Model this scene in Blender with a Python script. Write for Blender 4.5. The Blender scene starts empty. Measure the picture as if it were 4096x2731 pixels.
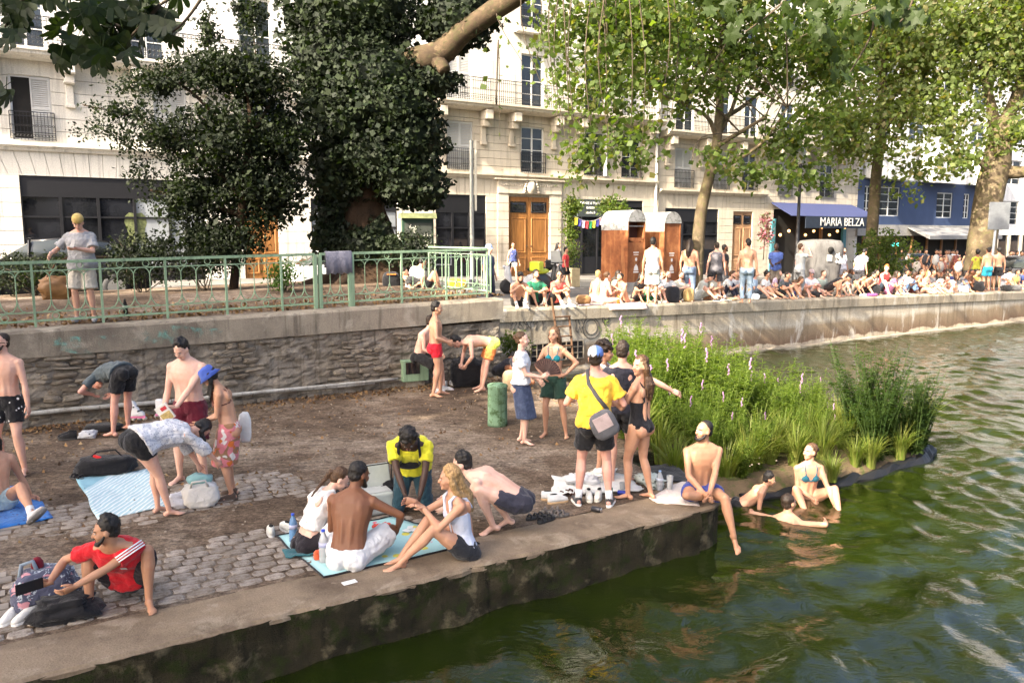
import bpy, math, random
import numpy as np
from mathutils import Vector, Matrix, noise as mnoise
random.seed(7); rng = np.random.default_rng(7)
scene = bpy.context.scene
COL = scene.collection
R = math.radians

# ------------------------------------------------------------ camera
CAMZ = 3.6
PITCH = math.atan(425.5 / 3186.0)
cd = bpy.data.cameras.new('camera'); cam = bpy.data.objects.new('camera', cd); COL.objects.link(cam)
cd.sensor_width = 36.0; cd.lens = 36.0 * 3186 / 4096; cd.clip_start = 0.1; cd.clip_end = 800
cam.location = (0, 0, CAMZ); cam.rotation_euler = (math.pi / 2 - PITCH, 0, 0)
scene.camera = cam

# ------------------------------------------------------------ sky, sun, exposure
SUN = Vector((-0.62, -0.60, 0.60)).normalized()        # direction towards the sun
wd = bpy.data.worlds.new('World'); scene.world = wd; wd.use_nodes = True
wn = wd.node_tree.nodes; wl = wd.node_tree.links
sky = wn.new('ShaderNodeTexSky'); sky.sky_type = 'NISHITA'; sky.sun_disc = False
sky.sun_elevation = math.asin(SUN.z); sky.sun_rotation = math.atan2(SUN.x, SUN.y)
sky.air_density = 0.7; sky.dust_density = 7.0; sky.ozone_density = 0.6
bg = wn['Background']; bg.inputs['Strength'].default_value = 0.135
wl.new(sky.outputs[0], bg.inputs['Color'])
sd = bpy.data.lights.new('sun', 'SUN'); sun = bpy.data.objects.new('sun', sd); COL.objects.link(sun)
sd.energy = 4.0; sd.angle = R(0.6); sd.color = (1.0, 0.88, 0.70)
sun.rotation_euler = SUN.to_track_quat('Z', 'Y').to_euler()
vs = scene.view_settings
vs.view_transform = 'Standard'; vs.look = 'None'; vs.gamma = 1.0; vs.use_curve_mapping = False
vs.exposure = 2.3
scene.cycles.max_bounces = 6; scene.cycles.diffuse_bounces = 3; scene.cycles.glossy_bounces = 3
scene.cycles.transmission_bounces = 4; scene.cycles.transparent_max_bounces = 8
scene.cycles.caustics_reflective = False; scene.cycles.caustics_refractive = False

# ------------------------------------------------------------ frames and measuring
CA, SA = math.cos(R(32)), math.sin(R(32))
ROT = R(32)
def W(s, n, z=0.0):
    "canal frame (s along the quay, n away from the canal) to world"
    return Vector((s * CA - n * SA, s * SA + n * CA, z))
def SN(p):
    return (p.x * CA + p.y * SA, -p.x * SA + p.y * CA)
def ray(x, y):
    a, b = (x - 2048) / 3186, (1365.5 - y) / 3186
    return Vector((a, math.cos(PITCH) + b * math.sin(PITCH), -math.sin(PITCH) + b * math.cos(PITCH)))
def G(x, y, z=0.5):
    "point of the level z seen at photograph position x, y"
    d = ray(x, y); t = (z - CAMZ) / d.z
    return Vector((d.x * t, d.y * t, z))
def D(x, y, Y):
    d = ray(x, y); t = Y / d.y
    return Vector((d.x * t, Y, CAMZ + d.z * t))
def FS(x, y, n=33.85):
    "s and z on the facade plane"
    d = ray(x, y); t = n / (-d.x * SA + d.y * CA)
    return (d.x * CA + d.y * SA) * t, CAMZ + d.z * t
def street_z(s):
    return 1.8 - 0.02 * max(0.0, s - 8.0)
QZ, GZ = 0.5, 2.13

# ------------------------------------------------------------ mesh helpers
class MB:
    def __init__(self): self.v = []; self.f = []; self.m = []; self.cur = 0
    def add(self, vs, fs, m=None):
        o = len(self.v); self.v += [tuple(p) for p in vs]
        self.f += [tuple(i + o for i in f) for f in fs]; self.m += [self.cur if m is None else m] * len(fs)
        return self
    def box(self, a, b, m=None):
        x0, y0, z0 = a; x1, y1, z1 = b
        vs = [(x0, y0, z0), (x1, y0, z0), (x1, y1, z0), (x0, y1, z0), (x0, y0, z1), (x1, y0, z1), (x1, y1, z1), (x0, y1, z1)]
        return self.add(vs, [(0, 3, 2, 1), (4, 5, 6, 7), (0, 1, 5, 4), (1, 2, 6, 5), (2, 3, 7, 6), (3, 0, 4, 7)], m)
    def boxc(self, c, s, M=None, m=None):
        x, y, z = s[0] / 2, s[1] / 2, s[2] / 2; c = Vector(c)
        vs = [Vector(p) for p in [(-x, -y, -z), (x, -y, -z), (x, y, -z), (-x, y, -z), (-x, -y, z), (x, -y, z), (x, y, z), (-x, y, z)]]
        if M is not None: vs = [M @ p for p in vs]
        return self.add([c + p for p in vs], [(0, 3, 2, 1), (4, 5, 6, 7), (0, 1, 5, 4), (1, 2, 6, 5), (2, 3, 7, 6), (3, 0, 4, 7)], m)
    def prism(self, poly, z0, z1, m=None):
        n = len(poly)
        vs = [(p[0], p[1], z0) for p in poly] + [(p[0], p[1], z1) for p in poly]
        fs = [tuple(range(n - 1, -1, -1)), tuple(range(n, 2 * n))] + [(i, (i + 1) % n, n + (i + 1) % n, n + i) for i in range(n)]
        return self.add(vs, fs, m)
    def loft(self, rings, cap=True, m=None):
        k = len(rings[0]); vs = [p for r in rings for p in r]; fs = []
        for i in range(len(rings) - 1):
            for j in range(k):
                fs.append((i * k + j, i * k + (j + 1) % k, (i + 1) * k + (j + 1) % k, (i + 1) * k + j))
        if cap:
            fs.append(tuple(range(k - 1, -1, -1))); o = (len(rings) - 1) * k; fs.append(tuple(o + j for j in range(k)))
        return self.add(vs, fs, m)
    def tube(self, path, radii, seg=6, m=None, cap=True):
        path = [Vector(p) for p in path]
        if not hasattr(radii, '__len__'): radii = [radii] * len(path)
        rings = []; prev = None
        for i, p in enumerate(path):
            t = (path[min(i + 1, len(path) - 1)] - path[max(i - 1, 0)])
            t = t.normalized() if t.length > 1e-9 else Vector((0, 0, 1))
            if prev is None:
                u = Vector((0, 0, 1)) if abs(t.z) < 0.9 else Vector((1, 0, 0))
            else: u = prev
            u = (u - t * u.dot(t))
            u = u.normalized() if u.length > 1e-6 else t.orthogonal().normalized()
            w = t.cross(u); prev = u
            rings.append([p + (u * math.cos(a) + w * math.sin(a)) * radii[i] for a in [2 * math.pi * j / seg for j in range(seg)]])
        return self.loft(rings, cap, m)
    def lathe(self, prof, o=(0, 0, 0), seg=16, m=None, axis=None):
        o = Vector(o); M = axis or Matrix.Identity(3)
        rings = [[o + M @ Vector((r * math.cos(2 * math.pi * j / seg), r * math.sin(2 * math.pi * j / seg), z)) for j in range(seg)] for r, z in prof]
        return self.loft(rings, True, m)
    def ell(self, c, r, M=None, seg=10, rings=6, m=None):
        c = Vector(c)
        if not hasattr(r, '__len__'): r = (r, r, r)
        vs = []; fs = []
        def put(p):
            p = Vector((p[0] * r[0], p[1] * r[1], p[2] * r[2]))
            if M is not None: p = M @ p
            vs.append(c + p)
        put((0, 0, -1))
        for i in range(1, rings):
            a = -math.pi / 2 + math.pi * i / rings
            for j in range(seg):
                b = 2 * math.pi * j / seg
                put((math.cos(a) * math.cos(b), math.cos(a) * math.sin(b), math.sin(a)))
        put((0, 0, 1)); top = len(vs) - 1
        for j in range(seg):
            fs.append((0, 1 + (j + 1) % seg, 1 + j))
            fs.append((top, top - seg + j, top - seg + (j + 1) % seg))
        for i in range(rings - 2):
            for j in range(seg):
                a = 1 + i * seg
                fs.append((a + j, a + (j + 1) % seg, a + seg + (j + 1) % seg, a + seg + j))
        return self.add(vs, fs, m)
    def cone(self, a, b, ra, rb, seg=10, m=None):
        "round-ended tapered limb"
        a, b = Vector(a), Vector(b); t = b - a
        if t.length < 1e-6: return self.ell(a, ra)
        t.normalize(); path = []; rad = []
        for k in (0.15, 0.5, 0.8): path.append(a - t * ra * math.cos(k * math.pi / 2)); rad.append(ra * math.sin(k * math.pi / 2))
        path += [a, b]; rad += [ra, rb]
        for k in (0.8, 0.5, 0.15): path.append(b + t * rb * math.cos(k * math.pi / 2)); rad.append(rb * math.sin(k * math.pi / 2))
        return self.tube(path, rad, seg, m)
    def xf(self, fn): self.v = [tuple(fn(Vector(p))) for p in self.v]; return self
    def sn(self):
        self.v = [(x * CA - y * SA, x * SA + y * CA, z) for x, y, z in self.v]; return self
    def mesh(self, name, mats, smooth=False):
        me = bpy.data.meshes.new(name); me.from_pydata(self.v, [], self.f)
        for mt in (mats if isinstance(mats, (list, tuple)) else [mats]): me.materials.append(mt)
        if isinstance(mats, (list, tuple)) and len(mats) > 1: me.polygons.foreach_set('material_index', self.m)
        if smooth: me.polygons.foreach_set('use_smooth', [True] * len(me.polygons))
        me.update(); return me
    def build(self, name, mats, parent=None, smooth=False, **kw):
        return link(name, self.mesh(name, mats, smooth), parent, **kw)

def link(name, data, parent=None, label=None, cat=None, group=None, kind=None, loc=None, rz=None):
    o = bpy.data.objects.new(name, data); COL.objects.link(o)
    if loc is not None: o.location = loc
    if rz is not None: o.rotation_euler = (0, 0, rz)
    if parent is not None: o.parent = parent
    if label: o['label'] = label
    if cat: o['category'] = cat
    if group: o['group'] = group
    if kind: o['kind'] = kind
    return o
def thing(name, label, cat, loc=(0, 0, 0), rz=0.0, group=None, kind=None):
    return link(name, None, None, label, cat, group, kind, loc, rz)
def copy_tree(o, parent=None):
    c = o.copy(); COL.objects.link(c); c.parent = parent
    for ch in o.children: copy_tree(ch, c)
    return c
def np_mesh(name, V, F, mat, smooth=False):
    V = np.asarray(V, dtype=np.float32); F = np.asarray(F, dtype=np.int32); k = F.shape[1]
    me = bpy.data.meshes.new(name); me.vertices.add(len(V)); me.vertices.foreach_set('co', V.ravel())
    me.loops.add(F.size); me.loops.foreach_set('vertex_index', F.ravel())
    me.polygons.add(len(F)); me.polygons.foreach_set('loop_start', np.arange(0, F.size, k, dtype=np.int32))
    if smooth: me.polygons.foreach_set('use_smooth', np.ones(len(F), dtype=bool))
    me.materials.append(mat); me.update(calc_edges=True); return me
def bevel(o, w=0.01, seg=2):
    b = o.modifiers.new('bevel', 'BEVEL'); b.width = w; b.segments = seg; b.limit_method = 'ANGLE'; return o

# ------------------------------------------------------------ materials
MC = {}
class NT:
    def __init__(self, name):
        self.mat = bpy.data.materials.new(name); self.mat.use_nodes = True
        self.n = self.mat.node_tree.nodes; self.l = self.mat.node_tree.links
        self.b = self.n['Principled BSDF']; self.out = self.n['Material Output']
        self.co = self.n.new('ShaderNodeTexCoord'); self.geo = None
    def coord(self, kind='Object', scale=(1, 1, 1), rot=0.0):
        mp = self.n.new('ShaderNodeMapping'); mp.inputs['Scale'].default_value = scale; mp.inputs['Rotation'].default_value = (0, 0, rot)
        self.l.new(self.co.outputs[kind], mp.inputs['Vector']); return mp.outputs[0]
    def noise(self, vec, scale, detail=4, rough=0.55, dist=0.0):
        t = self.n.new('ShaderNodeTexNoise'); t.inputs['Scale'].default_value = scale; t.inputs['Detail'].default_value = detail
        t.inputs['Roughness'].default_value = rough; t.inputs['Distortion'].default_value = dist
        self.l.new(vec, t.inputs['Vector']); return t.outputs['Fac']
    def voro(self, vec, scale, feature='F1', out='Distance'):
        t = self.n.new('ShaderNodeTexVoronoi'); t.feature = feature; t.inputs['Scale'].default_value = scale
        self.l.new(vec, t.inputs['Vector']); return t.outputs[out]
    def ramp(self, fac, stops, interp='LINEAR'):
        r = self.n.new('ShaderNodeValToRGB'); e = r.color_ramp.elements; r.color_ramp.interpolation = interp
        while len(e) < len(stops): e.new(0.5)
        for i, (p, c) in enumerate(stops):
            e[i].position = p
            c = (c, c, c) if not hasattr(c, '__len__') else c
            e[i].color = (c[0], c[1], c[2], 1)
        self.l.new(fac, r.inputs['Fac']); return r.outputs['Color']
    def mix(self, a, b, fac, mode='MIX'):
        m = self.n.new('ShaderNodeMix'); m.data_type = 'RGBA'; m.blend_type = mode
        for sock, val in ((m.inputs[6], a), (m.inputs[7], b), (m.inputs[0], fac)):
            if hasattr(val, 'is_output') or isinstance(val, bpy.types.NodeSocket): self.l.new(val, sock)
            elif hasattr(val, '__len__'): sock.default_value = (val[0], val[1], val[2], 1)
            else: sock.default_value = val
        return m.outputs[2]
    def math(self, op, a, b=0.0):
        m = self.n.new('ShaderNodeMath'); m.operation = op
        for i, val in enumerate((a, b)):
            if isinstance(val, bpy.types.NodeSocket): self.l.new(val, m.inputs[i])
            else: m.inputs[i].default_value = val
        return m.outputs[0]
    def xyz(self, kind='Object'):
        s = self.n.new('ShaderNodeSeparateXYZ'); self.l.new(self.co.outputs[kind], s.inputs[0]); return s.outputs
    def island(self):
        g = self.n.new('ShaderNodeNewGeometry'); return g.outputs['Random Per Island']
    def objrand(self):
        g = self.n.new('ShaderNodeObjectInfo'); return g.outputs['Random']
    def bump(self, h, strength=0.3, dist=0.02):
        b = self.n.new('ShaderNodeBump'); b.inputs['Strength'].default_value = strength; b.inputs['Distance'].default_value = dist
        self.l.new(h, b.inputs['Height']); self.l.new(b.outputs[0], self.b.inputs['Normal']); return self
    def set(self, color=None, rough=None, metal=None, spec=None, **kw):
        for key, val in (('Base Color', color), ('Roughness', rough), ('Metallic', metal), ('Specular IOR Level', spec)):
            if val is None: continue
            if isinstance(val, bpy.types.NodeSocket): self.l.new(val, self.b.inputs[key])
            elif hasattr(val, '__len__'): self.b.inputs[key].default_value = (val[0], val[1], val[2], 1)
            else: self.b.inputs[key].default_value = val
        return self

def M_plain(name, col, rough=0.6, metal=0.0, var=0.18, scale=6.0, bumpk=0.0, spec=0.4):
    key = ('plain', name)
    if key in MC: return MC[key]
    t = NT(name); v = t.coord()
    nz = t.noise(v, scale, 5, 0.6)
    c = t.ramp(nz, [(0.25, [k * (1 - var) for k in col]), (0.75, [min(1, k * (1 + var)) for k in col])])
    t.set(c, rough, metal, spec)
    if bumpk: t.bump(t.noise(v, scale * 6, 4), bumpk, 0.02)
    MC[key] = t.mat; return t.mat

def M_stain(name, base, dark, streak=True, scale=1.0, moss=None, bumpk=0.4, patch=None, lo=0.35, hi=0.7, crack=False):
    "weathered masonry: blotches, vertical streaks, grain"
    t = NT(name); v = t.coord()
    big = t.noise(v, 0.9 * scale, 6, 0.65)
    c = t.ramp(big, [(lo, dark), (hi, base)])
    if streak:
        vs_ = t.coord('Object', (6 * scale, 6 * scale, 0.35 * scale))
        st = t.noise(vs_, 1.0, 5, 0.65)
        c = t.mix(c, [k * 0.45 for k in dark], t.ramp(st, [(0.52, 0.0), (0.74, 0.85)]))
    if patch:
        pn = t.noise(v, 2.1 * scale, 4, 0.6, 0.4)
        c = t.mix(c, patch, t.ramp(pn, [(0.55, 0.0), (0.68, 0.8)]))
    if moss:
        mn = t.noise(v, 2.7 * scale, 6, 0.7)
        c = t.mix(c, moss, t.ramp(mn, [(0.5, 0.0), (0.62, 0.9)]))
    fine = t.noise(v, 38 * scale, 4, 0.6)
    c = t.mix(c, t.ramp(fine, [(0.25, 0.55), (0.75, 1.25)]), 0.55, 'MULTIPLY')
    if crack:
        cr = t.voro(v, 1.6, 'DISTANCE_TO_EDGE')
        c = t.mix(c, [0.02, 0.018, 0.015], t.ramp(cr, [(0.0, 0.85), (0.012, 0.0)]))
    t.set(c, 0.9, 0, 0.2); t.bump(t.mix(fine, big, 0.4), bumpk, 0.03)
    return t.mat

def M_leaf(name, cols, trans=0.45, rough=0.5, objr=False):
    t = NT(name)
    r = t.island()
    c = t.ramp(r, [(i / max(1, len(cols) - 1), k) for i, k in enumerate(cols)])
    v = t.coord(); c = t.mix(c, t.ramp(t.noise(v, 0.7, 3), [(0.3, 0.65), (0.7, 1.3)]), 1.0, 'MULTIPLY')
    t.set(c, rough, 0, 0.35)
    tr = t.n.new('ShaderNodeBsdfTranslucent'); ms = t.n.new('ShaderNodeMixShader')
    tc = t.mix(c, [1.25, 1.3, 0.35], 1.0, 'MULTIPLY')
    t.l.new(tc, tr.inputs['Color']); ms.inputs[0].default_value = trans
    t.l.new(t.b.outputs[0], ms.inputs[1]); t.l.new(tr.outputs[0], ms.inputs[2]); t.l.new(ms.outputs[0], t.out.inputs['Surface'])
    return t.mat

def M_glass(name, col=(0.02, 0.025, 0.03), rough=0.06):
    key = ('glass', name)
    if key in MC: return MC[key]
    t = NT(name); v = t.coord()
    t.set(t.ramp(t.noise(v, 0.8, 3), [(0.3, [k * 0.5 for k in col]), (0.7, [k * 1.8 for k in col])]), rough, 0, 0.7)
    MC[key] = t.mat; return t.mat
# ============================================================ setting materials
m_dirt = NT('dirt'); v = m_dirt.coord()
c = m_dirt.ramp(m_dirt.noise(v, 0.55, 6, 0.7), [(0.34, (0.07, 0.048, 0.033)), (0.5, (0.16, 0.115, 0.08)), (0.64, (0.29, 0.23, 0.175))])
c = m_dirt.mix(c, (0.05, 0.034, 0.024), m_dirt.ramp(m_dirt.noise(v, 3.4, 7, 0.75), [(0.5, 0.0), (0.68, 0.85)]))
c = m_dirt.mix(c, m_dirt.ramp(m_dirt.noise(v, 22, 6, 0.75), [(0.32, 0.25), (0.70, 1.75)]), 0.9, 'MULTIPLY')
c = m_dirt.mix(c, m_dirt.ramp(m_dirt.noise(m_dirt.coord('Object', (1, 2.2, 1), R(-20)), 5.5, 5, 0.7), [(0.35, 0.6), (0.65, 1.25)]), 0.9, 'MULTIPLY')
c = m_dirt.mix(c, (0.36, 0.29, 0.21), m_dirt.ramp(m_dirt.noise(v, 55, 3, 0.5), [(0.66, 0.0), (0.74, 0.7)]))
m_dirt.set(c, 0.95, 0, 0.15); m_dirt.bump(m_dirt.noise(v, 16, 8, 0.75), 0.8, 0.05); m_dirt = m_dirt.mat
m_kerb = M_stain('quay_concrete', (0.25, 0.19, 0.13), (0.11, 0.08, 0.055), False, 1.6, None, 0.6, (0.32, 0.26, 0.19), 0.32, 0.62)
m_quayside = M_stain('quay_side_stone', (0.055, 0.045, 0.024), (0.010, 0.009, 0.005), True, 1.8, (0.018, 0.026, 0.004), 1.0, (0.15, 0.125, 0.075), 0.35, 0.75)
m_limb = M_stain('brown_limb_bark', (0.10, 0.07, 0.042), (0.04, 0.028, 0.018), False, 2.2, (0.06, 0.055, 0.025), 0.8, (0.17, 0.125, 0.075))
m_sett = NT('sett_stone'); v = m_sett.coord()
c = m_sett.ramp(m_sett.objrand(), [(0, (0.22, 0.185, 0.15)), (0.5, (0.29, 0.25, 0.21)), (1, (0.36, 0.31, 0.26))])
c = m_sett.mix(c, (0.13, 0.095, 0.065), m_sett.ramp(m_sett.noise(m_sett.coord('Generated'), 2.2, 6, 0.7), [(0.42, 0.0), (0.62, 0.9)]))
c = m_sett.mix(c, m_sett.ramp(m_sett.noise(m_sett.coord('Generated'), 14, 4, 0.7), [(0.3, 0.6), (0.7, 1.25)]), 0.8, 'MULTIPLY')
m_sett.set(c, 0.85, 0, 0.3); m_sett.bump(m_sett.noise(m_sett.coord('Generated'), 9, 5), 0.5, 0.02); m_sett = m_sett.mat
m_coping = M_stain('coping_concrete', (0.30, 0.26, 0.20), (0.15, 0.125, 0.10), True, 1.3, None, 0.6, (0.38, 0.34, 0.27), 0.3, 0.62)
m_mortar = M_stain('rubble_mortar', (0.33, 0.29, 0.235), (0.13, 0.11, 0.085), True, 1.6, None, 1.0, (0.075, 0.062, 0.045), 0.3, 0.65)
t = NT('rubble_stone'); v = t.coord('Object')
c = t.ramp(t.objrand(), [(0, (0.20, 0.165, 0.125)), (0.5, (0.29, 0.245, 0.19)), (1, (0.38, 0.33, 0.26))])
c = t.mix(c, (0.075, 0.062, 0.045), t.ramp(t.noise(v, 4.5, 6, 0.7), [(0.5, 0.0), (0.7, 0.85)]))
c = t.mix(c, t.ramp(t.noise(v, 30, 4, 0.7), [(0.3, 0.6), (0.7, 1.3)]), 0.7, 'MULTIPLY')
t.set(c, 0.95, 0, 0.15); t.bump(t.noise(v, 14, 6, 0.7), 0.9, 0.04); m_rubble = t.mat
# far quay wall: pale upper band, stained brown band above the waterline
t = NT('canal_wall_concrete'); v = t.coord(); z = t.xyz()[2]
hh = t.math('ADD', z, t.math('MULTIPLY', t.math('SUBTRACT', t.noise(t.coord('Object', (1, 1, 0.4)), 0.8, 5), 0.5), 0.55))
c = t.ramp(hh, [(0.10, (0.42, 0.36, 0.27)), (0.14, (0.15, 0.10, 0.065)), (0.6, (0.26, 0.20, 0.135)), (0.75, (0.42, 0.38, 0.31)), (1.0, (0.36, 0.31, 0.235))])
c = t.mix(c, (0.11, 0.085, 0.055), t.ramp(t.noise(t.coord('Object', (3.2, 3.2, 0.3)), 1.0, 6, 0.7), [(0.5, 0.0), (0.72, 0.85)]))
c = t.mix(c, (0.55, 0.52, 0.46), t.ramp(t.noise(t.coord('Object', (1.5, 1.5, 0.5)), 1.2, 5, 0.65, 0.5), [(0.56, 0.0), (0.66, 0.7)]))
c = t.mix(c, t.ramp(t.noise(v, 25, 4), [(0.25, 0.65), (0.75, 1.2)]), 0.7, 'MULTIPLY')
t.set(c, 0.9, 0, 0.2); t.bump(t.noise(v, 20, 5), 0.4, 0.02); m_canalwall = t.mat
m_pave = M_stain('pavement_asphalt', (0.21, 0.20, 0.185), (0.13, 0.12, 0.11), False, 1.0, None, 0.3)
m_road = M_stain('road_asphalt', (0.075, 0.075, 0.075), (0.045, 0.045, 0.045), False, 1.0, None, 0.3)
m_granite = M_stain('granite_kerb', (0.40, 0.38, 0.35), (0.25, 0.24, 0.22), False, 2.0)
m_stoneA = M_stain('pale_limestone', (0.70, 0.67, 0.60), (0.60, 0.57, 0.51), True, 0.7, None, 0.15, None, 0.2, 0.6)
m_stoneB = M_stain('warm_limestone', (0.60, 0.54, 0.44), (0.48, 0.42, 0.335), True, 0.8, None, 0.2, None, 0.25, 0.6)
m_plaster = M_stain('white_plaster', (0.74, 0.73, 0.71), (0.66, 0.65, 0.63), True, 0.4, None, 0.08, None, 0.2, 0.6)
m_iron = M_plain('black_ironwork', (0.018, 0.018, 0.02), 0.45, 0.2, 0.1)
m_white = M_plain('white_paint', (0.62, 0.62, 0.60), 0.5, 0, 0.06)
m_shut = M_plain('grey_shutter_paint', (0.50, 0.50, 0.48), 0.55, 0, 0.06)
m_glass = M_glass('window_glass')
m_shopframe = M_plain('dark_shop_frame', (0.010, 0.010, 0.012), 0.5, 0.1, 0.15)
m_shopglass = M_glass('shop_glass', (0.012, 0.013, 0.016), 0.03)
m_posterglass = M_plain('frosted_glass', (0.26, 0.28, 0.30), 0.35, 0, 0.25, 1.5)
m_oak = NT('oak_door'); v = m_oak.coord('Object', (14, 14, 1.2))
m_oak.set(m_oak.ramp(m_oak.noise(v, 1.0, 5, 0.6), [(0.3, (0.17, 0.07, 0.018)), (0.7, (0.34, 0.155, 0.045))]), 0.45, 0, 0.4); m_oak = m_oak.mat
t = NT('corten_steel'); v = t.coord()
c = t.ramp(t.noise(v, 1.7, 7, 0.65, 0.3), [(0.3, (0.10, 0.032, 0.014)), (0.5, (0.22, 0.078, 0.03)), (0.68, (0.36, 0.15, 0.06))])
c = t.mix(c, (0.42, 0.20, 0.085), t.ramp(t.noise(t.coord('Object', (5, 5, 0.6)), 1.0, 5), [(0.55, 0.0), (0.75, 0.7)]))
t.set(c, 0.75, 0, 0.25); m_corten = t.mat
m_zinc = M_stain('grey_dome_sheet', (0.40, 0.40, 0.39), (0.28, 0.28, 0.27), False, 1.5, (0.12, 0.12, 0.11), 0.1)
m_greenpaint = M_stain('pale_green_paint', (0.25, 0.36, 0.235), (0.19, 0.29, 0.185), True, 2.2, None, 0.1, None, 0.2, 0.55)
m_bluewall = M_plain('blue_render', (0.035, 0.058, 0.125), 0.7, 0, 0.2, 0.8)
m_awnblue = M_plain('blue_awning_cloth', (0.035, 0.045, 0.12), 0.8, 0, 0.12)
m_awngrey = M_plain('grey_awning_cloth', (0.20, 0.20, 0.20), 0.8, 0, 0.1)
m_black = M_plain('matt_black', (0.015, 0.015, 0.017), 0.7, 0, 0.2)
m_dark = M_plain('dark_interior', (0.012, 0.011, 0.010), 0.9, 0, 0.4, 1.0)
m_rust = M_plain('rusty_iron', (0.12, 0.065, 0.035), 0.8, 0.2, 0.4, 9)
m_bark = M_stain('plane_bark', (0.17, 0.13, 0.08), (0.06, 0.045, 0.03), False, 1.6, (0.10, 0.09, 0.04), 0.7, (0.25, 0.20, 0.125))
m_darkbark = M_stain('dark_bark', (0.06, 0.036, 0.02), (0.022, 0.014, 0.009), True, 1.6, None, 1.0)

# ============================================================ ground, water, quays
def gz(s): return 2.07 + 0.0155 * s
def sheet(name, s0, s1, n0, n1, zf, mat, step=1.0, nn=2, **kw):
    mb = MB(); k = max(1, int((s1 - s0) / step))
    for i in range(k + 1):
        for j in range(nn + 1):
            s = s0 + (s1 - s0) * i / k; n = n0 + (n1 - n0) * j / nn; mb.v.append(tuple(W(s, n, zf(s))))
    for i in range(k):
        for j in range(nn):
            a = i * (nn + 1) + j; mb.f.append((a, a + nn + 1, a + nn + 2, a + 1)); mb.m.append(0)
    return mb.build(name, mat, **kw)

# the canal bed and the wide ground that reaches the horizon
g = MB(); g.add([(-700, -700, -1.2), (700, -700, -1.2), (700, 700, -1.2), (-700, 700, -1.2)], [(0, 1, 2, 3)])
g.build('ground', m_dirt, kind='structure')
t = NT('canal_water'); v = t.coord('Object', (1, 1, 1), R(-25))
c = t.ramp(t.noise(t.coord(), 0.16, 4), [(0.3, (0.006, 0.011, 0.0015)), (0.7, (0.016, 0.023, 0.003))])
t.set(c, 0.02, 0, 0.5); t.b.inputs['IOR'].default_value = 1.5
vv = t.coord('Object', (1.0, 1.7, 1), R(-32))
hsum = t.math('ADD', t.math('MULTIPLY', t.noise(vv, 3.4, 4, 0.55, 0.8), 0.5), t.math('MULTIPLY', t.noise(vv, 10.0, 3, 0.5, 0.3), 0.10))
t.bump(hsum, 1.0, 0.022); m_water = t.mat
sheet('water', -45, 120, -60, 17.2, lambda s: -0.07, m_water, 20, 4, kind='structure')
ws, wn_ = np.meshgrid(np.arange(-4, 39, 0.072), np.arange(1.5, 16.99, 0.072), indexing='ij'); wz = np.zeros_like(ws); rw = np.random.default_rng(33)
warp = 0.30 * np.sin(ws * .9 + wn_ * .5) + .25 * np.sin(wn_ * 1.3 - ws * .4 + 1)
for i in range(26):
    lam = 0.26 * (1.7 / 0.26) ** (i / 25.0); th = R(-55) + rw.normal() * .7; kk = 2 * math.pi / lam
    wz += lam * .0098 * np.sin(kk * (ws * math.cos(th) + wn_ * math.sin(th) + warp * .6) + rw.uniform(0, 6.28)) * (0.55 + .45 * np.sin(.5 * ws + 1.7 * i) * np.sin(.6 * wn_ + 2 * i))
V = np.stack([ws * CA - wn_ * SA, ws * SA + wn_ * CA, wz], -1).reshape(-1, 3); nu_, nv_ = ws.shape
ii = (np.arange(nu_ - 1)[:, None] * nv_ + np.arange(nv_ - 1)[None, :]).ravel(); F = np.stack([ii, ii + nv_, ii + nv_ + 1, ii + 1], 1)
link('water_surface', np_mesh('water_surface', V, F, m_water, True), None, kind='structure')

QE = 6.28
def jag(i, k=1.0): return (mnoise.noise(Vector((i * 0.37 * k, 1.7, 0.3))) * 0.5 + mnoise.noise(Vector((i * 1.9 * k, 4.1, 0.9))) * 0.3)
edge = [(s, QE + 0.05 * jag(s) + (0.12 * max(0, jag(s * 3.1)) if 1 < s < 7 else 0)) for s in np.arange(-30, 6.35, 0.15)]
edge += [(6.6, QE + 0.02), (6.85, QE + 0.10), (7.02, QE + 0.27), (7.1, QE + 0.55), (7.12, 8.4)]
quay = MB(); poly = edge + [(9.9, 8.5), (9.9, 17.0), (-30, 17.0)]
quay.prism(poly, -1.2, QZ - 0.012)
quay_o = quay.sn().build('quay', m_quayside, kind='structure')
# dirt surface laid over the quay
qs = MB(); qs.prism([(s, n + 0.62) for s, n in edge[:-5]] + [(6.4, 7.0), (7.0, 7.9), (7.05, 8.45), (9.85, 8.55), (9.85, 17.0), (-30, 17.0)], QZ - 0.05, QZ)
qs.sn().build('dirt_surface', m_dirt, quay_o)
# concrete edge strip, one long ragged casting
mb = MB(); fr = []
for q in np.arange(-30, 6.3, .12): fr.append((q, QE - 0.02 + 0.05 * jag(q) + (0.20 * max(0, jag(q * 3.1) - 0.05) if 1 < q < 6.2 else 0), QE + .66 + .16 * jag(q * 1.3) + .05 * jag(q * 7)))
fr += [(6.45, QE, 7.15), (6.7, QE + .02, 7.25), (6.9, QE + .12, 7.4), (7.05, QE + .30, 7.5), (7.12, QE + .55, 7.55)]
rings = []
for i, (q, f_, b_) in enumerate(fr):
    z = QZ + .010 + .010 * jag(q * 2.3); rings.append([(q, f_ + .03 * jag(q * 9), QZ - .055 - .03 * jag(q * 6)), (q, f_ - .008, QZ - .025), (q, f_ + .012 + .02 * abs(jag(q * 8)), z - .006), (q, (f_ * 2 + b_) / 3, z + .004), (q, (f_ + b_ * 2) / 3, z), (q, b_, QZ - .004), (q, b_, QZ - .16)])
mb.loft(rings).sn().build('edge_slab', m_kerb, quay_o)
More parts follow.
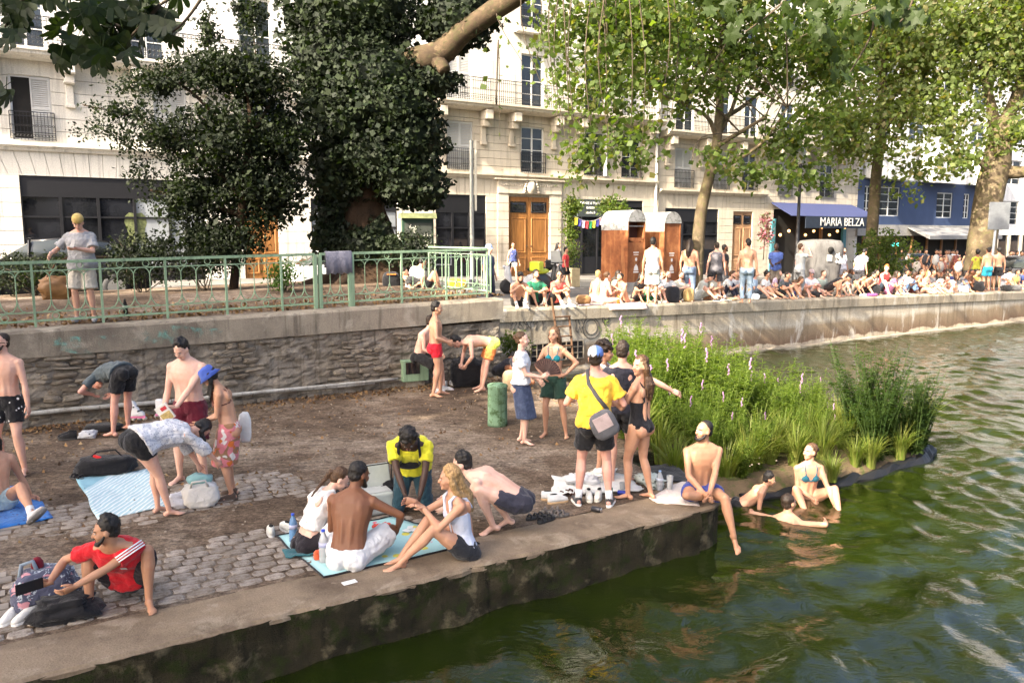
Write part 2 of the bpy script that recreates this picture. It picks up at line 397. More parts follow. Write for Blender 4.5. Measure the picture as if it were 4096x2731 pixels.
# rough stone face of the quay
fs_ = np.arange(-14, 6.5, .07); rows_ = np.linspace(-.7, QZ - .015, 18); mb = MB(); idx = []
for q in fs_:
    for z in rows_:
        d_ = .05 * mnoise.noise(Vector((q * 1.6, z * 3, 1))) + .035 * mnoise.noise(Vector((q * 5, z * 7, 2))) + .02 * mnoise.noise(Vector((q * 13, z * 15, 3))); mb.v.append((q, QE + .03 * jag(q) - .02 - d_ - .05 * max(0, (.1 - z)), z))
nr = len(rows_)
for i in range(len(fs_) - 1):
    for j in range(nr - 1): mb.f.append((i * nr + j, (i + 1) * nr + j, (i + 1) * nr + j + 1, i * nr + j + 1)); mb.m.append(0)
mb.sn().build('rough_face', m_quayside, quay_o, True)
# stone setts, some buried under the dirt
setts = []
for r in range(0, 34):
    n0 = QE + 0.70 + r * 0.152
    off = (r % 2) * 0.11 + random.uniform(-.03, .03)
    s = -9.0 + off
    while s < 4.2:
        wd_ = random.uniform(0.17, 0.25)
        cover = mnoise.noise(Vector((s * 0.55, n0 * 0.75, 0.0))) * 0.036 + 0.015 - max(0, n0 - 8.4) * (0.010 if s > -1 else .003) - max(0, s - 2.6) * 0.02 - max(0, -s - 4.5) * 0.006
        if cover > 0.002: setts.append((s, n0, wd_ - 0.016, 0.132, min(cover, 0.010) + random.uniform(-.005, .004)))
        s += wd_
random.seed(11); base_sett = []
for k in range(8):
    mb = MB(); q = lambda: random.uniform(-0.012, 0.012)
    a = [(-.5 + q() * 3, -.5 + q() * 3), (.5 + q() * 3, -.5 + q() * 3), (.5 + q() * 3, .5 + q() * 3), (-.5 + q() * 3, .5 + q() * 3)]
    o = []
    for i in range(4):
        p, p2 = a[i], a[(i + 1) % 4]
        o += [(p[0] * .8 + p2[0] * .2, p[1] * .8 + p2[1] * .2), (p[0] * .5 + p2[0] * .5 + q() * 2, p[1] * .5 + p2[1] * .5 + q() * 2), (p[0] * .2 + p2[0] * .8, p[1] * .2 + p2[1] * .8)]
    low = [(x, y, -0.06) for x, y in o]; mid = [(x, y, -0.009) for x, y in o]; top = [(x * .86, y * .86, random.uniform(-0.003, 0.003)) for x, y in o]
    mb.loft([low, mid, top]); base_sett.append(mb.mesh('sett', m_sett))
cam2 = Vector((0, 0, 0))
setts.sort(key=lambda q: (W(q[0], q[1]) - cam2).length + (6 if W(q[0], q[1]).x < -0.62 * W(q[0], q[1]).y - .4 else 0))
rest = MB()
for i, (s, n, w_, d_, h_) in enumerate(setts):
    if i < 300:
        o = link('sett', base_sett[i % 8], quay_o, loc=W(s + w_ / 2, n + d_ / 2, QZ + h_), rz=ROT + random.uniform(-.04, .04) + (math.pi if i % 2 else 0)); o.scale = (w_, d_, 1)
    else:
        rest.boxc((s + w_ / 2, n + d_ / 2, QZ + h_ - .03), (w_ * .94, d_ * .94, 0.06))
if rest.v: rest.sn().build('setts', m_sett, quay_o, kind='stuff')

# ------------------------------------------------------------ garden terrace and its retaining wall
GW = 15.1; GC = 8.8
gar = MB()
k = 40
rings = []
for i in range(k + 1):
    s = -30 + (GC + 30) * i / k; z = gz(s)
    rings.append([(s, GW + 0.02, -0.5), (s, GW + 0.02, z - 0.02), (s, GW + .6, z + .02), (s, 19.0, z + 0.16), (s, 24.0, z + 0.02), (s, 24.0, -0.5)])
gar.loft(rings); gar.sn().build('garden_ground', m_dirt, kind='structure')
wall = thing('retaining_wall', 'old rubble stone retaining wall with concrete top band under the green railing', 'wall', W(-30, GW, QZ), ROT)
def wl(mb):      # canal frame to the wall's own frame
    return mb.xf(lambda p: Vector((p.x + 30, p.y - GW, p.z - QZ)))
mb = MB(); ss_ = np.arange(-13, GC + .2, .055); zs_ = np.linspace(QZ - .1, gz(0) - .36, 30)
for q in ss_:
    for z in zs_:
        p_ = Vector((q * 2.2, z * 6.5, 7)); d_ = .05 * mnoise.noise(p_) + .035 * mnoise.noise(p_ * 2.3) + .02 * mnoise.noise(p_ * 5.1); mb.v.append((min(q, GC + .19), GW - .20 - d_, z))
for i in range(len(ss_) - 1):
    for j in range(29): mb.f.append((i * 30 + j, (i + 1) * 30 + j, (i + 1) * 30 + j + 1, i * 30 + j + 1)); mb.m.append(0)
wl(mb).build('mortar_bed', m_mortar, wall)
# end return of the wall at the corner
mb = MB(); mb.box((GC, GW - 0.2, -0.3), (GC + 0.2, 17.4, gz(GC) - 0.42)); wl(mb).build('end_face', m_mortar, wall)
s = -12.0
while s < GC + 0.2:
    L = random.uniform(1.7, 2.6); s1 = min(s + L, GC + 0.24)
    if GC + .24 - s1 < .8: s1 = GC + 0.24
    mb = MB(); z0, z1 = gz(s), gz(s1); d = 0.0
    rg = []
    for q in range(9):
        ss = s + (s1 - s) * q / 8; zz = z0 + (z1 - z0) * q / 8; j = 0.02 * jag(ss * 2)
        rg.append([(ss, GW - 0.275 - d + j, zz - 0.43 + 0.012 * jag(ss * 5)), (ss, GW - 0.285 - d + j * .6, zz - 0.03), (ss, GW - 0.255 - d, zz + 0.01 + 0.02 * jag(ss * 3)), (ss, GW + 0.12, zz + 0.02), (ss, GW + 0.12, zz - 0.43)])
    mb.loft(rg); wl(mb).build('coping_slab', m_coping, wall); s = s1
# horizontal rubble stones
stones = []; zc = QZ + 0.0
row = 0
while zc < 1.66:
    h = random.uniform(0.06, 0.14); s = -11 + random.uniform(0, .2)
    while s < GC:
        L = random.uniform(0.14, 0.40)
        if mnoise.noise(Vector((s * .8, zc * 1.8, 5))) > 0.10: stones.append((s, zc, L - 0.03, h - 0.028))
        s += L
    zc += h; row += 1
random.shuffle(stones); stones.sort(key=lambda q: -1.0 if -0.5 < q[0] < GC else 0)
bst = []
for k in range(10):
    mb = MB(); mb.ell((0, 0, 0), (0.56, 0.5, 0.56), None, 9, 6)
    mb.xf(lambda p: Vector((max(-.5, min(.5, p.x * 1.25)), p.y, max(-.5, min(.5, p.z * 1.25)))) + Vector((mnoise.noise(p * 2.3 + Vector((k * 7, 0, 0))), mnoise.noise(p * 2.7 + Vector((0, k * 5, 0))) * 1.6, mnoise.noise(p * 2.9 + Vector((0, 0, k * 3))))) * 0.16)
    bst.append(mb.mesh('stone', m_rubble))
rest = MB()
for i, (s, z, L, h) in enumerate(stones):
    dep = random.uniform(0.06, 0.15)
    if i < 300:
        o = link('stone', bst[i % 10], wall, loc=(s + L / 2 + 30, -0.20, z + h / 2 - QZ + random.uniform(-.02, .02))); o.scale = (L, dep, h); o.rotation_euler = (0, random.uniform(-.16, .16), 0)
    else:
        rest.ell((s + L / 2, GW - 0.215, z + h / 2), (L / 2, dep / 2, h / 2), None, 6, 4)
if rest.v: wl(rest).build('stones', m_rubble, wall, kind='stuff')
# graffiti smears (worn turquoise paint) on the wall: thin raised paint films
t = NT('turquoise_spray'); v = t.coord()
t.set((0.16, 0.50, 0.42), 0.8); tr = t.n.new('ShaderNodeBsdfTransparent'); ms = t.n.new('ShaderNodeMixShader')
t.l.new(t.ramp(t.noise(v, 5.5, 7, 0.75), [(0.50, 0.0), (0.70, 0.75)]), ms.inputs[0]); t.l.new(tr.outputs[0], ms.inputs[1]); t.l.new(t.b.outputs[0], ms.inputs[2]); t.l.new(ms.outputs[0], t.out.inputs['Surface'])
for (s0, z0, s1, z1) in ((0.4, 1.66, 1.6, 1.98), (1.7, 1.72, 3.0, 2.06)):
    mb = MB(); pts = []
    for q in range(20):
        a = 2 * math.pi * q / 20; r_ = 1 + 0.25 * math.sin(3 * a + s0) + .1 * math.sin(7 * a)
        pts.append(((s0 + s1) / 2 + (s1 - s0) / 2 * r_ * math.cos(a), GW - 0.318, (z0 + z1) / 2 + (z1 - z0) / 2.3 * r_ * math.sin(a)))
    mb.add(pts, [tuple(range(20))]); wl(mb).build('spray_paint', t.mat, wall)

# ------------------------------------------------------------ far quay wall, street, road
cw = MB(); rings = []
for i in range(60):
    s = GC - 0.3 + (95 - GC) * i / 59; z = street_z(s)
    rings.append([(s, 17.0, -1.0), (s, 17.0, z - 0.30), (s, 17.6, z - 0.30), (s, 17.6, -1.0)])
cw.loft(rings); canal_wall = cw.sn().build('canal_wall', m_canalwall, label='long stained concrete canal wall below the seated crowd', cat='wall')
s = GC - 0.2
while s < 94:
    L = random.uniform(3.6, 4.6); s1 = s + L; z0, z1 = street_z(s), street_z(s1)
    mb = MB(); rg = []
    for q in range(6):
        ss = s + (L - .015) * q / 5; zz = z0 + (z1 - z0) * q / 5
        rg.append([(ss, 16.95, zz - 0.32), (ss, 16.93, zz - 0.05), (ss, 16.96, zz + 0.012), (ss, 17.75, zz + 0.012), (ss, 17.75, zz - 0.32)])
    mb.loft(rg).sn().build('coping_slab', m_canalwall, canal_wall); s = s1
mb = MB(); mb.box((9.95, 16.72, -1), (95, 17.0, 0.05)); mb.sn().build('footing_ledge', M_stain('ledge_stone', (0.38, 0.34, 0.27), (0.24, 0.20, 0.15), True, 1.2), canal_wall)
sheet('street', -45, 110, 17.6, 24.2, street_z, m_pave, 2.0, 2, kind='structure')
sheet('road', -45, 110, 24.2, 30.5, lambda s: street_z(s) - 0.10, m_road, 2.0, 2, kind='structure')
pv = MB(); rings = []
for i in range(80):
    s = -45 + 155 * i / 79; z = street_z(s); rings.append([(s, 30.5, z - .6), (s, 30.5, z + .02), (s, 35.5, z + .02), (s, 35.5, z - .6)])
pv.loft(rings).sn().build('pavement', m_pave, kind='structure')
pv = MB(); rings = []
for i in range(80):
    s = -45 + 155 * i / 79; z = street_z(s); rings.append([(s, 30.3, z - .6), (s, 30.3, z + .03), (s, 30.5, z + .03), (s, 30.5, z - .6)])
pv.loft(rings).sn().build('kerb', m_granite, kind='structure')
pv = MB(); rings = []
for i in range(60):
    s = GC + (110 - GC) * i / 59; z = street_z(s); rings.append([(s, 24.0, z - .6), (s, 24.0, z + .02), (s, 24.25, z + .02), (s, 24.25, z - .6)])
pv.loft(rings).sn().build('kerb', m_granite, kind='structure')
# ============================================================ house fronts along the street
FN = 33.85
def bloc(mb, o): 
    inv = lambda p: Vector((p.x - o[0], p.y - o[1], p.z - o[2])); return mb.xf(inv)
class Bld:
    def __init__(self, name, label, s0, s1, zt, mat, cat='building'):
        self.o = (s0, FN, street_z(s0)); self.s0, self.s1, self.mat = s0, s1, mat
        self.root = thing(name, label, cat, W(*self.o), ROT)
        mb = MB(); mb.box((s0, 34.0, 0.2), (s1, 42.0, zt)); self.wall = self.put('wall', mb, mat)
        self.mesh_cache = {}
    def put(self, name, mb, mat, parent=None, **kw):
        return bloc(mb, self.o).build(name, mat, parent or self.root, **kw)
    def box(self, name, s0, s1, n0, n1, z0, z1, mat, parent=None):
        mb = MB(); mb.box((s0, n0, z0), (s1, n1, z1)); return self.put(name, mb, mat, parent)
    def courses(self, s0, s1, z0, z1, openings, ch, mat=None, name='stone_course', gap=0.018, n0=FN, skew=False):
        zs = [z0]
        while zs[-1] + ch * 1.4 < z1: zs.append(zs[-1] + ch)
        zs.append(z1)
        for a, b in zip(zs[:-1], zs[1:]):
            cuts = sorted(set([a, b] + [q for o in openings for q in (o[2], o[3]) if a + .03 < q < b - .03]))
            for c, d in zip(cuts[:-1], cuts[1:]):
                segs = [(s0, s1)]
                for o in openings:
                    if o[2] < (c + d) / 2 < o[3]:
                        segs = [q for (p, r) in segs for q in ((p, min(r, o[0])), (max(p, o[1]), r)) if q[1] - q[0] > 0.03]
                for p, r in segs:
                    mb = MB(); g = gap / 2
                    mb.box((p + 0.002, n0 + random.uniform(0, .004), c + (g if c == a else 0)), (r - 0.002, 34.001, d - (g if d == b else 0)))
                    self.put(name, mb, mat or self.mat, self.wall)
    def voussoirs(self, s0, s1, z0, z1, mat=None, w=0.42):
        "flat arch of splayed stones"
        k = max(3, int((s1 - s0) / w)); mid = (s0 + s1) / 2
        for i in range(k):
            a, b = s0 + (s1 - s0) * i / k, s0 + (s1 - s0) * (i + 1) / k
            sp = lambda q: q + (q - mid) * 0.10
            a2, b2 = (a if i == 0 else sp(a)), (b if i == k - 1 else sp(b))
            mb = MB(); pl = [(a + .008, z0), (b - .008, z0), (b2 - .008, z1), (a2 + .008, z1)]
            mb.add([(q[0], FN, q[1]) for q in pl] + [(q[0], 34.0, q[1]) for q in pl], [(0, 1, 2, 3), (7, 6, 5, 4), (0, 4, 5, 1), (1, 5, 6, 2), (2, 6, 7, 3), (3, 7, 4, 0)])
            self.put('arch_stone', mb, mat or self.mat, self.wall)
    def window(self, sa, sb, za, zb, kind='win', bal=True, white=None):
        wm = white or m_white; mid = (sa + sb) / 2
        mb = MB(); f = 0.07
        mb.box((sa, 33.93, za), (sa + f, 34.0, zb)); mb.box((sb - f, 33.93, za), (sb, 34.0, zb)); mb.box((sa + f, 33.93, zb - f), (sb - f, 34.0, zb)); mb.box((sa + f, 33.93, za), (sb - f, 34.0, za + f))
        wn_ = self.put('window', mb, wm)
        if kind in ('win', 'open'):
            for (p, q) in ((sa + f, mid - .01), (mid + .01, sb - f)):
                mb = MB(); mb.box((p, 33.965, za + f), (q, 33.975, zb - f)); self.put('pane', mb, m_glass, wn_)
            mb = MB(); mb.box((mid - .045, 33.94, za + f), (mid + .045, 33.963, zb - f))
            for k in range(1, 4):
                z = za + (zb - za) * k / 4; mb.box((sa + f, 33.945, z - .018), (mid - .045, 33.963, z + .018)); mb.box((mid + .045, 33.945, z - .018), (sb - f, 33.963, z + .018))
            self.put('glazing_bar', mb, wm, wn_)
        def louvre(p, q, nn=33.91):
            mb = MB(); mb.box((p, nn, za + .03), (p + .05, nn + .035, zb - .03)); mb.box((q - .05, nn, za + .03), (q, nn + .035, zb - .03))
            for zz in (za + .03, (za + zb) / 2 - .04, zb - .11): mb.box((p + .05, nn, zz), (q - .05, nn + .035, zz + .08))
            k = int((zb - za) / 0.075)
            for i in range(k):
                z = za + .06 + (zb - za - .12) * i / k
                mb.add([(p + .05, nn + .004, z), (q - .05, nn + .004, z), (q - .05, nn + .03, z + .055), (p + .05, nn + .03, z + .055)], [(0, 1, 2, 3)])
            self.put('shutter', mb, m_shut, wn_)
        if kind == 'shut': louvre(sa + f * .5, mid - .005); louvre(mid + .005, sb - f * .5)
        if kind == 'open':
            mb = MB(); mb.box((sb - .09, 33.55, za + .02), (sb - .05, 33.92, zb - .02)); self.put('shutter', mb, m_shut, wn_)
        if kind == 'half':
            mb = MB(); mb.box((sa + f, 33.97, za + f), (mid, 33.98, zb - f)); self.put('pane', mb, m_dark, wn_); louvre(mid, sb - f * .5)
        if bal: self.ironpanel(sa - .06, sb + .06, za, 0.98, 33.78, wn_, step=0.11)
        return wn_
    def ironpanel(self, s0, s1, z, h, n, parent, step=0.12, fancy=False, name='railing_panel'):
        mb = MB(); r = 0.010
        for zz in (z + .06, z + h * .28, z + h - .14, z + h): mb.box((s0, n - r, zz - r), (s1, n + r, zz + r * (2 if zz == z + h else 1)))
        k = max(2, int(round((s1 - s0) / step)))
        for i in range(k + 1):
            s = s0 + (s1 - s0) * i / k; w_ = 0.014 if i in (0, k) else 0.008
            mb.box((s - w_, n - w_, z), (s + w_, n + w_, z + h - .002))
        for i in range(k):
            s = s0 + (s1 - s0) * (i + .5) / k
            spots = [(z + .06 + h * .11, step * .42)] + ([(z + h - .07, step * .36), (z + h * .28 + step * .3, step * .36)] if fancy else [(z + h * .52, step * .3)])
            for zc_, rr in spots:
                ring = [(s + rr * math.cos(a), n, zc_ + rr * math.sin(a)) for a in [2 * math.pi * j / 8 for j in range(9)]]
                mb.tube(ring, 0.009, 4, cap=False)
        self.put(name, mb, m_iron, parent)
    def balcony(self, s0, s1, z, corb, fancy=True, mat=None):
        mt = mat or self.mat
        mb = MB(); prof = [(33.0, z), (33.0, z - .10), (33.08, z - .13), (33.10, z - .22), (33.25, z - .30), (FN, z - .33), (FN, z)]
        mb.loft([[(s0, n, q) for n, q in prof], [(s1, n, q) for n, q in prof]]); bo = self.put('balcony', mb, mt)
        k = max(1, int((s1 - s0) / 1.3))
        for i in range(k): self.ironpanel(s0 + (s1 - s0) * i / k, s0 + (s1 - s0) * (i + 1) / k, z, 1.05, 33.08, bo, 0.145 if fancy else 0.115, fancy)
        for s in corb:
            mb = MB(); mb.box((s - .19, 33.12, z - .75), (s + .19, FN, z - .33)); mb.box((s - .17, 33.4, z - 1.05), (s + .17, FN, z - .75)); mb.box((s - .13, FN - .10, z - 1.75), (s + .13, FN, z - 1.05)); mb.box((s - .17, FN - .16, z - 1.88), (s + .17, FN, z - 1.75))
            bevel(self.put('corbel', mb, mt, bo), 0.025)
        return bo
    def cornice(self, s0, s1, z, name='cornice', d=0.22, h=0.22, mat=None):
        mb = MB(); prof = [(FN - d, z + h), (FN - d, z + h * .6), (FN - d * .5, z + h * .35), (FN - d * .35, z), (FN + .0, z), (FN + .0, z + h)]
        mb.loft([[(s0, n, q) for n, q in prof], [(s1, n, q) for n, q in prof]]); return self.put(name, mb, mat or self.mat)
    def shop(self, sa, sb, za, zb, bays, fascia=0.55, low=0.5, frame=None, glass=None, posters=()):
        fm = frame or m_shopframe
        mb = MB(); mb.box((sa, 33.90, zb - fascia), (sb, 34.0, zb)); fo = self.put('shop_front', mb, fm)
        k = bays
        for i in range(k + 1):
            s = sa + (sb - sa) * i / k; self.box('mullion', max(sa, s - .05), min(sb, s + .05), 33.88, 34.0, za, zb - fascia, fm, fo)
        for i in range(k):
            a, b = sa + (sb - sa) * i / k + .05, sa + (sb - sa) * (i + 1) / k - .05
            self.box('pane', a, b, 33.95, 33.965, za + low, zb - fascia, m_posterglass if i in posters else (glass or m_shopglass), fo)
            self.box('stall_riser', a, b, 33.92, 33.99, za, za + low, fm, fo)
            self.box('transom', a, b, 33.90, 33.95, zb - fascia - .75, zb - fascia - .68, fm, fo)
        return fo
    def double_door(self, sa, sb, za, zb, mat=None):
        mt = mat or m_oak; mid = (sa + sb) / 2
        for p, q in ((sa, mid - .006), (mid + .006, sb)):
            mb = MB(); mb.box((p, 33.93, za), (q, 34.0, zb)); do = bevel(self.put('door', mb, mt), .01); w_ = q - p; h = zb - za
            for (a, b, c, d) in ((.12, .88, .05, .24), (.12, .88, .29, .74), (.12, .88, .80, .94)):
                mb = MB(); x0, x1, z0, z1 = p + w_ * a, p + w_ * b, za + h * c, za + h * d
                prof = [(0, 33.93), (0.02, 33.90), (.06, 33.90), (.09, 33.925), (.14, 33.91)]
                mb.loft([[(x0 + i, n, z0 + i), (x1 - i, n, z0 + i), (x1 - i, n, z1 - i), (x0 + i, n, z1 - i)] for i, n in prof])
                self.put('door_panel', mb, mt if c < .8 else m_shopglass, do)
            mb = MB(); mb.ell((p + w_ * (.9 if p == sa else .1), 33.88, za + h * .38), .035); self.put('handle', mb, m_iron, do)

# ---- the pale house on the left
A = Bld('apartment_house', 'pale stone apartment house on the left with long wrought iron balcony and dark glazed shop', -14, 16.75, 22, m_stoneA)
wA = [(0.33, 1.6, 'half'), (5.0, 6.2, 'shut'), (8.6, 9.8, 'win'), (12.4, 13.6, 'shut'), (-4.0, -2.8, 'shut')]
op = [(a, b, 6.95, 9.2) for a, b, k in wA]
A.courses(-14, 16.75, 6.85, 9.72, op, 0.46)
for a, b, k in wA: A.window(a, b, 6.95, 9.2, k)
A.cornice(-14, 16.75, 6.58, 'cornice', 0.30, 0.27)
gop = [(0.42, 6.6, 1.5, 5.72), (8.15, 9.6, 1.5, 5.3), (11.0, 15.0, 1.5, 5.15), (-8, -2, 1.5, 5.6)]
A.courses(-14, 16.75, 1.75, 5.72, gop, 0.50)
for a, b, z in ((-1.2, 7.0, 5.72),): A.voussoirs(a, b, z, 6.58)
A.courses(-14, -1.2, 5.72, 6.58, [], 0.43); A.courses(7.0, 16.75, 5.72, 6.58, [], 0.43)
A.shop(0.42, 6.6, 1.8, 5.72, 5, 0.75, 0.55, posters=(3, 4)); A.shop(11.0, 15.0, 1.75, 5.15, 4, 0.5, 0.6, posters=(0, 3)); A.shop(-8, -2, 1.8, 5.6, 4)
A.double_door(8.15, 9.6, 1.8, 5.3)
A.balcony(-14, 16.75, 10.05, [-6, -4.6, -2.2, -.2, 2.2, 4.4, 6.8, 8.0, 10.4, 11.8, 14.2, 15.8])
op2 = [(0.35, 1.55, 10.1, 13.0), (4.2, 5.5, 10.1, 13.0), (8.3, 9.6, 10.1, 13.0), (12.3, 13.6, 10.1, 13.0)]
A.courses(-14, 16.75, 10.05, 16.9, op2, 3.4, m_plaster, 'plaster_panel', 0.004)
for o in op2: A.window(*o, 'win', False)
A.cornice(-14, 16.75, 9.72, 'frieze', 0.06, 0.0 + .0, None) if False else None
# decorative pale green emblem on the shop glass: two mirrored leaf heads
mb = MB()
def leaf_blob(cx, sgn):
    pts = [(0.02, .98), (.16, 1.0), (.27, .9), (.3, .72), (.24, .55), (.22, .38), (.27, .2), (.2, .02), (.13, .18), (.1, .02), (.06, .2), (.03, .1)]
    mb.add([(cx + sgn * x * 1.25, 33.945, 3.1 + z * 1.35) for x, z in pts], [tuple(range(len(pts)))])
leaf_blob(4.12, -1); leaf_blob(4.16, 1); A.put('window_emblem', mb, M_plain('pale_green_print', (0.13, 0.15, 0.06), 0.6, 0, .6, 12))
# lower shop on the house's right end
# ---- the warm house with the carved doorway
B = Bld('stone_house', 'warm limestone house with carved oak carriage doorway and planted yoga shop', 16.75, 30.55, 23, m_stoneB)
wB = [(17.6, 18.98, 'shut'), (21.69, 23.04, 'win'), (25.6, 26.9, 'open'), (28.1, 29.4, 'win')]
op = [(a, b, 6.66, 8.9) for a, b, k in wB]
B.courses(16.75, 30.55, 6.55, 9.42, op, 0.36)
for a, b, k in wB: B.window(a, b, 6.66, 8.9, k)
B.cornice(16.75, 30.55, 6.32, 'cornice', 0.26, 0.23)
gop = [(16.95, 19.67, 1.3, 5.5), (20.3, 24.1, 1.3, 6.3), (24.5, 29.65, 1.3, 5.45)]
B.courses(16.75, 30.55, 1.55, 5.5, gop, 0.40)
B.voussoirs(16.75, 20.3, 5.5, 6.32); B.voussoirs(24.1, 30.55, 5.5, 6.32)
B.shop(16.95, 19.67, 1.65, 5.5, 3, 0.85, 0.5)
# carved door surround
for a, b in ((20.3, 20.92), (23.42, 24.1)): B.courses(a, b, 1.55, 5.6, [], 0.40, None, 'jamb_stone', 0.02, 33.78)
B.double_door(20.95, 23.4, 1.55, 5.48)
mb = MB(); mb.box((20.3, 33.74, 5.62), (24.1, 34.0, 6.28)); lin = bevel(B.put('carved_lintel', mb, m_stoneB), .02)
for i in range(26):
    s = 20.5 + 3.4 * i / 25
    if abs(s - 22.2) > .45:
        mb = MB(); mb.ell((s, 33.735, 6.05), (.055, .03, .07), None, 8, 5); B.put('carving', mb, m_stoneB, lin)
mb = MB(); mb.ell((22.2, 33.70, 5.95), (.30, .12, .36), None, 14, 8); mb.ell((22.2, 33.62, 5.95), (.19, .08, .24), None, 12, 6)
for sg in (-1, 1):
    for a in range(5): mb.ell((22.2 + sg * (.30 + .03 * a), 33.69, 6.22 - a * .13), (.09, .07, .07), None, 8, 5)
B.put('cartouche', mb, m_stoneB, lin, smooth=True)
mb = MB(); mb.box((20.05, 33.60, 6.28), (24.35, 34.0, 6.34)); B.put('door_hood', mb, m_stoneB)
# yoga shop with hanging plants
yo = B.shop(24.5, 29.65, 1.55, 5.45, 5, 0.35, 0.9, posters=())
mb = MB(); mb.box((25.1, 33.70, 4.55), (26.75, 33.80, 5.45)); B.put('sign_board', mb, M_plain('slate_sign', (0.045, 0.055, 0.055), .6))
def lettering(text, s, n, z, size, mat, parent_root, o, name='lettering', rz=ROT, ext=0.006, align='CENTER'):
    cu = bpy.data.curves.new(name, 'FONT'); cu.body = text; cu.size = size; cu.align_x = align; cu.align_y = 'CENTER'; cu.extrude = ext
    tmp = bpy.data.objects.new(name, cu); COL.objects.link(tmp); bpy.context.view_layer.update()
    me = bpy.data.meshes.new_from_object(tmp.evaluated_get(bpy.context.evaluated_depsgraph_get())); bpy.data.objects.remove(tmp)
    me.materials.clear(); me.materials.append(mat); ob = bpy.data.objects.new(name, me); COL.objects.link(ob)
    ob.parent = parent_root; ob.location = (s - o[0], n - o[1], z - o[2]); ob.rotation_euler = (math.pi / 2, 0, 0); return ob
m_lettering = M_plain('white_lettering', (0.75, 0.75, 0.72), .6, 0, .03)
for tx, z, sz in (('DANSE & YOGA', 5.24, .19), ('BARRE', 5.0, .19), ('studio.fr', 4.76, .19)): lettering(tx, 25.92, 33.69, z, sz, m_lettering, B.root, B.o)
B.balcony(16.75, 30.55, 9.75, [17.1, 19.5, 21.1, 23.6, 25.1, 27.4, 29.9], False)
opu = []
for zf in (9.8, 13.45, 16.85):
    for a, b in ((17.6, 18.9), (21.7, 23.0), (25.6, 26.9), (28.1, 29.4)): opu.append((a, b, zf + .05, zf + 2.55))
B.courses(16.75, 30.55, 9.75, 20.3, opu, 0.5, m_stoneA, 'stone_course', 0.006)
for i, o in enumerate(opu): B.window(*o, 'win' if i % 3 else 'shut', i > 3)
mb = MB(); mb.box((21.2, 33.35, 13.25), (23.6, FN, 13.45)); B.put('balcony_slab', mb, m_stoneA)
mb = MB(); mb.tube([(30.45, 33.72, street_z(30)), (30.45, 33.72, 20)], 0.075, 8); B.put('drain_pipe', mb, m_white)
# ---- third house
Cc = Bld('narrow_stone_house', 'limestone house behind the rust brown urinals with dark cafe front and brown door', 30.55, 39.5, 22, m_stoneB)
wC = [(31.95, 33.3, 'shut'), (35.0, 36.2, 'shut'), (37.4, 38.6, 'win')]
op = [(a, b, 6.25, 8.45) for a, b, k in wC]
Cc.courses(30.75, 39.5, 6.15, 9.0, op, 0.36)
for a, b, k in wC: Cc.window(a, b, 6.25, 8.45, k)
Cc.cornice(30.75, 39.5, 5.9, 'cornice', 0.26, 0.25)
gop = [(31.3, 35.5, 1.0, 5.1), (36.75, 38.45, 1.0, 5.0)]
Cc.courses(30.75, 39.5, 1.2, 5.1, gop, 0.42); Cc.voussoirs(30.75, 36.6, 5.1, 5.9); Cc.courses(36.6, 39.5, 5.1, 5.9, [], .4)
Cc.shop(31.3, 35.5, 1.3, 5.1, 3, 0.75, 0.8); Cc.double_door(36.75, 38.45, 1.25, 5.0, M_plain('faded_brown_door', (0.33, 0.19, 0.10), .6, 0, .3, 3))
Cc.balcony(30.75, 39.5, 9.3, [31.3, 33.9, 34.6, 36.8, 38.9], False)
opu = [(a, b, zf + .05, zf + 2.4) for zf in (9.35, 12.9, 16.2) for a, b, k in wC]
Cc.courses(30.75, 39.5, 9.3, 19.5, opu, .5, m_stoneA, 'stone_course', .006)
for o in opu: Cc.window(*o, 'win', False)
# ---- restaurant house
Dd = Bld('restaurant_house', 'stone house with dark restaurant front under a blue awning', 39.5, 48.6, 21, m_stoneB)
wD = [(40.6, 41.8, 'shut'), (44.6, 45.9, 'win')]
op = [(a, b, 6.0, 8.1) for a, b, k in wD]
Dd.courses(39.5, 48.6, 5.55, 8.9, op, .4)
for a, b, k in wD: Dd.window(a, b, 6.0, 8.1, k)
gop = [(40.3, 47.4, .8, 5.2)]
Dd.courses(39.5, 48.6, .95, 5.55, gop, .42)
dark_open = Dd.box('dark_entrance', 40.3, 47.4, 33.97, 33.99, 1.0, 5.2, m_dark)
for s in (40.35, 42.6, 44.9, 47.2): Dd.box('wooden_post', s, s + .16, 33.80, 33.96, 1.0, 4.6, M_plain('varnished_wood', (0.20, 0.10, 0.04), .5) if s > 41 else M_plain('teal_paint', (0.06, 0.20, 0.24), .5))
Dd.box('teal_post', 47.05, 47.4, 33.7, 33.86, .95, 4.5, M_plain('teal_paint', (0.06, 0.20, 0.24), .5)); Dd.box('teal_post', 40.05, 40.35, 33.7, 33.86, .95, 4.5, M_plain('teal_paint', (0.06, 0.20, 0.24), .5))
for i in range(9):
    mb = MB(); mb.ell((40.7 + i * .8, 33.6, 3.6 + .25 * (i % 3)), .09, None, 8, 5); Dd.put('lamp_globe', mb, MC.get('glow') or MC.setdefault('glow', (lambda t: (t.set((1, .6, .25), .4), t.b.inputs['Emission Color'].__setattr__('default_value', (1, .5, .15, 1)), t.b.inputs['Emission Strength'].__setattr__('default_value', 1.2), t.mat)[-1])(NT('warm_bulb'))))
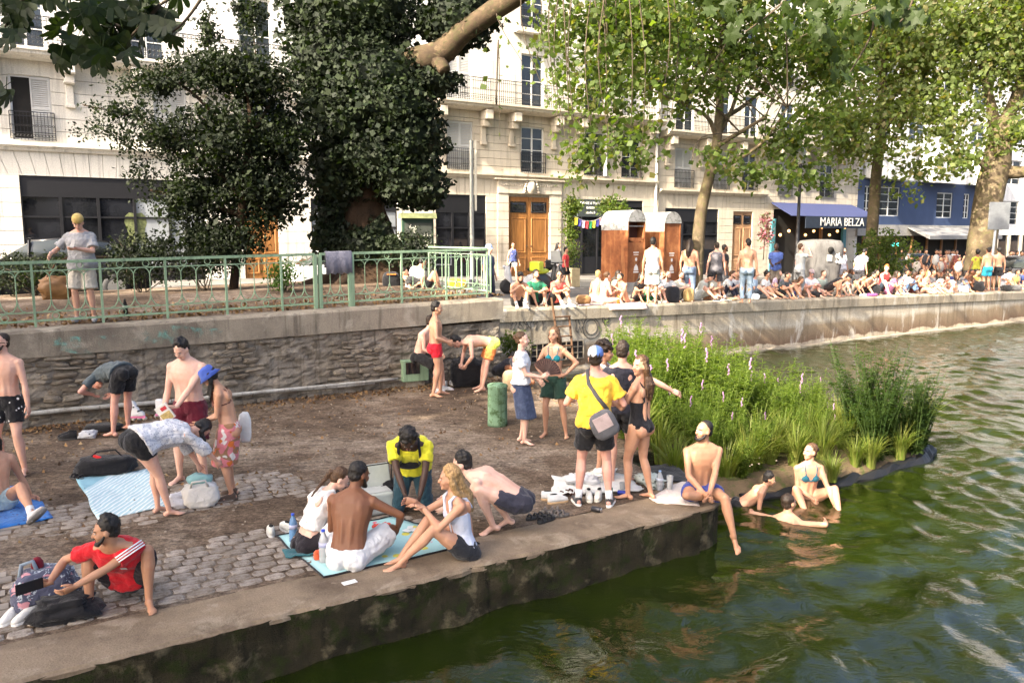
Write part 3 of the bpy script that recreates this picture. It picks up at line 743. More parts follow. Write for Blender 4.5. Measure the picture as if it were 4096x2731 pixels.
# awning with valance and lettering
aw = MB(); z0, z1 = 5.6, 4.75
aw.add([(40.0, 33.8, z0), (47.9, 33.8, z0), (48.3, 31.9, z1), (39.6, 31.9, z1), (40.0, 33.8, z0 - .06), (47.9, 33.8, z0 - .06), (48.3, 31.9, z1 - .03), (39.6, 31.9, z1 - .03)], [(0, 1, 2, 3), (7, 6, 5, 4), (0, 3, 7, 4), (1, 5, 6, 2), (3, 2, 6, 7)])
awn = Dd.put('awning', aw, m_awnblue)
mb = MB(); mb.box((40.9, 31.9, 4.02), (47.6, 31.94, 4.72)); Dd.put('valance', mb, M_plain('dark_blue_cloth', (0.02, 0.03, 0.05), .8), awn)
lettering('MARIA BELZA', 44.4, 31.87, 4.38, 0.72, m_lettering, Dd.root, Dd.o)
Dd.courses(39.5, 48.6, 8.9, 18.5, [(a, b, zf, zf + 2.2) for zf in (9.4, 12.6, 15.8) for a, b, k in wD], .5, m_stoneA, 'stone_course', .006)
for zf in (9.4, 12.6, 15.8):
    for a, b, k in wD: Dd.window(a, b, zf, zf + 2.2, 'win', True)
Dd.balcony(39.5, 48.6, 9.2, [40.2, 42.4, 44.0, 46.5], False)
# ---- blue modern house
E = Bld('blue_house', 'modern blue rendered house with white window bays and grey awning', 48.6, 66.0, 24, m_plaster)
wE = [(49.35, 50.1, 4.9, 6.9), (51.0, 53.4, 4.9, 6.9), (58.0, 60.1, 4.85, 6.7), (61.6, 62.4, 4.85, 6.7)]
E.courses(48.6, 66.0, 4.3, 7.35, wE, 4, m_bluewall, 'render_panel', 0)
for o in wE: E.window(*o, 'win', False)
E.box('fascia_band', 48.6, 66.0, 33.7, 34.0, 3.55, 4.3, M_plain('grey_fascia', (0.30, 0.29, 0.27), .7))
E.box('dark_front', 49.0, 66.0, 33.9, 33.99, .6, 3.55, m_dark)
for i in range(9): E.box('front_post', 49.4 + i * 1.9, 49.55 + i * 1.9, 33.78, 33.9, .6, 3.55, M_plain('varnished_wood', (0.20, 0.10, 0.04), .5))
for i, (a, b, z0, z1) in enumerate(((49.2, 53.8, 7.35, 9.4), (55.5, 60.5, 7.3, 9.4), (61.5, 65.6, 7.3, 9.4))):
    mb = MB(); mb.loft([[(a, FN, z0 + .1), (a + .5, 32.9, z0), (b - .5, 32.9, z0), (b, FN, z0 + .1)], [(a, FN, z1), (a + .5, 32.9, z1), (b - .5, 32.9, z1), (b, FN, z1)]]); E.put('bay', mb, m_plaster)
E.courses(48.6, 66, 9.4, 22, [(s, s + 2, z, z + 1.7) for z in (10.2, 13.2, 16.2) for s in (50, 54, 58, 62)], 4, m_plaster, 'render_panel', 0)
for z in (10.2, 13.2, 16.2):
    for s in (50, 54, 58, 62): E.window(s, s + 2, z, z + 1.7, 'win', False)
aw = MB(); aw.add([(54.3, 33.7, 4.15), (63.9, 33.7, 4.15), (63.9, 32.0, 3.55), (54.3, 32.0, 3.55), (54.3, 33.7, 4.1), (63.9, 33.7, 4.1), (63.9, 32.0, 3.3), (54.3, 32.0, 3.3)], [(0, 1, 2, 3), (7, 6, 5, 4), (0, 3, 7, 4), (1, 5, 6, 2), (3, 2, 6, 7)])
E.put('awning', aw, m_awngrey)
# ---- last house at the right edge
Fh = Bld('far_house', 'pale concrete house at the far right end of the street', 66.0, 100, 24, m_stoneA)
oF = [(s, s + 2.6, z, z + 1.9) for z in (4.4, 7.6, 10.8, 14.0) for s in (67.2, 71.6, 76, 80.5, 85)]
Fh.courses(66, 100, 3.6, 22, oF, 4.0, m_plaster, 'render_panel', 0.0)
for o in oF: Fh.window(*o, 'win', False)
Fh.box('dark_front', 66.6, 99, 33.9, 33.99, .2, 3.6, m_shopglass)
for i in range(12): Fh.box('front_post', 66.6 + i * 1.9, 66.9 + i * 1.9, 33.78, 33.9, .2, 3.6, m_stoneB)
# ============================================================ vegetation
def orient(N, bias=None, rg=rng):
    "random leaf frames: t along the leaf, b across"
    t = rg.normal(size=(N, 3)); t[:, 2] -= 0.35; t /= np.linalg.norm(t, axis=1, keepdims=True)
    nn = rg.normal(size=(N, 3)); nn[:, 2] += 0.7
    if bias is not None: nn += bias
    b = np.cross(t, nn); b /= np.linalg.norm(b, axis=1, keepdims=True) + 1e-9
    return t, b
def leaf_quads(P, size, ratio=0.62, bias=None, rg=rng):
    N = len(P); t, b = orient(N, bias, rg); sz = (size * rg.uniform(0.5, 1.3, N))[:, None] * 0.5
    n = np.cross(t, b)
    V = np.stack([P - t * sz, P + b * sz * ratio + n * sz * .15, P + t * sz, P - b * sz * ratio + n * sz * .15], 1).reshape(-1, 3)
    F = np.arange(4 * N).reshape(N, 4); return V, F
def blob_points(blobs, N, clump=0.35, per=26, shell=0.55, rg=rng):
    "points in clumps spread through ellipsoids (centre, radii)"
    vol = np.array([max(1e-3, b[1][0] * b[1][1] * b[1][2]) ** (2 / 3) * (b[2] if len(b) > 2 else 1) for b in blobs]); vol /= vol.sum(); out = []
    for bl, f in zip(blobs, vol):
        c, r = np.array(bl[0]), np.array(bl[1]); k = max(3, int(N * f / per))
        u = rg.normal(size=(k, 3)); u /= np.linalg.norm(u, axis=1, keepdims=True)
        q = c + u * r * (rg.uniform(0, 1, (k, 1)) ** shell)
        for p in q:
            m = max(4, int(rg.normal(per, per * .3))); out.append(p + rg.normal(size=(m, 3)) * clump * np.array([1, 1, .7]))
    return np.concatenate(out)
def crown(name, parent, blobs, N, size, mat, clump=0.35, per=26, shell=0.55, ratio=.62, kind=None, seed=1):
    rg = np.random.default_rng(seed)
    P = blob_points(blobs, N, clump, per, shell, rg); o = np.array(parent.location) if parent else 0
    V, F = leaf_quads(P, size, ratio, None, rg); return link(name, np_mesh(name, V - o, F, mat), parent, kind=kind), P
def limb(name, parent, pts, radii, mat, seg=9, wob=0.0):
    pts = [Vector(p) for p in pts]; path = []; rad = []
    for i in range(len(pts) - 1):
        p0, p1, p2, p3 = pts[max(0, i - 1)], pts[i], pts[i + 1], pts[min(len(pts) - 1, i + 2)]
        for k in range(5):
            t = k / 5; path.append(0.5 * ((2 * p1) + (p2 - p0) * t + (2 * p0 - 5 * p1 + 4 * p2 - p3) * t * t + (3 * p1 - p0 - 3 * p2 + p3) * t ** 3)); rad.append(radii[i] * (1 - t) + radii[i + 1] * t)
    path.append(pts[-1]); rad.append(radii[-1])
    if wob: path = [p + Vector((mnoise.noise(p * 1.3), mnoise.noise(p * 1.3 + Vector((9, 0, 0))), 0)) * wob for p in path]
    mb = MB(); mb.tube(path, rad, seg)
    o = Vector(parent.location) if parent else Vector((0, 0, 0)); return mb.xf(lambda p: p - o).build(name, mat, parent, smooth=True)
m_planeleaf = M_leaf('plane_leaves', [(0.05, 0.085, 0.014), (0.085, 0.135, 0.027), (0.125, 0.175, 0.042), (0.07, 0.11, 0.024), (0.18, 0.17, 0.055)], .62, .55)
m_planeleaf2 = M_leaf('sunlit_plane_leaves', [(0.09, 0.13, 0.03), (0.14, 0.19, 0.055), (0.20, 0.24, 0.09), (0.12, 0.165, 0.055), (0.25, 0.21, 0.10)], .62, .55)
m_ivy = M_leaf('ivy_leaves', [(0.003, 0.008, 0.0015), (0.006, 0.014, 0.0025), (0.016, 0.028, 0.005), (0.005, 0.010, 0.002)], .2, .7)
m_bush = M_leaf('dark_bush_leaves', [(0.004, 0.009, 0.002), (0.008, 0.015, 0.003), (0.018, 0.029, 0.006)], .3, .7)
m_chest = M_leaf('chestnut_leaves', [(0.007, 0.016, 0.003), (0.013, 0.026, 0.005), (0.02, 0.036, 0.007)], .4, .6)
m_twig = M_plain('twig_bark', (0.06, 0.045, 0.028), .9, 0, .2)

def tri(x, y, Y, rx, rz, ry=None, w=1.0):
    return (tuple(D(x, y, Y)), (rx, ry or rx * .8, rz), w)
def branches_to(parent, start, targets, r0, mat, k, rg):
    for i in rg.choice(len(targets), min(k, len(targets)), replace=False):
        e = Vector(targets[i]); s = Vector(start[int(rg.integers(len(start)))]); m = (s + e) / 2 + Vector((rg.normal() * .3, rg.normal() * .3, .3))
        limb('twig', parent, [s, m, e], [r0, r0 * .6, r0 * .25], mat, 5)

# ---- slender plane tree behind the urinals
b0 = D(2788, 1000, 31); b0.z = street_z(SN(b0)[0])
T2 = thing('plane_tree', 'slender leaning plane tree rising behind the rust brown urinals', 'tree', b0)
d2 = lambda x, y, Y=31: D(x, y, Y)
limb('trunk', T2, [b0, d2(2800, 880), d2(2838, 700), d2(2868, 560), d2(2880, 400), d2(2890, 200), d2(2900, -100)], [.27, .235, .205, .18, .15, .12, .08], m_bark, 10)
L2 = [[d2(2868, 560), d2(2830, 470, 30.6), d2(2740, 420, 30), d2(2600, 360, 29)], [d2(2872, 545), d2(2930, 430, 31.4), d2(2965, 300, 32), d2(2990, 100, 32)], [d2(2860, 590), d2(2960, 530, 30.4), d2(3060, 470, 30)], [d2(2840, 690), d2(2950, 640, 30.4), d2(3060, 560, 30), d2(3150, 430, 29.6)], [d2(2880, 480), d2(2980, 420, 32), d2(3120, 300, 33)]]
for p in L2: limb('branch', T2, p, [.11, .075, .05, .025][:len(p)], m_bark, 7)
bl2 = [tri(2500, 130, 30, 3.0, 2.0), tri(2880, 40, 31, 4.4, 2.2), tri(2700, 330, 30, 2.4, 1.2), tri(3010, 250, 31, 2.6, 1.6), tri(3180, 540, 30, 1.9, 1.3), tri(3050, 690, 29, 1.5, .55), tri(3300, 250, 32, 2.6, 2.2), tri(3240, 720, 30, .9, .7), tri(2880, 640, 29, 1.2, .5, None, .6)]
c2, P2 = crown('crown', T2, bl2, 12500, 0.24, m_planeleaf, .34, 20, .7, .8, seed=2)
branches_to(T2, [p[-1] for p in L2] + [p[-2] for p in L2], P2[::50], .03, m_twig, 40, np.random.default_rng(3))
# ---- pale plane tree in front of the blue house
b0 = D(3480, 1000, 41); b0.z = street_z(SN(b0)[0])
T3 = thing('plane_tree', 'pale trunked plane tree standing before the blue rendered house', 'tree', b0)
limb('trunk', T3, [b0, D(3490, 900, 41), D(3505, 700, 41), D(3520, 560, 41), D(3530, 350, 41), D(3540, 0, 41)], [.33, .29, .26, .24, .2, .12], m_bark, 10)
for p in ([D(3520, 560, 41), D(3440, 420, 40), D(3380, 250, 40)], [D(3525, 480, 41), D(3600, 330, 42), D(3640, 150, 42)], [D(3520, 540, 41), D(3580, 470, 40), D(3660, 430, 39.5)]): limb('branch', T3, p, [.13, .09, .04], m_bark, 7)
bl3 = [tri(3440, 160, 41, 4.0, 3.0), tri(3610, 430, 41, 2.8, 2.0), tri(3380, 500, 40, 2.4, 2.0), tri(3500, 600, 39, 2.2, .8, None, .7), tri(3680, 220, 42, 3.2, 3.0), tri(3640, 690, 39, 1.0, 1.2, None, .8), tri(3380, 730, 39, .6, .7, None, .6)]
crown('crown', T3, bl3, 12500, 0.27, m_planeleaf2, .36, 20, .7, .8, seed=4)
# ---- massive plane tree at the right
b0 = D(3925, 1050, 37.5); b0.z = street_z(SN(b0)[0])
T4 = thing('plane_tree', 'massive plane tree with thick mottled trunk beside the road sign back', 'tree', b0)
limb('trunk', T4, [b0, D(3928, 980, 37.5), D(3945, 850, 37.5), D(3965, 740, 37.5), D(3985, 660, 37.5), D(4010, 480, 37.8)], [.78, .62, .60, .62, .62, .42], m_bark, 14, .05)
for p, r in (([D(3980, 680, 37.5), D(4080, 690, 37), D(4250, 660, 36)], [.36, .28, .2]), ([D(4000, 520, 37.8), D(4070, 380, 38), D(4120, 150, 38)], [.34, .26, .16]), ([D(3990, 560, 37.8), D(3960, 400, 38), D(3900, 150, 38.5)], [.3, .2, .1]), ([D(3970, 700, 37.5), D(3910, 640, 37), D(3830, 600, 36.5)], [.2, .12, .05])): limb('branch', T4, p, r, m_bark, 9)
bl4 = [tri(3880, 130, 38, 4.2, 2.8), tri(4080, 260, 38, 3.6, 2.6), tri(3760, 450, 37, 2.0, 1.5), tri(3830, 620, 36, 1.6, 1.2), tri(4100, 520, 36.5, 2.2, 1.3, None, .8), tri(4030, 30, 38, 3.5, 2)]
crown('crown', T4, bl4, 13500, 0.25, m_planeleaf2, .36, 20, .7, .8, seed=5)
# ---- great ivy covered tree in the garden
b0 = D(1490, 1120, 22.3); b0.z = gz(8) + .12
TI = thing('ivy_covered_tree', 'huge old plane tree with trunk smothered in dark ivy and one bare limb', 'tree', b0)
dI = lambda x, y, Y=22.3: D(x, y, Y)
limb('trunk', TI, [b0 - Vector((0, 0, .3)), b0 + Vector((0, 0, .3)), dI(1478, 980), dI(1452, 800), dI(1440, 600), dI(1420, 350), dI(1400, 100), dI(1390, -200)], [1.25, .95, .72, .62, .6, .6, .55, .5], m_darkbark, 16, .12)
for a, ln in ((2.6, 1.6), (0.4, 1.3), (4.2, 1.5), (5.3, 1.2), (3.4, 1.9)):
    limb('root', TI, [b0 + Vector((math.cos(a) * .6, math.sin(a) * .6, .3)), b0 + Vector((math.cos(a) * 1.1, math.sin(a) * 1.1, .08)), b0 + Vector((math.cos(a) * ln, math.sin(a) * ln, -.05))], [.3, .2, .08], m_darkbark, 8)
limb('bare_limb', TI, [dI(1480, 330), dI(1620, 255, 22), dI(1760, 215, 21.6), dI(1850, 130, 21.3), dI(1950, 60, 21), dI(2080, -30, 20.5), dI(2300, -250, 19.5)], [.42, .36, .34, .27, .26, .25, .2], m_limb, 12, .06)
limb('limb_stub', TI, [dI(1740, 225, 21.6), dI(1765, 262, 21.4), dI(1780, 285, 21.3)], [.22, .2, .16], m_limb, 9)
def surf_points(blobs, N, rg, out=.06):
    P = []; Nn = []
    w = np.array([b[1][0] * b[1][2] for b in blobs]); w /= w.sum()
    for b, f in zip(blobs, w):
        k = int(N * f); u = rg.normal(size=(k, 3)); u /= np.linalg.norm(u, axis=1, keepdims=True)
        lump = 1 + .16 * np.sin(u[:, :1] * 7 + b[0][0] * 3) * np.sin(u[:, 2:] * 8 + b[0][2]) + rg.normal(size=(k, 1)) * out
        P.append(np.array(b[0]) + u * np.array(b[1]) * lump); Nn.append(u)
    return np.concatenate(P), np.concatenate(Nn)
ivb = [tri(1400, 30, 22.3, 1.75, 1.2, 1.4), tri(1370, 230, 22.3, 1.5, 1.3, 1.3), tri(1500, 330, 22, 1.45, 1.1, 1.4), tri(1560, 430, 21.8, 1.25, .8, 1.2), tri(1420, 470, 22, 1.35, 1.1, 1.3), tri(1610, 560, 21.9, 1.15, .85, 1.1), tri(1500, 620, 22, 1.4, .9, 1.3), tri(1620, 720, 21.9, 1.05, .7, 1.0), tri(1700, 770, 21.8, .55, .45, .6), tri(1370, 700, 22.1, .9, 1.0, .9), tri(1340, 860, 22.2, .55, .55, .6), tri(1320, 960, 22, .5, .5, .6), tri(1430, 990, 21.7, .9, .55, .55), tri(1510, 940, 21.8, .35, .5, .4), tri(1850, 60, 21.8, .95, .85, .8), tri(1720, 330, 21.8, .8, .35, .6), tri(1740, 100, 22, .5, .45, .5)]
rg = np.random.default_rng(12)
P, Nn = surf_points(ivb, 38000, rg, .09)
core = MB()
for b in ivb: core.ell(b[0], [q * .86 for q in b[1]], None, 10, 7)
core.xf(lambda p: p - b0).build('ivy_shade_core', m_ivy, TI)  # solid core added to stand in for the shade inside the ivy
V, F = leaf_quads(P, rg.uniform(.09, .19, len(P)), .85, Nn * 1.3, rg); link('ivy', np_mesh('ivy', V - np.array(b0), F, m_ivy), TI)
# hanging strands with large leaves from the bare limb
def lobed_leaf(size, lobes=5, depth=.5):
    pts = []; k = lobes * 2
    for i in range(k + 1):
        a = -2.35 + 4.7 * i / k; r = size * (1.0 if i % 2 else depth) * (1 - .22 * abs(a) / 2.35)
        pts.append((math.sin(a) * r, math.cos(a) * r + size * .1, .06 * size * math.cos(a * 3)))
    return pts + [(0.02 * size, -.55 * size, 0), (-.02 * size, -.55 * size, 0)]
lm = []
for k in range(3):
    mb = MB(); p = lobed_leaf(.105, 5, .5 + .06 * k); mb.add([(0, 0, 0)] + p, [(0, i + 1, i + 2) for i in range(len(p) - 1)] + [(0, len(p), 1)]); lm.append(mb.mesh('leaf', m_planeleaf))
rg = np.random.default_rng(21); cnt = 0; extra = []
strands = [(x, yb, Y) for x, yb, Y in [(2090, 250, 20), (2130, 330, 20), (2190, 400, 19.5), (2240, 520, 19.5), (2280, 600, 19), (2330, 710, 19), (2290, 690, 19.5), (2390, 700, 19), (2430, 640, 19.4), (2470, 700, 19), (2520, 640, 19.2), (2560, 690, 19), (2360, 560, 20), (2620, 560, 20), (2680, 500, 20), (2220, 340, 21), (2450, 480, 20), (2500, 560, 20.5), (2000, 560, 18), (2160, 190, 20)]]
for (x, yb, Y) in strands:
    top = D(x + rg.normal() * 30 - 30, -250, Y + rg.normal() * .3); end = D(x, yb, Y); mid = (top + end) / 2 + Vector((rg.normal() * .35, rg.normal() * .3, 0))
    if x == 2000: top = D(1985, 420, Y)
    limb('hanging_twig', TI, [top, mid, end], [.022, .014, .005], m_twig, 5)
    k = int((yb + 60) / 14) if x != 2000 else 7
    for i in range(k):
        t = rg.uniform(.18, 1.0); p = (top * (1 - t) ** 2 + mid * 2 * t * (1 - t) + end * t * t) + Vector(rg.normal(size=3) * .22 * (0.5 + t))
        if t > .75 and rg.random() < .5: p += Vector(rg.normal(size=3) * .15)
        if cnt < 300:
            o = link('leaf', lm[cnt % 3], TI, loc=p - b0); o.rotation_euler = (R(rg.uniform(-150, -40)), R(rg.normal() * 40), rg.uniform(0, 6.28)); q = rg.uniform(.55, 1.0); o.scale = (q, q, q); cnt += 1
        else: extra.append(p)
V, F = leaf_quads(np.array([tuple(p) for p in extra]), .18, .9); link('hanging_leaves', np_mesh('hanging_leaves', V - np.array(b0), F, m_planeleaf), TI, kind='stuff')
bl = [tri(2330, 610, 19.2, .55, .75), tri(2530, 560, 19.4, .7, .7), tri(2420, 300, 20, 1.3, 1.2), tri(2620, 130, 20.5, 1.4, 1.1), tri(2270, 120, 20.5, .7, .8), tri(2480, 60, 21, 1.6, .8)]
cr, _ = crown('outer_foliage', TI, bl, 4200, .16, m_planeleaf, .3, 16, .7, .9, seed=9)
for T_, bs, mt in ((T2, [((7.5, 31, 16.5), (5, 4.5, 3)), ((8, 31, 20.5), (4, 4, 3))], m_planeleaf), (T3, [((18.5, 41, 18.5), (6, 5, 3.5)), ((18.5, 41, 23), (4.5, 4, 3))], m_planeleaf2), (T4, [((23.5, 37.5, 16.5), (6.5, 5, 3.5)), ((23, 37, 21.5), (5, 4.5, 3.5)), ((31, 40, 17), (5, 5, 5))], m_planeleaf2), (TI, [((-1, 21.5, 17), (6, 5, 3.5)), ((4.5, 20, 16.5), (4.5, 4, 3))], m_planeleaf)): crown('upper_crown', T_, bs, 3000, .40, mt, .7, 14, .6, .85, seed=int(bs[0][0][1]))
# ---- dark small leaved tree left of it
b0 = D(930, 1080, 20); b0.z = gz(4) + .1
TB = thing('dark_leafy_tree', 'dark small leaved tree spreading low left of the ivy covered trunk', 'tree', b0)
limb('trunk', TB, [b0, D(960, 900, 20), D(980, 700, 20), D(1000, 450, 20), D(960, 280, 20)], [.12, .1, .08, .06, .03], m_darkbark, 8)
for p in ([D(970, 800, 20), D(800, 620, 19.8), D(560, 480, 19.5), D(330, 420, 19.3)], [D(985, 620, 20), D(820, 420, 20), D(700, 320, 20)], [D(965, 860, 20), D(760, 800, 19.8), D(600, 760, 19.6)], [D(990, 560, 20), D(1080, 420, 20.3)]): limb('branch', TB, p, [.07, .045, .025, .012][:len(p)], m_darkbark, 6)
blb = [tri(620, 340, 19.6, 1.2, .32), tri(850, 290, 20, 1.4, .55), tri(1030, 330, 20.3, 1.0, .9), tri(900, 560, 20, 1.7, 1.0), tri(1000, 760, 20.3, 1.3, 1.2), tri(760, 780, 19.8, 1.1, .75), tri(640, 540, 19.6, .9, .45), tri(870, 960, 20, 1.3, .7), tri(470, 440, 19.4, .8, .22), tri(390, 520, 19.3, .6, .14, None, .7), tri(480, 580, 19.4, .5, .15, None, .6), tri(1130, 560, 20.6, .9, 1.2), tri(560, 690, 19.6, .3, .4), tri(1120, 780, 20.6, .8, .6)]
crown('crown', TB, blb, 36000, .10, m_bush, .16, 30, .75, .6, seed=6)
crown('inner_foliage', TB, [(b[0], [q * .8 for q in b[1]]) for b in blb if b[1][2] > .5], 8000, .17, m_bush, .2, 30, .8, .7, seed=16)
# ---- low shrubs in the garden
def shrub(name, label, x, y, Y, rx, rz, N, size, mat, seed, z=None):
    c = D(x, y, Y); b = Vector((c.x, c.y, z if z is not None else gz(SN(c)[0]) + .1))
    o = thing(name, label, 'shrub', b); rg = np.random.default_rng(seed)
    for i in range(7): limb('stem', o, [b + Vector((rg.normal() * .08, rg.normal() * .08, -.05)), b + Vector((rg.normal() * rx * .3, rg.normal() * rx * .2, (c.z - b.z) * .7)), c + Vector((rg.normal() * rx * .5, rg.normal() * rx * .3, rg.normal() * rz * .5))], [.016, .01, .004], m_twig, 5)
    crown('foliage', o, [(tuple(c), (rx, rx * .7, rz))], N, size, mat, .12, 22, .5, .6, seed=seed); return o
shrub('garden_shrub', 'low dark shrub behind the railing at the far left beside the black car', 130, 1090, 19.5, 1.3, .5, 3500, .09, m_bush, 31)
shrub('garden_shrub', 'dark shrub with pale flowers right of the man in the cap', 560, 1040, 19.5, .9, .62, 3400, .09, m_bush, 32)
shrub('garden_shrub', 'dark shrub in the middle of the railing below the leafy tree', 800, 1020, 19.5, 1.0, .6, 3400, .09, m_bush, 33)
shrub('garden_shrub', 'small fresh green shrub at the foot of the railing gate', 1135, 1100, 18.5, .35, .3, 900, .08, M_leaf('fresh_shrub_leaves', [(.04, .09, .012), (.07, .13, .02)], .4), 34)
shrub('garden_shrub', 'ivy shrub between the ivy trunk and the advertising panel', 1640, 1010, 21, .8, .55, 2200, .10, m_ivy, 35)
shrub('street_shrub', 'rounded green shrub before the blue house beside the parked car', 3545, 1040, 38, 1.55, 1.6, 4200, .14, m_planeleaf, 36, street_z(34))
o = shrub('wall_creeper', 'green creeper hanging on the wall corner behind the two standing women', 2055, 1370, 19.2, .32, .28, 900, .08, m_planeleaf, 37, QZ)
# white flowers on the flowering shrub
# ---- trees out of frame on the left bank; they throw the dappled shade
for i, (x, y, r, hh) in enumerate(((-20.5, -1.5, 5.2, 13.5), (-13.5, -8.5, 5.0, 12.5), (-18.0, 4.2, 4.6, 12.5), (-6.5, -12.5, 4.4, 12.0), (-13, -1.5, 4.5, 10.5))):
    b = Vector((x, y, QZ + .5)); o = thing('bank_tree', ['plane tree on the bank outside the left edge of the view', 'plane tree on the bank behind the camera to the left', 'plane tree outside the left edge level with the garden', 'plane tree behind the camera near the bridge', 'plane tree just outside the left edge near the quay'][i], 'tree', b)
    limb('trunk', o, [b, b + Vector((.1, .2, 4)), b + Vector((.3, .1, 8)), b + Vector((0, 0, hh))], [.4, .32, .25, .1], m_bark, 8)
    crown('crown', o, [((x, y, hh), (r, r, 3.4)), ((x + 2, y + 1, hh - 2), (r * .7, r * .7, 2.5))], 9000, .5, m_planeleaf, .7, 14, .6, .85, seed=40 + i)

# ---- overhanging chestnut leaves, top left
leafl = []
def leaflet(L, w):
    return [(0, 0), (w * .35, L * .35), (w * .5, L * .68), (w * .36, L * .88), (0, L), (-w * .36, L * .88), (-w * .5, L * .68), (-w * .35, L * .35)]
for k in range(3):
    mb = MB(); nl = 5 + k % 3
    for i in range(nl):
        a = R(-75 + 150 * i / (nl - 1)); L = .22 * (1 - .30 * abs(a) / 1.3)
        q = [(x * math.cos(a) + y * math.sin(a), -x * math.sin(a) + y * math.cos(a), -abs(x) * -.35 - .25 * y * y / .19) for x, y in leaflet(L, .066)]
        mb.add(q, [tuple(range(8))])
    mb.box((-.003, -.12, -.003), (.003, 0, .003)); leafl.append(mb.mesh('leaf', m_chest))
TC = thing('overhanging_chestnut_branch', 'dark chestnut branch with fingered leaves hanging into the top left', 'branch', D(600, -300, 8))
rg = np.random.default_rng(77); tb = Vector(TC.location)
for p in ([(900, -150), (640, 20), (480, 110), (300, 150)], [(640, 20), (520, 150), (420, 230), (360, 255)], [(900, -150), (760, 60), (690, 130)], [(200, -150), (60, 40), (20, 110)], [(480, 110), (360, 60), (280, 40)]):
    limb('twig', TC, [D(x, y, 8 + i * .05) for i, (x, y) in enumerate(p)], [.02, .014, .009, .005][:len(p)], m_twig, 5)
spots = [(300, 40), (335, 95), (275, 130), (330, 170), (250, 200), (290, 235), (345, 225), (400, 60), (440, 100), (400, 140), (480, 60), (450, 170), (500, 190), (470, 225), (400, 235), (380, 195), (560, 70), (600, 95), (640, 130), (680, 155), (520, 20), (560, 130), (620, 30), (700, 20), (590, 10), (440, 20), (330, 10), (250, -10), (30, 60), (70, 20), (50, 110), (90, 150), (15, 140), (20, 15), (110, 60), (40, -10), (75, 90), (8, 400), (5, 380), (470, 130), (515, 110), (640, 75), (390, 100), (300, 190), (210, 0)]
for x, y in spots:
    for j in range(2):
        o = link('leaf', leafl[int(rg.integers(3))], TC, loc=D(x + rg.normal() * 22, y - 25 + rg.normal() * 16, 8 + rg.normal() * .25) - tb)
        o.rotation_euler = (R(rg.uniform(-130, -60)), R(rg.normal() * 25), rg.uniform(-1.2, 1.2) + (math.pi if rg.random() < .3 else 0)); q = rg.uniform(.75, 1.15); o.scale = (q, q, q)
# ---- overhanging plane leaves, top right
TP = thing('overhanging_plane_branch', 'dark plane branch with lobed leaves hanging into the top right', 'branch', D(3400, -300, 11)); tb = Vector(TP.location)
for p in ([(3700, -150), (3500, 30), (3350, 80), (3200, 150)], [(3500, 30), (3480, 150), (3400, 290)], [(3300, -150), (3100, 40), (2980, 130)], [(3700, -150), (3640, 30), (3600, 90)]):
    limb('twig', TP, [D(x, y, 11 + i * .06) for i, (x, y) in enumerate(p)], [.02, .014, .009, .005][:len(p)], m_twig, 5)
lmd = []
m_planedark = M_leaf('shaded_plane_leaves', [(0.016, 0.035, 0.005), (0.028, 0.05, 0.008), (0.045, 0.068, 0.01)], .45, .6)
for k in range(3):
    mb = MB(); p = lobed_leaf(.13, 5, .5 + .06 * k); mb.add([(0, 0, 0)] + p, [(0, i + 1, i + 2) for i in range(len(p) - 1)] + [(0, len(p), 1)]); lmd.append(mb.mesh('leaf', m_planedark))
sp2 = [(3200 + 60 * i, 20 + 30 * (i % 3)) for i in range(9)] + [(3170, 90), (3220, 130), (3260, 110), (3340, 60), (3400, 100), (3620, 60), (3650, 90), (3600, 30), (3390, 280), (3420, 310), (3360, 300), (3440, 110), (3300, 150), (2930, 60), (2980, 120), (3020, 60), (2900, 150), (3080, 30), (3130, 100), (2860, 40), (3500, 60), (3560, 80)]
for x, y in sp2:
    for j in range(4):
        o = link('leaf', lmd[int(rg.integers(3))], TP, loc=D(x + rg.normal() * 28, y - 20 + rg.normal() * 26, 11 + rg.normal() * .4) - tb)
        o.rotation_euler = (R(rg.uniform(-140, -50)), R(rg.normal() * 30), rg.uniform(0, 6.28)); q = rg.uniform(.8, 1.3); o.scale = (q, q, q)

# ============================================================ planted island
IS = [(7.14, 7.5), (8.2, 7.15), (9.4, 7.0), (10.8, 6.95), (12.0, 7.0), (12.9, 7.35), (13.4, 8.1), (13.3, 9.6), (12.6, 11.2), (11.2, 12.6), (9.95, 13.0), (9.93, 8.5), (7.16, 8.42)]
mb = MB(); cx, cy = 10.2, 9.0
rings = [[(cx + (s - cx) * k, cy + (n - cy) * k, z) for s, n in IS] for k, z in ((1.03, -.8), (1.01, -.06), (.97, .10), (.86, .22), (.5, .30))]
mb.loft(rings).sn().build('planted_island', M_stain('island_soil', (0.17, 0.12, 0.07), (0.07, 0.05, 0.03), False, 2, (0.05, 0.07, 0.015), .8), kind='structure')
m_liner = M_plain('black_pond_liner', (0.006, 0.006, 0.007), .6, 0, .3, 5)
mb = MB(); ring = [(cx + (s - cx) * 1.02, cy + (n - cy) * 1.02) for s, n in IS[1:9]]
rg = np.random.default_rng(5); pr = []
for i in range(len(ring) - 1):
    for k in range(6):
        t = k / 6; s_, n_ = ring[i][0] * (1 - t) + ring[i + 1][0] * t, ring[i][1] * (1 - t) + ring[i + 1][1] * t; j = rg.normal() * .025
        pr.append([(s_, n_ - .04 + j, -.3), (s_, n_ - .05 + j, .03 + rg.normal() * .015), (s_ , n_ + .02, .09 + rg.normal() * .02), (s_, n_ + .10, .12 + rg.normal() * .03), (s_, n_ + .16, .08), (s_, n_ + .16, -.3)])
mb.loft(pr).sn().build('pond_liner', m_liner, label='black plastic liner rolled over the front rim of the planted island', cat='liner')
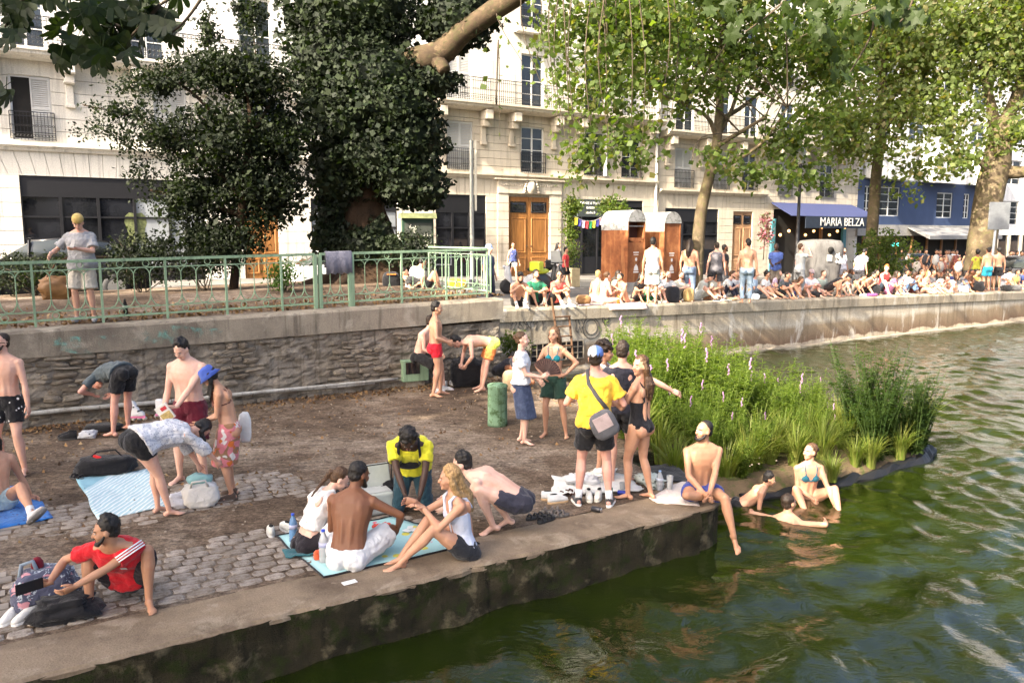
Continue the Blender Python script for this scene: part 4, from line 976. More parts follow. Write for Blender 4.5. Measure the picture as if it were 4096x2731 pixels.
m_sedge = M_leaf('sedge_blades', [(.10, .16, .02), (.16, .21, .035), (.23, .24, .06), (.13, .18, .03)], .45)
m_lush = M_leaf('lush_plant_leaves', [(.08, .14, .02), (.13, .20, .035), (.20, .26, .06), (.11, .17, .03)], .55, .6)
m_dkplant = M_leaf('dark_plant_leaves', [(.03, .065, .015), (.05, .09, .022), (.075, .12, .03)], .5, .6)
m_purple = M_plain('purple_flowers', (0.30, 0.17, 0.28), .8, 0, .3)
def tuft_mesh(name, mat, n, L, seed, w=.014, droop=.9):
    rg = np.random.default_rng(seed); V = []; F = []
    for i in range(n):
        a = rg.uniform(0, 2 * math.pi); l = L * rg.uniform(.55, 1.1); sp = rg.uniform(.15, 1) * droop; d = np.array([math.cos(a), math.sin(a)]); p0 = d * rg.uniform(0, .1); q = np.array([-d[1], d[0]])
        o = len(V)
        for k in range(5):
            t = k / 4; r = sp * l * t * t * .75; z = l * (t - .42 * sp * t * t * t); ww = w * (1 - t * .9)
            c = p0 + d * r; V += [(c[0] + q[0] * ww, c[1] + q[1] * ww, z), (c[0] - q[0] * ww, c[1] - q[1] * ww, z)]
        F += [(o + 2 * k, o + 2 * k + 1, o + 2 * k + 3, o + 2 * k + 2) for k in range(4)]
    return np_mesh(name, V, F, mat)
tm = [tuft_mesh('blades', m_sedge, 170, .85, 60 + i) for i in range(3)]
tuft_sp = [((2560, 1790, .5), 'yellow green sedge tuft beside the black swimsuit woman', 1.0), ((2700, 1905, .35), 'sedge tuft drooping left of the man on the quay edge', .8), ((2990, 1890, .2), 'big sedge tuft right behind the man sitting on the edge', 1.0), ((2900, 1930, .12), 'sedge tuft hanging to the water between the man and the boy', .9), ((3130, 1790, .35), 'straw coloured sedge tuft behind the boy', .75), ((3400, 1770, .3), 'arching pale sedge tuft near the black liner', .95), ((3330, 1905, .16), 'small sedge tuft at the water right of the bathing woman', .55), ((3680, 1730, .2), 'fine grass tuft at the right tip of the island', 1.0), ((3080, 1840, .3), 'sedge tuft above the bathing boy', .8), ((3560, 1780, .25), 'low bright tuft on the black liner rim', .55), ((3230, 1770, .3), 'sedge tuft behind the bathing woman', .8), ((2640, 1830, .4), 'second sedge tuft beside the black swimsuit woman', .9), ((3480, 1850, .18), 'pale sedge tuft on the rim below the dark plants', .7), ((3290, 1830, .25), 'sedge tuft on the soil right of the bathing woman', .85), ((3600, 1815, .2), 'fresh grass tuft below the rightmost dark plant', .7), ((3420, 1850, .2), 'grass tuft on the soil between sedges at the liner', .6), ((3180, 1850, .28), 'sedge tuft directly behind the bathing woman head', .8), ((3350, 1740, .3), 'sedge tuft in the shade of the dark plants', .9), ((3030, 1800, .35), 'tall sedge tuft above the swimmer', .9)]
for i, (q, lab, k) in enumerate(tuft_sp):
    o = link('sedge_tuft', tm[i % 3], None, lab, 'plant', 'sedge tufts on the island rim', loc=G(*q) - Vector((0, 0, .08)), rz=i * 1.3); o.scale = (k * 1.15, k * 1.15, k * 1.1)
def plant_mesh(name, mat, H, seed, stems=7, lv=70, ls=.12, spread=.25):
    rg = np.random.default_rng(seed); P = []; mb = MB(); tops = []
    V = []; F = []
    for s_ in range(stems):
        a = rg.uniform(0, 6.28); top = np.array([math.cos(a) * spread * rg.uniform(.2, 1.3), math.sin(a) * spread * rg.uniform(.2, 1.3), H * rg.uniform(.7, 1.08)])
        mb.tube([(top[0] * .15, top[1] * .15, 0), (top[0] * .5, top[1] * .5, top[2] * .55), tuple(top)], [.007, .005, .003], 4); tops.append(top)
        for k in range(lv):
            t = rg.uniform(.03, 1.0); c = top * np.array([t * (.3 + .7 * t), t * (.3 + .7 * t), t]); b = rg.uniform(0, 6.28); l = ls * (1.25 - .75 * t) * rg.uniform(.6, 1.2)
            d = np.array([math.cos(b), math.sin(b), rg.uniform(-.1, .7)]); d /= np.linalg.norm(d); q = np.cross(d, [0, 0, 1]); q /= np.linalg.norm(q); w = l * .13; o = len(V)
            V += [tuple(c), tuple(c + d * l * .5 + q * w), tuple(c + d * l + np.array([0, 0, -l * .2])), tuple(c + d * l * .5 - q * w)]; F.append((o, o + 1, o + 2, o + 3))
    return np_mesh(name, V, F, mat), mb.mesh('stem', mat), tops
pm = [plant_mesh('leaves', m_lush, 1.45, 80 + i, 13, 85, .17, .42) for i in range(3)]; pd = [plant_mesh('leaves', m_dkplant, 1.45, 90 + i, 22, 90, .13, .46) for i in range(2)]
sm_ = MB()
for k in range(10): sm_.ell((random.uniform(-.012, .012), random.uniform(-.012, .012), k * .021), (.016, .016, .014), None, 6, 4)
spike = sm_.mesh('flower_spike', m_purple)
def put_plant(s, n, pack, k, lab, grp, fl, rg):
    o = thing('tall_plant', lab, 'plant', W(s, n, .15), rg.uniform(0, 6.28), grp); o.scale = (k, k, k * rg.uniform(.85, 1.1))
    link('leaves', pack[0], o); link('stem', pack[1], o)
    for i in range(fl): link('flower_spike', spike, o, loc=pack[2][i % len(pack[2])] - np.array([0, 0, .05]))
rg = np.random.default_rng(91); c = 0
while c < 120:
    s, n = rg.uniform(7.4, 12.8), rg.uniform(7.45, 12.4)
    if n < 8.5 and s < 8.0: continue
    if s > 9.9 + (n - 8) * .8 and n > 9.4: continue
    if s < .82 * n + .1: continue
    h = .42 + .66 * min(1, (n - 7.4) / 2.2) - .16 * max(0, s - 10.2)
    put_plant(s, n, pm[c % 3], max(.28, h) * rg.uniform(.85, 1.15), 'bushy bright green plant among the tall growth on the island', 'bright green plants filling the island', 1 if rg.random() < .3 else 0, rg); c += 1
for i, (x, y, k) in enumerate(((3420, 1800, 1.15), (3480, 1790, 1.25), (3540, 1810, 1.05), (3620, 1790, .95), (3660, 1800, .85), (3500, 1830, .9), (3690, 1775, .75))):
    p = G(x, y, .2); s, n = SN(p); put_plant(s, n, pd[i % 2], k, 'upright dark green plant at the right end of the island', 'dark green plants at the right end of the island', 0, rg)
# leaf litter
def litter(name, label, pts, size, mat):
    P = np.array(pts); rg = np.random.default_rng(8); N = len(P); V, F = leaf_quads(P, size, .7, np.tile([0, 0, 6.0], (N, 1)), rg); link(name, np_mesh(name, V, F, mat), None, label, 'leaves', None, 'stuff')
m_dry = M_leaf('dry_leaves', [(.16, .085, .035), (.24, .14, .06), (.10, .05, .025), (.30, .21, .11)], .1, .8)
rg = np.random.default_rng(14)
pts = [tuple(W(s, 14.85 - abs(rg.normal()) * .35, QZ + .02)) for s in rg.uniform(-6, 9, 1500)] + [tuple(W(s, n, QZ + .008)) for s, n in zip(rg.uniform(-6, 9.5, 1100), rg.uniform(9, 14.8, 1100))]
litter('fallen_leaves', 'dry brown leaves gathered along the foot of the rubble wall', pts, .075, m_dry)
pts = []
for s in rg.uniform(-8, 9.4, 2600):
    n = GW + .15 + abs(rg.normal()) * 1.0; pts.append(tuple(W(s, n, gz(s) + .035 + .03 * (n - GW))))
litter('fallen_leaves', 'dry brown leaves strewn on the garden ground behind the railing', pts, .09, m_dry)

rg = np.random.default_rng(15); mb = MB()
for i in range(900):
    s_, n_ = rg.uniform(-5, 9), rg.uniform(7, 14.7); k = rg.uniform(.006, .02); p = W(s_, n_, QZ + k * .3); mb.ell(p, (k, k * rg.uniform(.6, 1), k * .5), Matrix.Rotation(rg.uniform(0, 6), 3, 'Z'), 5, 3)
mb.build('pebbles', M_plain('pale_grit', (.30, .25, .19), .9, 0, .5, 3), None, label='pale grit and crumbs scattered over the dirt quay', cat='grit', kind='stuff')
# ============================================================ people
JOBS = []        # meshes that are grown together at the end
SKIN = {'fair': (0.60, 0.36, 0.27), 'pale': (0.66, 0.43, 0.34), 'tan': (0.48, 0.27, 0.175), 'olive': (0.40, 0.22, 0.135), 'brown': (0.17, 0.075, 0.038), 'dark': (0.055, 0.028, 0.018), 'pink': (0.60, 0.33, 0.26)}
def M_skin(k):
    key = ('skin', k)
    if key in MC: return MC[key]
    col = SKIN[k]; t = NT('skin_' + k); v = t.coord()
    c = t.ramp(t.noise(v, 5, 4, .6), [(.3, [q * f for q, f in zip(col, (.86, .78, .74))]), (.7, [min(1, q * 1.1) for q in col])])
    c = t.mix(c, [col[0] * .95, col[1] * .68, col[2] * .6], t.ramp(t.noise(v, 11, 3), [(.55, 0.0), (.75, .5)]))
    t.set(c, .5, 0, .35); t.b.inputs['Subsurface Weight'].default_value = .08; t.b.inputs['Subsurface Radius'].default_value = (.02, .008, .004)
    t.bump(t.noise(v, 60, 3), .12, .01); MC[key] = t.mat; return t.mat
def M_cloth(col, pat=None, col2=None):
    key = ('cloth', tuple(col), pat, tuple(col2) if col2 else None)
    if key in MC: return MC[key]
    t = NT('cloth'); v = t.coord(); c = t.ramp(t.noise(v, 8, 4), [(.3, [q * .85 for q in col]), (.7, [min(1, q * 1.08) for q in col])])
    if pat == 'spots': c = t.mix(c, col2, t.ramp(t.voro(v, 16), [(.22, 1.0), (.26, 0.0)]))
    if pat == 'tiny': c = t.mix(t.mix(c, col2, t.ramp(t.voro(v, 42), [(.25, .8), (.32, 0.0)])), col2, t.ramp(t.math('SINE', t.math('MULTIPLY', t.noise(v, 1.5, 0), 60.0)), [(.9, 0.0), (.95, .5)]))
    if pat == 'floral': c = t.mix(t.mix(c, col2, t.ramp(t.noise(v, 14, 3, .6, 1.2), [(.56, 0.0), (.60, 1.0)])), (.55, .25, .28), t.ramp(t.noise(v, 11, 2, .5, .8), [(.62, 0.0), (.65, .9)]))
    if pat == 'stripe': c = t.mix(c, col2, t.ramp(t.math('SINE', t.math('MULTIPLY', t.xyz()[2], 90.0)), [(.45, 0.0), (.55, 1.0)]))
    if pat and pat.startswith('half'): c = t.mix(c, col2, t.ramp(t.xyz()[2], [(float(pat[4:]), 1.0), (float(pat[4:]) + .004, 0.0)]))
    if pat == 'sarong':
        w = t.coord('Object', (1, 1, 1), .6); c = t.mix(c, col2, t.ramp(t.math('SINE', t.math('MULTIPLY', t.noise(w, 2.3, 1), 34.0)), [(.5, 0.0), (.55, 1.0)])); c = t.mix(c, (.7, .68, .62), t.ramp(t.noise(v, 6, 2), [(.58, 0.0), (.6, .9)])); c = t.mix(c, (.55, .14, .03), t.ramp(t.noise(v, 9, 1), [(.62, 0.0), (.64, 1.0)]))
    if pat == 'denim': c = t.mix(c, col2, t.ramp(t.noise(v, 14, 5, .7), [(.45, 0.0), (.75, .7)]))
    t.set(c, .85, 0, .2)
    if 'Sheen Weight' in t.b.inputs: t.b.inputs['Sheen Weight'].default_value = .15
    t.bump(t.mix(t.noise(v, 17, 3, .5, .6), t.noise(v, 160, 2), .15), .5, .04); MC[key] = t.mat; return t.mat
HAIR = {'black': (.012, .010, .009), 'dark': (.028, .018, .012), 'brown': (.075, .04, .02), 'auburn': (.15, .06, .025), 'blond': (.34, .21, .09), 'ginger': (.33, .12, .03), 'grey': (.10, .09, .085)}
def M_hair(k):
    key = ('hair', k)
    if key in MC: return MC[key]
    t = NT('hair_' + k); v = t.coord('Object', (1, 1, .25)); col = HAIR[k]
    t.set(t.ramp(t.noise(v, 90, 3), [(.35, [q * .55 for q in col]), (.7, [q * 1.5 for q in col])]), .55, 0, .35); t.bump(t.noise(v, 120, 3), .5, .01); MC[key] = t.mat; return t.mat
m_eyewhite = M_plain('eye_white', (.45, .42, .40), .3, 0, 0); m_eye = M_plain('eye_dark', (.02, .015, .012), .2, 0, 0); m_lip = M_plain('lip', (.42, .17, .14), .5, 0, .1); m_shades = M_plain('sunglass_lens', (.01, .01, .012), .15, 0, 0)

def ik(a, b, l1, l2, pole):
    a, b, pole = Vector(a), Vector(b), Vector(pole); d = b - a; L = d.length; mx = (l1 + l2) * .998
    if L > mx: b = a + d * (mx / L); d = b - a; L = mx
    L = max(L, abs(l1 - l2) * 1.02 + 1e-3); u = d.normalized(); x = (l1 * l1 - l2 * l2 + L * L) / (2 * L); h = math.sqrt(max(0, l1 * l1 - x * x))
    p = pole - u * pole.dot(u); p = p.normalized() if p.length > 1e-5 else u.orthogonal().normalized()
    return a + u * x + p * h, b
def axes(up, fw):
    up = up.normalized(); fw = (fw - up * fw.dot(up)).normalized(); rt = fw.cross(up); return Matrix((rt, fw, up)).transposed()

class Person:
    """pose: pel (pelvis centre), lean, curl, side, twist in degrees; head (yaw, pitch); lf, rf ankles; lk, rk knee poles; lh, rh wrists; le, re elbow poles; local x right, y ahead"""
    def __init__(s, label, at, yaw, h=1.75, sex='m', skin='fair', near=True, build=1.0, **P):
        s.k = k = h / 1.75; s.near = near; s.sex = sex; s.build = build
        s.root = thing('person', label, 'person', at, math.pi + R(yaw), P.get('group')); s.P = P
        s.vox = .0105 if near else .02; s.skin = M_skin(skin); s.skin_name = skin
        V3 = lambda q: Vector(q) * k
        pel = V3(P.get('pel', (0, 0, .93))); lean, curl, side, twist = [R(P.get(q, 0)) for q in ('lean', 'curl', 'side', 'twist')]
        pt = R(P.get('pt', P.get('lean', 0) * .6))
        s.pel = pel; s.rings = []
        up0 = Vector((0, math.sin(pt), math.cos(pt))); s.F0 = axes(up0, Vector((0, 1, 0)) if abs(up0.y) < .98 else Vector((0, 0, -1)))
        N = 12; p = pel - up0 * .10 * k; s.sp = []
        for i in range(N + 1):
            t = i / N; a = pt + (lean - pt) * min(1, t * 2.2) + curl * max(0, (t - .25) / .75); sd = side * t; tw = twist * t
            up = Vector((math.sin(sd), math.sin(a) * math.cos(sd), math.cos(a) * math.cos(sd)))
            fw0 = Vector((-math.sin(tw) * 1.0, math.cos(tw) * math.cos(a), -math.sin(a) * math.cos(tw)))
            s.sp.append((t, p.copy(), axes(up, fw0))); p = p + up * (.655 / N) * k
        s.neck = s.at(1.0)[0]; ch = s.sp[-1][2]; cf = s.at(.86)
        sw = (.178 if sex == 'm' else .154) * k * (1 + (build - 1) * .5)
        s.sh = {1: cf[0] + cf[1] @ Vector((sw, 0, .0)) + cf[1] @ Vector((0, P.get('shf', 0) * k, P.get('shu', 0) * k)), -1: cf[0] + cf[1] @ Vector((-sw, 0, 0)) + cf[1] @ Vector((0, P.get('shf', 0) * k, P.get('shu', 0) * k))}
        hw = .088 * k; s.hip = {1: pel + s.F0 @ Vector((hw, 0, -.01 * k)), -1: pel + s.F0 @ Vector((-hw, 0, -.01 * k))}
        s.kn = {}; s.an = {}; s.el = {}; s.wr = {}; s.fd = {}; s.hd = {}
        for sg, f, kn, fd in ((1, 'rf', 'rk', 'rfd'), (-1, 'lf', 'lk', 'lfd')):
            a = V3(P.get(f, (sg * .10, -.01, .085))); s.kn[sg], s.an[sg] = ik(s.hip[sg], a, .425 * k, .425 * k, P.get(kn, (sg * .15, 1, .0)))
            s.fd[sg] = Vector(P.get(fd, (sg * .25, 1, 0))).normalized()
        for sg, f, e, hd in ((1, 'rh', 're', 'rhd'), (-1, 'lh', 'le', 'lhd')):
            a = V3(P.get(f, (sg * .27, .06, .88))); s.el[sg], s.wr[sg] = ik(s.sh[sg], a, .285 * k, .25 * k, P.get(e, (sg * .4, -1, -.2)))
            fa = (s.wr[sg] - s.el[sg]).normalized(); s.hd[sg] = Vector(P[hd]).normalized() if hd in P else (fa + Vector((0, .0, -.25))).normalized()
        hy, hp = P.get('head', (0, 0)); hr = R(P.get('hroll', 0)); hy, hp = R(hy), R(hp)
        s.H = Matrix.Rotation(-hy, 3, 'Z') @ Matrix.Rotation(-hp, 3, 'X') @ Matrix.Rotation(hr, 3, 'Y')
        nu = (ch.col[2] * .55 + s.H.col[2] * .45).normalized(); s.hc = s.neck + nu * .075 * k + s.H @ Vector((0, .02, .085)) * k
        s.body()
    def at(s, t):
        t = max(0, min(1, t)); N = len(s.sp) - 1; i = min(N - 1, int(t * N)); f = t * N - i
        a, b = s.sp[i], s.sp[i + 1]; return a[1].lerp(b[1], f), b[2] if f > .5 else a[2]
    PROF = {'m': [(.0, .085, .075, 0), (.06, .135, .105, -.008), (.14, .160, .120, -.012), (.22, .158, .115, -.008), (.32, .146, .104, 0), (.42, .140, .100, .004), (.55, .150, .108, .006), (.68, .172, .120, .008), (.80, .180, .118, .004), (.89, .168, .098, 0), (.96, .115, .072, -.006), (1.02, .062, .058, 0)],
            'f': [(.0, .085, .075, 0), (.06, .145, .108, -.010), (.14, .172, .124, -.014), (.22, .160, .112, -.008), (.32, .134, .096, .002), (.42, .122, .090, .004), (.55, .130, .096, .005), (.68, .142, .104, .006), (.80, .148, .100, .003), (.89, .138, .084, 0), (.96, .098, .064, -.006), (1.02, .054, .050, 0)]}
    def torso(s, mb, t0=0.0, t1=1.02, inf=0.0, flare=0.0, seg=14):
        pr = s.PROF[s.sex]; ts = sorted(set([t0, t1] + [q[0] for q in pr if t0 < q[0] < t1] + [t0 + (t1 - t0) * i / 6 for i in range(7)])); rings = []
        T = [q[0] for q in pr]
        for t in ts:
            w, d, o = [float(np.interp(t, T, [q[j] for q in pr])) * s.k for j in (1, 2, 3)]; w *= s.build; d *= s.build
            f = (t1 - t) / max(1e-6, t1 - t0); w += inf + flare * f; d += inf + flare * f
            if t <= 1: c, A = s.at(t)
            else: c, A = s.at(1); c = c + A.col[2] * (t - 1) * .6 * s.k
            rings.append([c + A @ Vector((math.copysign(abs(math.cos(a)) ** .85, math.cos(a)) * w, math.copysign(abs(math.sin(a)) ** .85, math.sin(a)) * d + o, 0)) for a in [2 * math.pi * j / seg for j in range(seg)]])
        mb.loft(rings)
    def body(s):
        mb = MB(); k, b = s.k, s.build; f = s.sex == 'f'; lk_ = .93 if f else 1.0
        s.torso(mb)
        c, A = s.at(.80)
        for sg in (1, -1):
            mb.cone(s.neck + A.col[2] * .02 * k, s.sh[sg] + A.col[2] * .005, .048 * k, .046 * k * lk_, 8)
            mb.ell(s.sh[sg], .056 * k * lk_ * b, None, 10, 7)
            up = .052 * k * lk_ * (.5 + b * .5); mb.cone(s.sh[sg], s.el[sg], up, .036 * k * lk_, 9)
            mid = s.el[sg].lerp(s.wr[sg], .3); mb.cone(s.el[sg], mid, .037 * k * lk_, .040 * k * lk_, 9); mb.cone(mid, s.wr[sg], .040 * k * lk_, .027 * k * lk_, 9)
            th = .090 * k * (1.04 if f else 1.0) * b; mb.cone(s.hip[sg], s.kn[sg], th, .054 * k * lk_, 11); mb.cone(s.hip[sg].lerp(s.kn[sg], .3), s.hip[sg].lerp(s.kn[sg], .6), th * .92, .077 * k, 9)
            kd = (s.kn[sg] - s.hip[sg]).normalized(); sd = (s.an[sg] - s.kn[sg]).normalized(); back = (kd - sd); back = (-back).normalized() if back.length > .2 else s.F0 @ Vector((0, -1, 0))
            cm = s.kn[sg].lerp(s.an[sg], .3) + back * .012 * k; mb.cone(s.kn[sg], cm, .054 * k * lk_, .061 * k * lk_, 9); mb.cone(cm, s.kn[sg].lerp(s.an[sg], .7), .061 * k * lk_, .042 * k * lk_, 9); mb.cone(s.kn[sg].lerp(s.an[sg], .6), s.an[sg], .043 * k * lk_, .033 * k * lk_, 9)
            gl = s.pel + s.F0 @ Vector((sg * .078, -.065, -.045)) * k; mb.ell(gl, .092 * k * b, None, 10, 7)
            # foot
            a = s.an[sg]; fd = s.fd[sg]; dn = (sd - fd * sd.dot(fd)); dn = dn.normalized() if dn.length > .1 else Vector((0, 0, -1)); rt = fd.cross(-dn)
            M_ = Matrix((rt, fd, -dn)).transposed(); kk = k * lk_
            mb.ell(a + M_ @ Vector((0, -.035, -.050)) * kk, Vector((.032, .040, .034)) * kk, M_, 9, 6); mb.cone(a + M_ @ Vector((0, .0, -.025)) * kk, a + M_ @ Vector((0, .10, -.060)) * kk, .034 * kk, .026 * kk, 8)
            mb.ell(a + M_ @ Vector((.005 * sg, .115, -.066)) * kk, Vector((.043, .055, .019)) * kk, M_, 10, 6)
            for i, (x, y) in enumerate(((-.030, .168), (-.013, .172), (.002, .166), (.017, .157), (.030, .146))): mb.ell(a + M_ @ Vector((x * sg, y, -.072)) * kk, Vector((.0115 if i == 0 else .009, .022, .011)) * kk, M_, 6, 4)
            s.footM = getattr(s, 'footM', {}); s.footM[sg] = (a, M_, kk)
            if f: mb.ell(s.at(.70)[0] + s.at(.70)[1] @ Vector((sg * .066, .078, -.01)) * k, Vector((.062, .055, .060)) * k, s.at(.70)[1], 10, 7)
            else: mb.ell(s.at(.74)[0] + s.at(.74)[1] @ Vector((sg * .075, .080, 0)) * k, Vector((.078, .040, .062)) * k, s.at(.74)[1], 10, 6)
            if not s.near: mb.ell(s.wr[sg] + s.hd[sg] * .075 * k, Vector((.03, .03, .03)) * k + Vector((abs(s.hd[sg].x), abs(s.hd[sg].y), abs(s.hd[sg].z))) * .045 * k, None, 8, 5)
        for sg in (1, -1):
            L = lambda t, x, y: s.at(t)[0] + s.at(t)[1] @ Vector((x * sg, y, 0)) * k
            m_ = 0 if f else .006; bb = b - 1
            for t0_, t1_, y_ in ((.26, .36, .082), (.38, .47, .080), (.49, .57, .084)): mb.cone(L(t0_, .036, y_ + m_ + bb * .1), L(t1_, .038, y_ + m_ + bb * .1), .026 * k, .028 * k, 8)
            mb.cone(L(.24, .040, -.088 - bb * .1), L(.55, .040, -.082 - bb * .1), .026 * k, .030 * k, 8); mb.cone(L(.55, .042, -.082 - bb * .1), L(.84, .045, -.080 - bb * .1), .030 * k, .030 * k, 8)
            mb.ell(L(.78, .092, -.088), Vector((.048, .030, .068)) * k, s.at(.78)[1], 9, 6); mb.cone(L(.93, .02, .070), L(.93, .135, .040), .012 * k, .012 * k, 6)
        H, hc = s.H, s.hc; hp = lambda x, y, z: hc + H @ Vector((x, y, z)) * k
        mb.cone(s.neck, hp(0, -.022, -.05), .058 * k * lk_, .052 * k * lk_, 10)
        mb.ell(hp(0, -.014, .028), Vector((.073, .093, .084)) * k, H, 14, 9); mb.ell(hp(0, .026, -.035), Vector((.057, .062, .075)) * k, H, 12, 8); mb.ell(hp(0, .012, -.012), Vector((.068, .072, .060)) * k, H, 12, 8)
        mb.ell(hp(0, .066, -.092), Vector((.024, .022, .019)) * k, H, 8, 6); mb.cone(hp(0, .082, .014), hp(0, .102, -.026), .009 * k, .0145 * k, 7); mb.ell(hp(0, .068, .026), Vector((.050, .020, .013)) * k, H, 8, 6)
        for sg in (1, -1): mb.ell(hp(sg * .074, -.008, -.012), Vector((.011, .022, .031)) * k, H, 8, 6); mb.ell(hp(sg * .036, .058, -.030), Vector((.026, .026, .024)) * k, H, 8, 6)
        s.grow('body', mb, s.skin, 3 if s.near else 2, hands=s.near)
        if s.near:
            for sg in (1, -1):
                mb = MB(); mb.ell(hp(sg * .030, .0790, .004), Vector((.0115, .008, .0055)) * k, H, 8, 5, 0); mb.ell(hp(sg * .030, .0845, .004), Vector((.0048, .004, .005)) * k, H, 6, 4, 1); mb.build('eye', [m_eyewhite, m_eye], s.root, True)
                mb = MB(); mb.tube([hp(sg * .014, .088, .022), hp(sg * .032, .086, .028), hp(sg * .050, .070, .022)], [.0028 * k, .0036 * k, .002 * k], 5); s.raw('eyebrow', mb, M_hair(s.P.get('hc', 'dark')))
            mb = MB(); mb.tube([hp(-.024, .076, -.060), hp(-.010, .087, -.058), hp(0, .088, -.059), hp(.010, .087, -.058), hp(.024, .076, -.060)], [.002 * k, .005 * k, .0045 * k, .005 * k, .002 * k], 6); s.raw('mouth', mb, m_lip)
    def raw(s, name, mb, mat, smooth=True): return mb.build(name, mat, s.root, smooth)
    def grow(s, name, mb, mat, it=3, vox=None, disp=0.0, dsize=.08, hands=False, parent=None):
        JOBS.append((name, mb, mat, s.root if parent is None else parent, vox or s.vox, it, disp * (1 if s.near else .8), dsize, s if hands else None)); return s
    def hand_shell(s, mb):
        for sg in (1, -1):
            k = s.k * (.92 if s.sex == 'f' else 1.0); w = s.wr[sg]; d = s.hd[sg]; hint = Vector(s.P.get('rpn' if sg > 0 else 'lpn', (-sg, .15, -.1))); n = hint - d * hint.dot(d)
            n = n.normalized() if n.length > .05 else d.orthogonal().normalized(); x = d.cross(n) * 1.0
            if sg < 0: pass
            M_ = Matrix((x, d, n)).transposed(); q = lambda a, b, c: w + M_ @ Vector((a, b, c)) * k
            curl = s.P.get('rc' if sg > 0 else 'lc', .5)
            mb.loft([[q(u * ww, y, v_ * tt) for u, v_ in ((1, .3), (.6, 1), (-.6, 1), (-1, .3), (-1, -.3), (-.6, -1), (.6, -1), (1, -.3))] for y, ww, tt in ((-.03, .022, .020), (0, .026, .019), (.03, .036, .017), (.07, .042, .015), (.09, .041, .012))])
            for i, (fx, L) in enumerate(((-.031, .068), (-.0105, .078), (.0105, .073), (.030, .057))):
                p = [q(fx, .084, 0)]; a = .12 + curl * .35; cur = Vector((fx, .084, 0))
                for j, f_ in enumerate((.45, .32, .25)):
                    cur = cur + Vector((fx * .06, math.cos(a) * L * f_, math.sin(a) * L * f_)); p.append(q(*cur)); a += curl * .75
                mb.tube(p, [.0092 * k, .0088 * k, .0078 * k, .0055 * k], 6)
            tx = -1.0 if (x.dot(Vector((0, 1, 0))) < 0) else 1.0
            tx = s.P.get('rth' if sg > 0 else 'lth', tx)
            mb.tube([q(tx * .018, .012, .004), q(tx * .042, .040, .012), q(tx * .050, .066, .022), q(tx * .048, .088, .028 + .01 * curl)], [.013 * k, .0115 * k, .0098 * k, .006 * k], 6)
    # ---------------- clothes
    def top(s, col, sleeve=.5, t0=.12, t1=.955, inf=.014, flare=.02, name='t_shirt', pat=None, col2=None, disp=.034, collar=True, sl_r=None):
        mb = MB(); s.torso(mb, t0, t1, inf * s.k, flare * s.k); k = s.k; f = s.sex == 'f'
        if f:
            for sg in (1, -1): mb.ell(s.at(.70)[0] + s.at(.70)[1] @ Vector((sg * .064, .080, -.01)) * k, Vector((.066, .060, .062)) * k, s.at(.70)[1], 10, 7)
        if sleeve > 0:
            c, A = s.at(.9)
            for sg in (1, -1):
                e = s.sh[sg].lerp(s.el[sg], min(1, sleeve)); rr = sl_r or .072
                mb.cone(c + A @ Vector((sg * .06, 0, .01)) * k, s.sh[sg], .062 * k, .066 * k, 9); mb.tube([s.sh[sg], s.sh[sg].lerp(e, .5), e], [.066 * k, .067 * k, rr * k], 10)
                if sleeve > 1: mb.tube([s.el[sg], s.el[sg].lerp(s.wr[sg], sleeve - 1)], [rr * k, rr * .9 * k], 10)
        else:
            for sg in (1, -1):
                c1 = s.at(.74); c2 = s.at(.97); p = [c1[0] + c1[1] @ Vector((sg * .10, .10, 0)) * k, s.at(.92)[0] + s.at(.92)[1] @ Vector((sg * .095, .072, .03)) * k, c2[0] + c2[1] @ Vector((sg * .088, -.01, .035)) * k, s.at(.9)[0] + s.at(.9)[1] @ Vector((sg * .085, -.085, 0)) * k, c1[0] + c1[1] @ Vector((sg * .09, -.115, 0)) * k]
                mb.tube(p, [.02 * k] * 5, 7)
        return s.grow(name, mb, M_cloth(col, pat, col2), 2, s.vox * 1.05, disp, .075)
    def bottom(s, col, leg=.55, t1=.26, inf=.010, hem=.092, name='shorts', pat=None, col2=None, disp=.028, tight=False):
        mb = MB(); k = s.k; s.torso(mb, 0.0, t1, inf * k, .008 * k); b = s.build
        for sg in (1, -1):
            gl = s.pel + s.F0 @ Vector((sg * .078, -.065, -.045)) * k; mb.ell(gl, (.092 * b + inf) * k, None, 10, 7)
            r0 = (.090 * b + inf + .008) * k; h_ = (.078 if tight else hem) * k * (.5 + .5 * b)
            if leg <= 1: mb.tube([s.hip[sg] + (s.hip[sg] - s.kn[sg]).normalized() * .03, s.hip[sg], s.hip[sg].lerp(s.kn[sg], leg * .6), s.hip[sg].lerp(s.kn[sg], leg)], [r0 * .9, r0, (r0 + h_) / 2, h_], 12)
            else:
                e = s.kn[sg].lerp(s.an[sg], leg - 1); mb.cone(s.hip[sg], s.kn[sg], r0, .070 * k, 11); mb.tube([s.kn[sg] + (s.hip[sg] - s.kn[sg]).normalized() * .03, s.kn[sg], e], [.068 * k, .070 * k, .060 * k], 10)
        return s.grow(name, mb, M_cloth(col, pat, col2), 2, s.vox * 1.05, disp, .075)
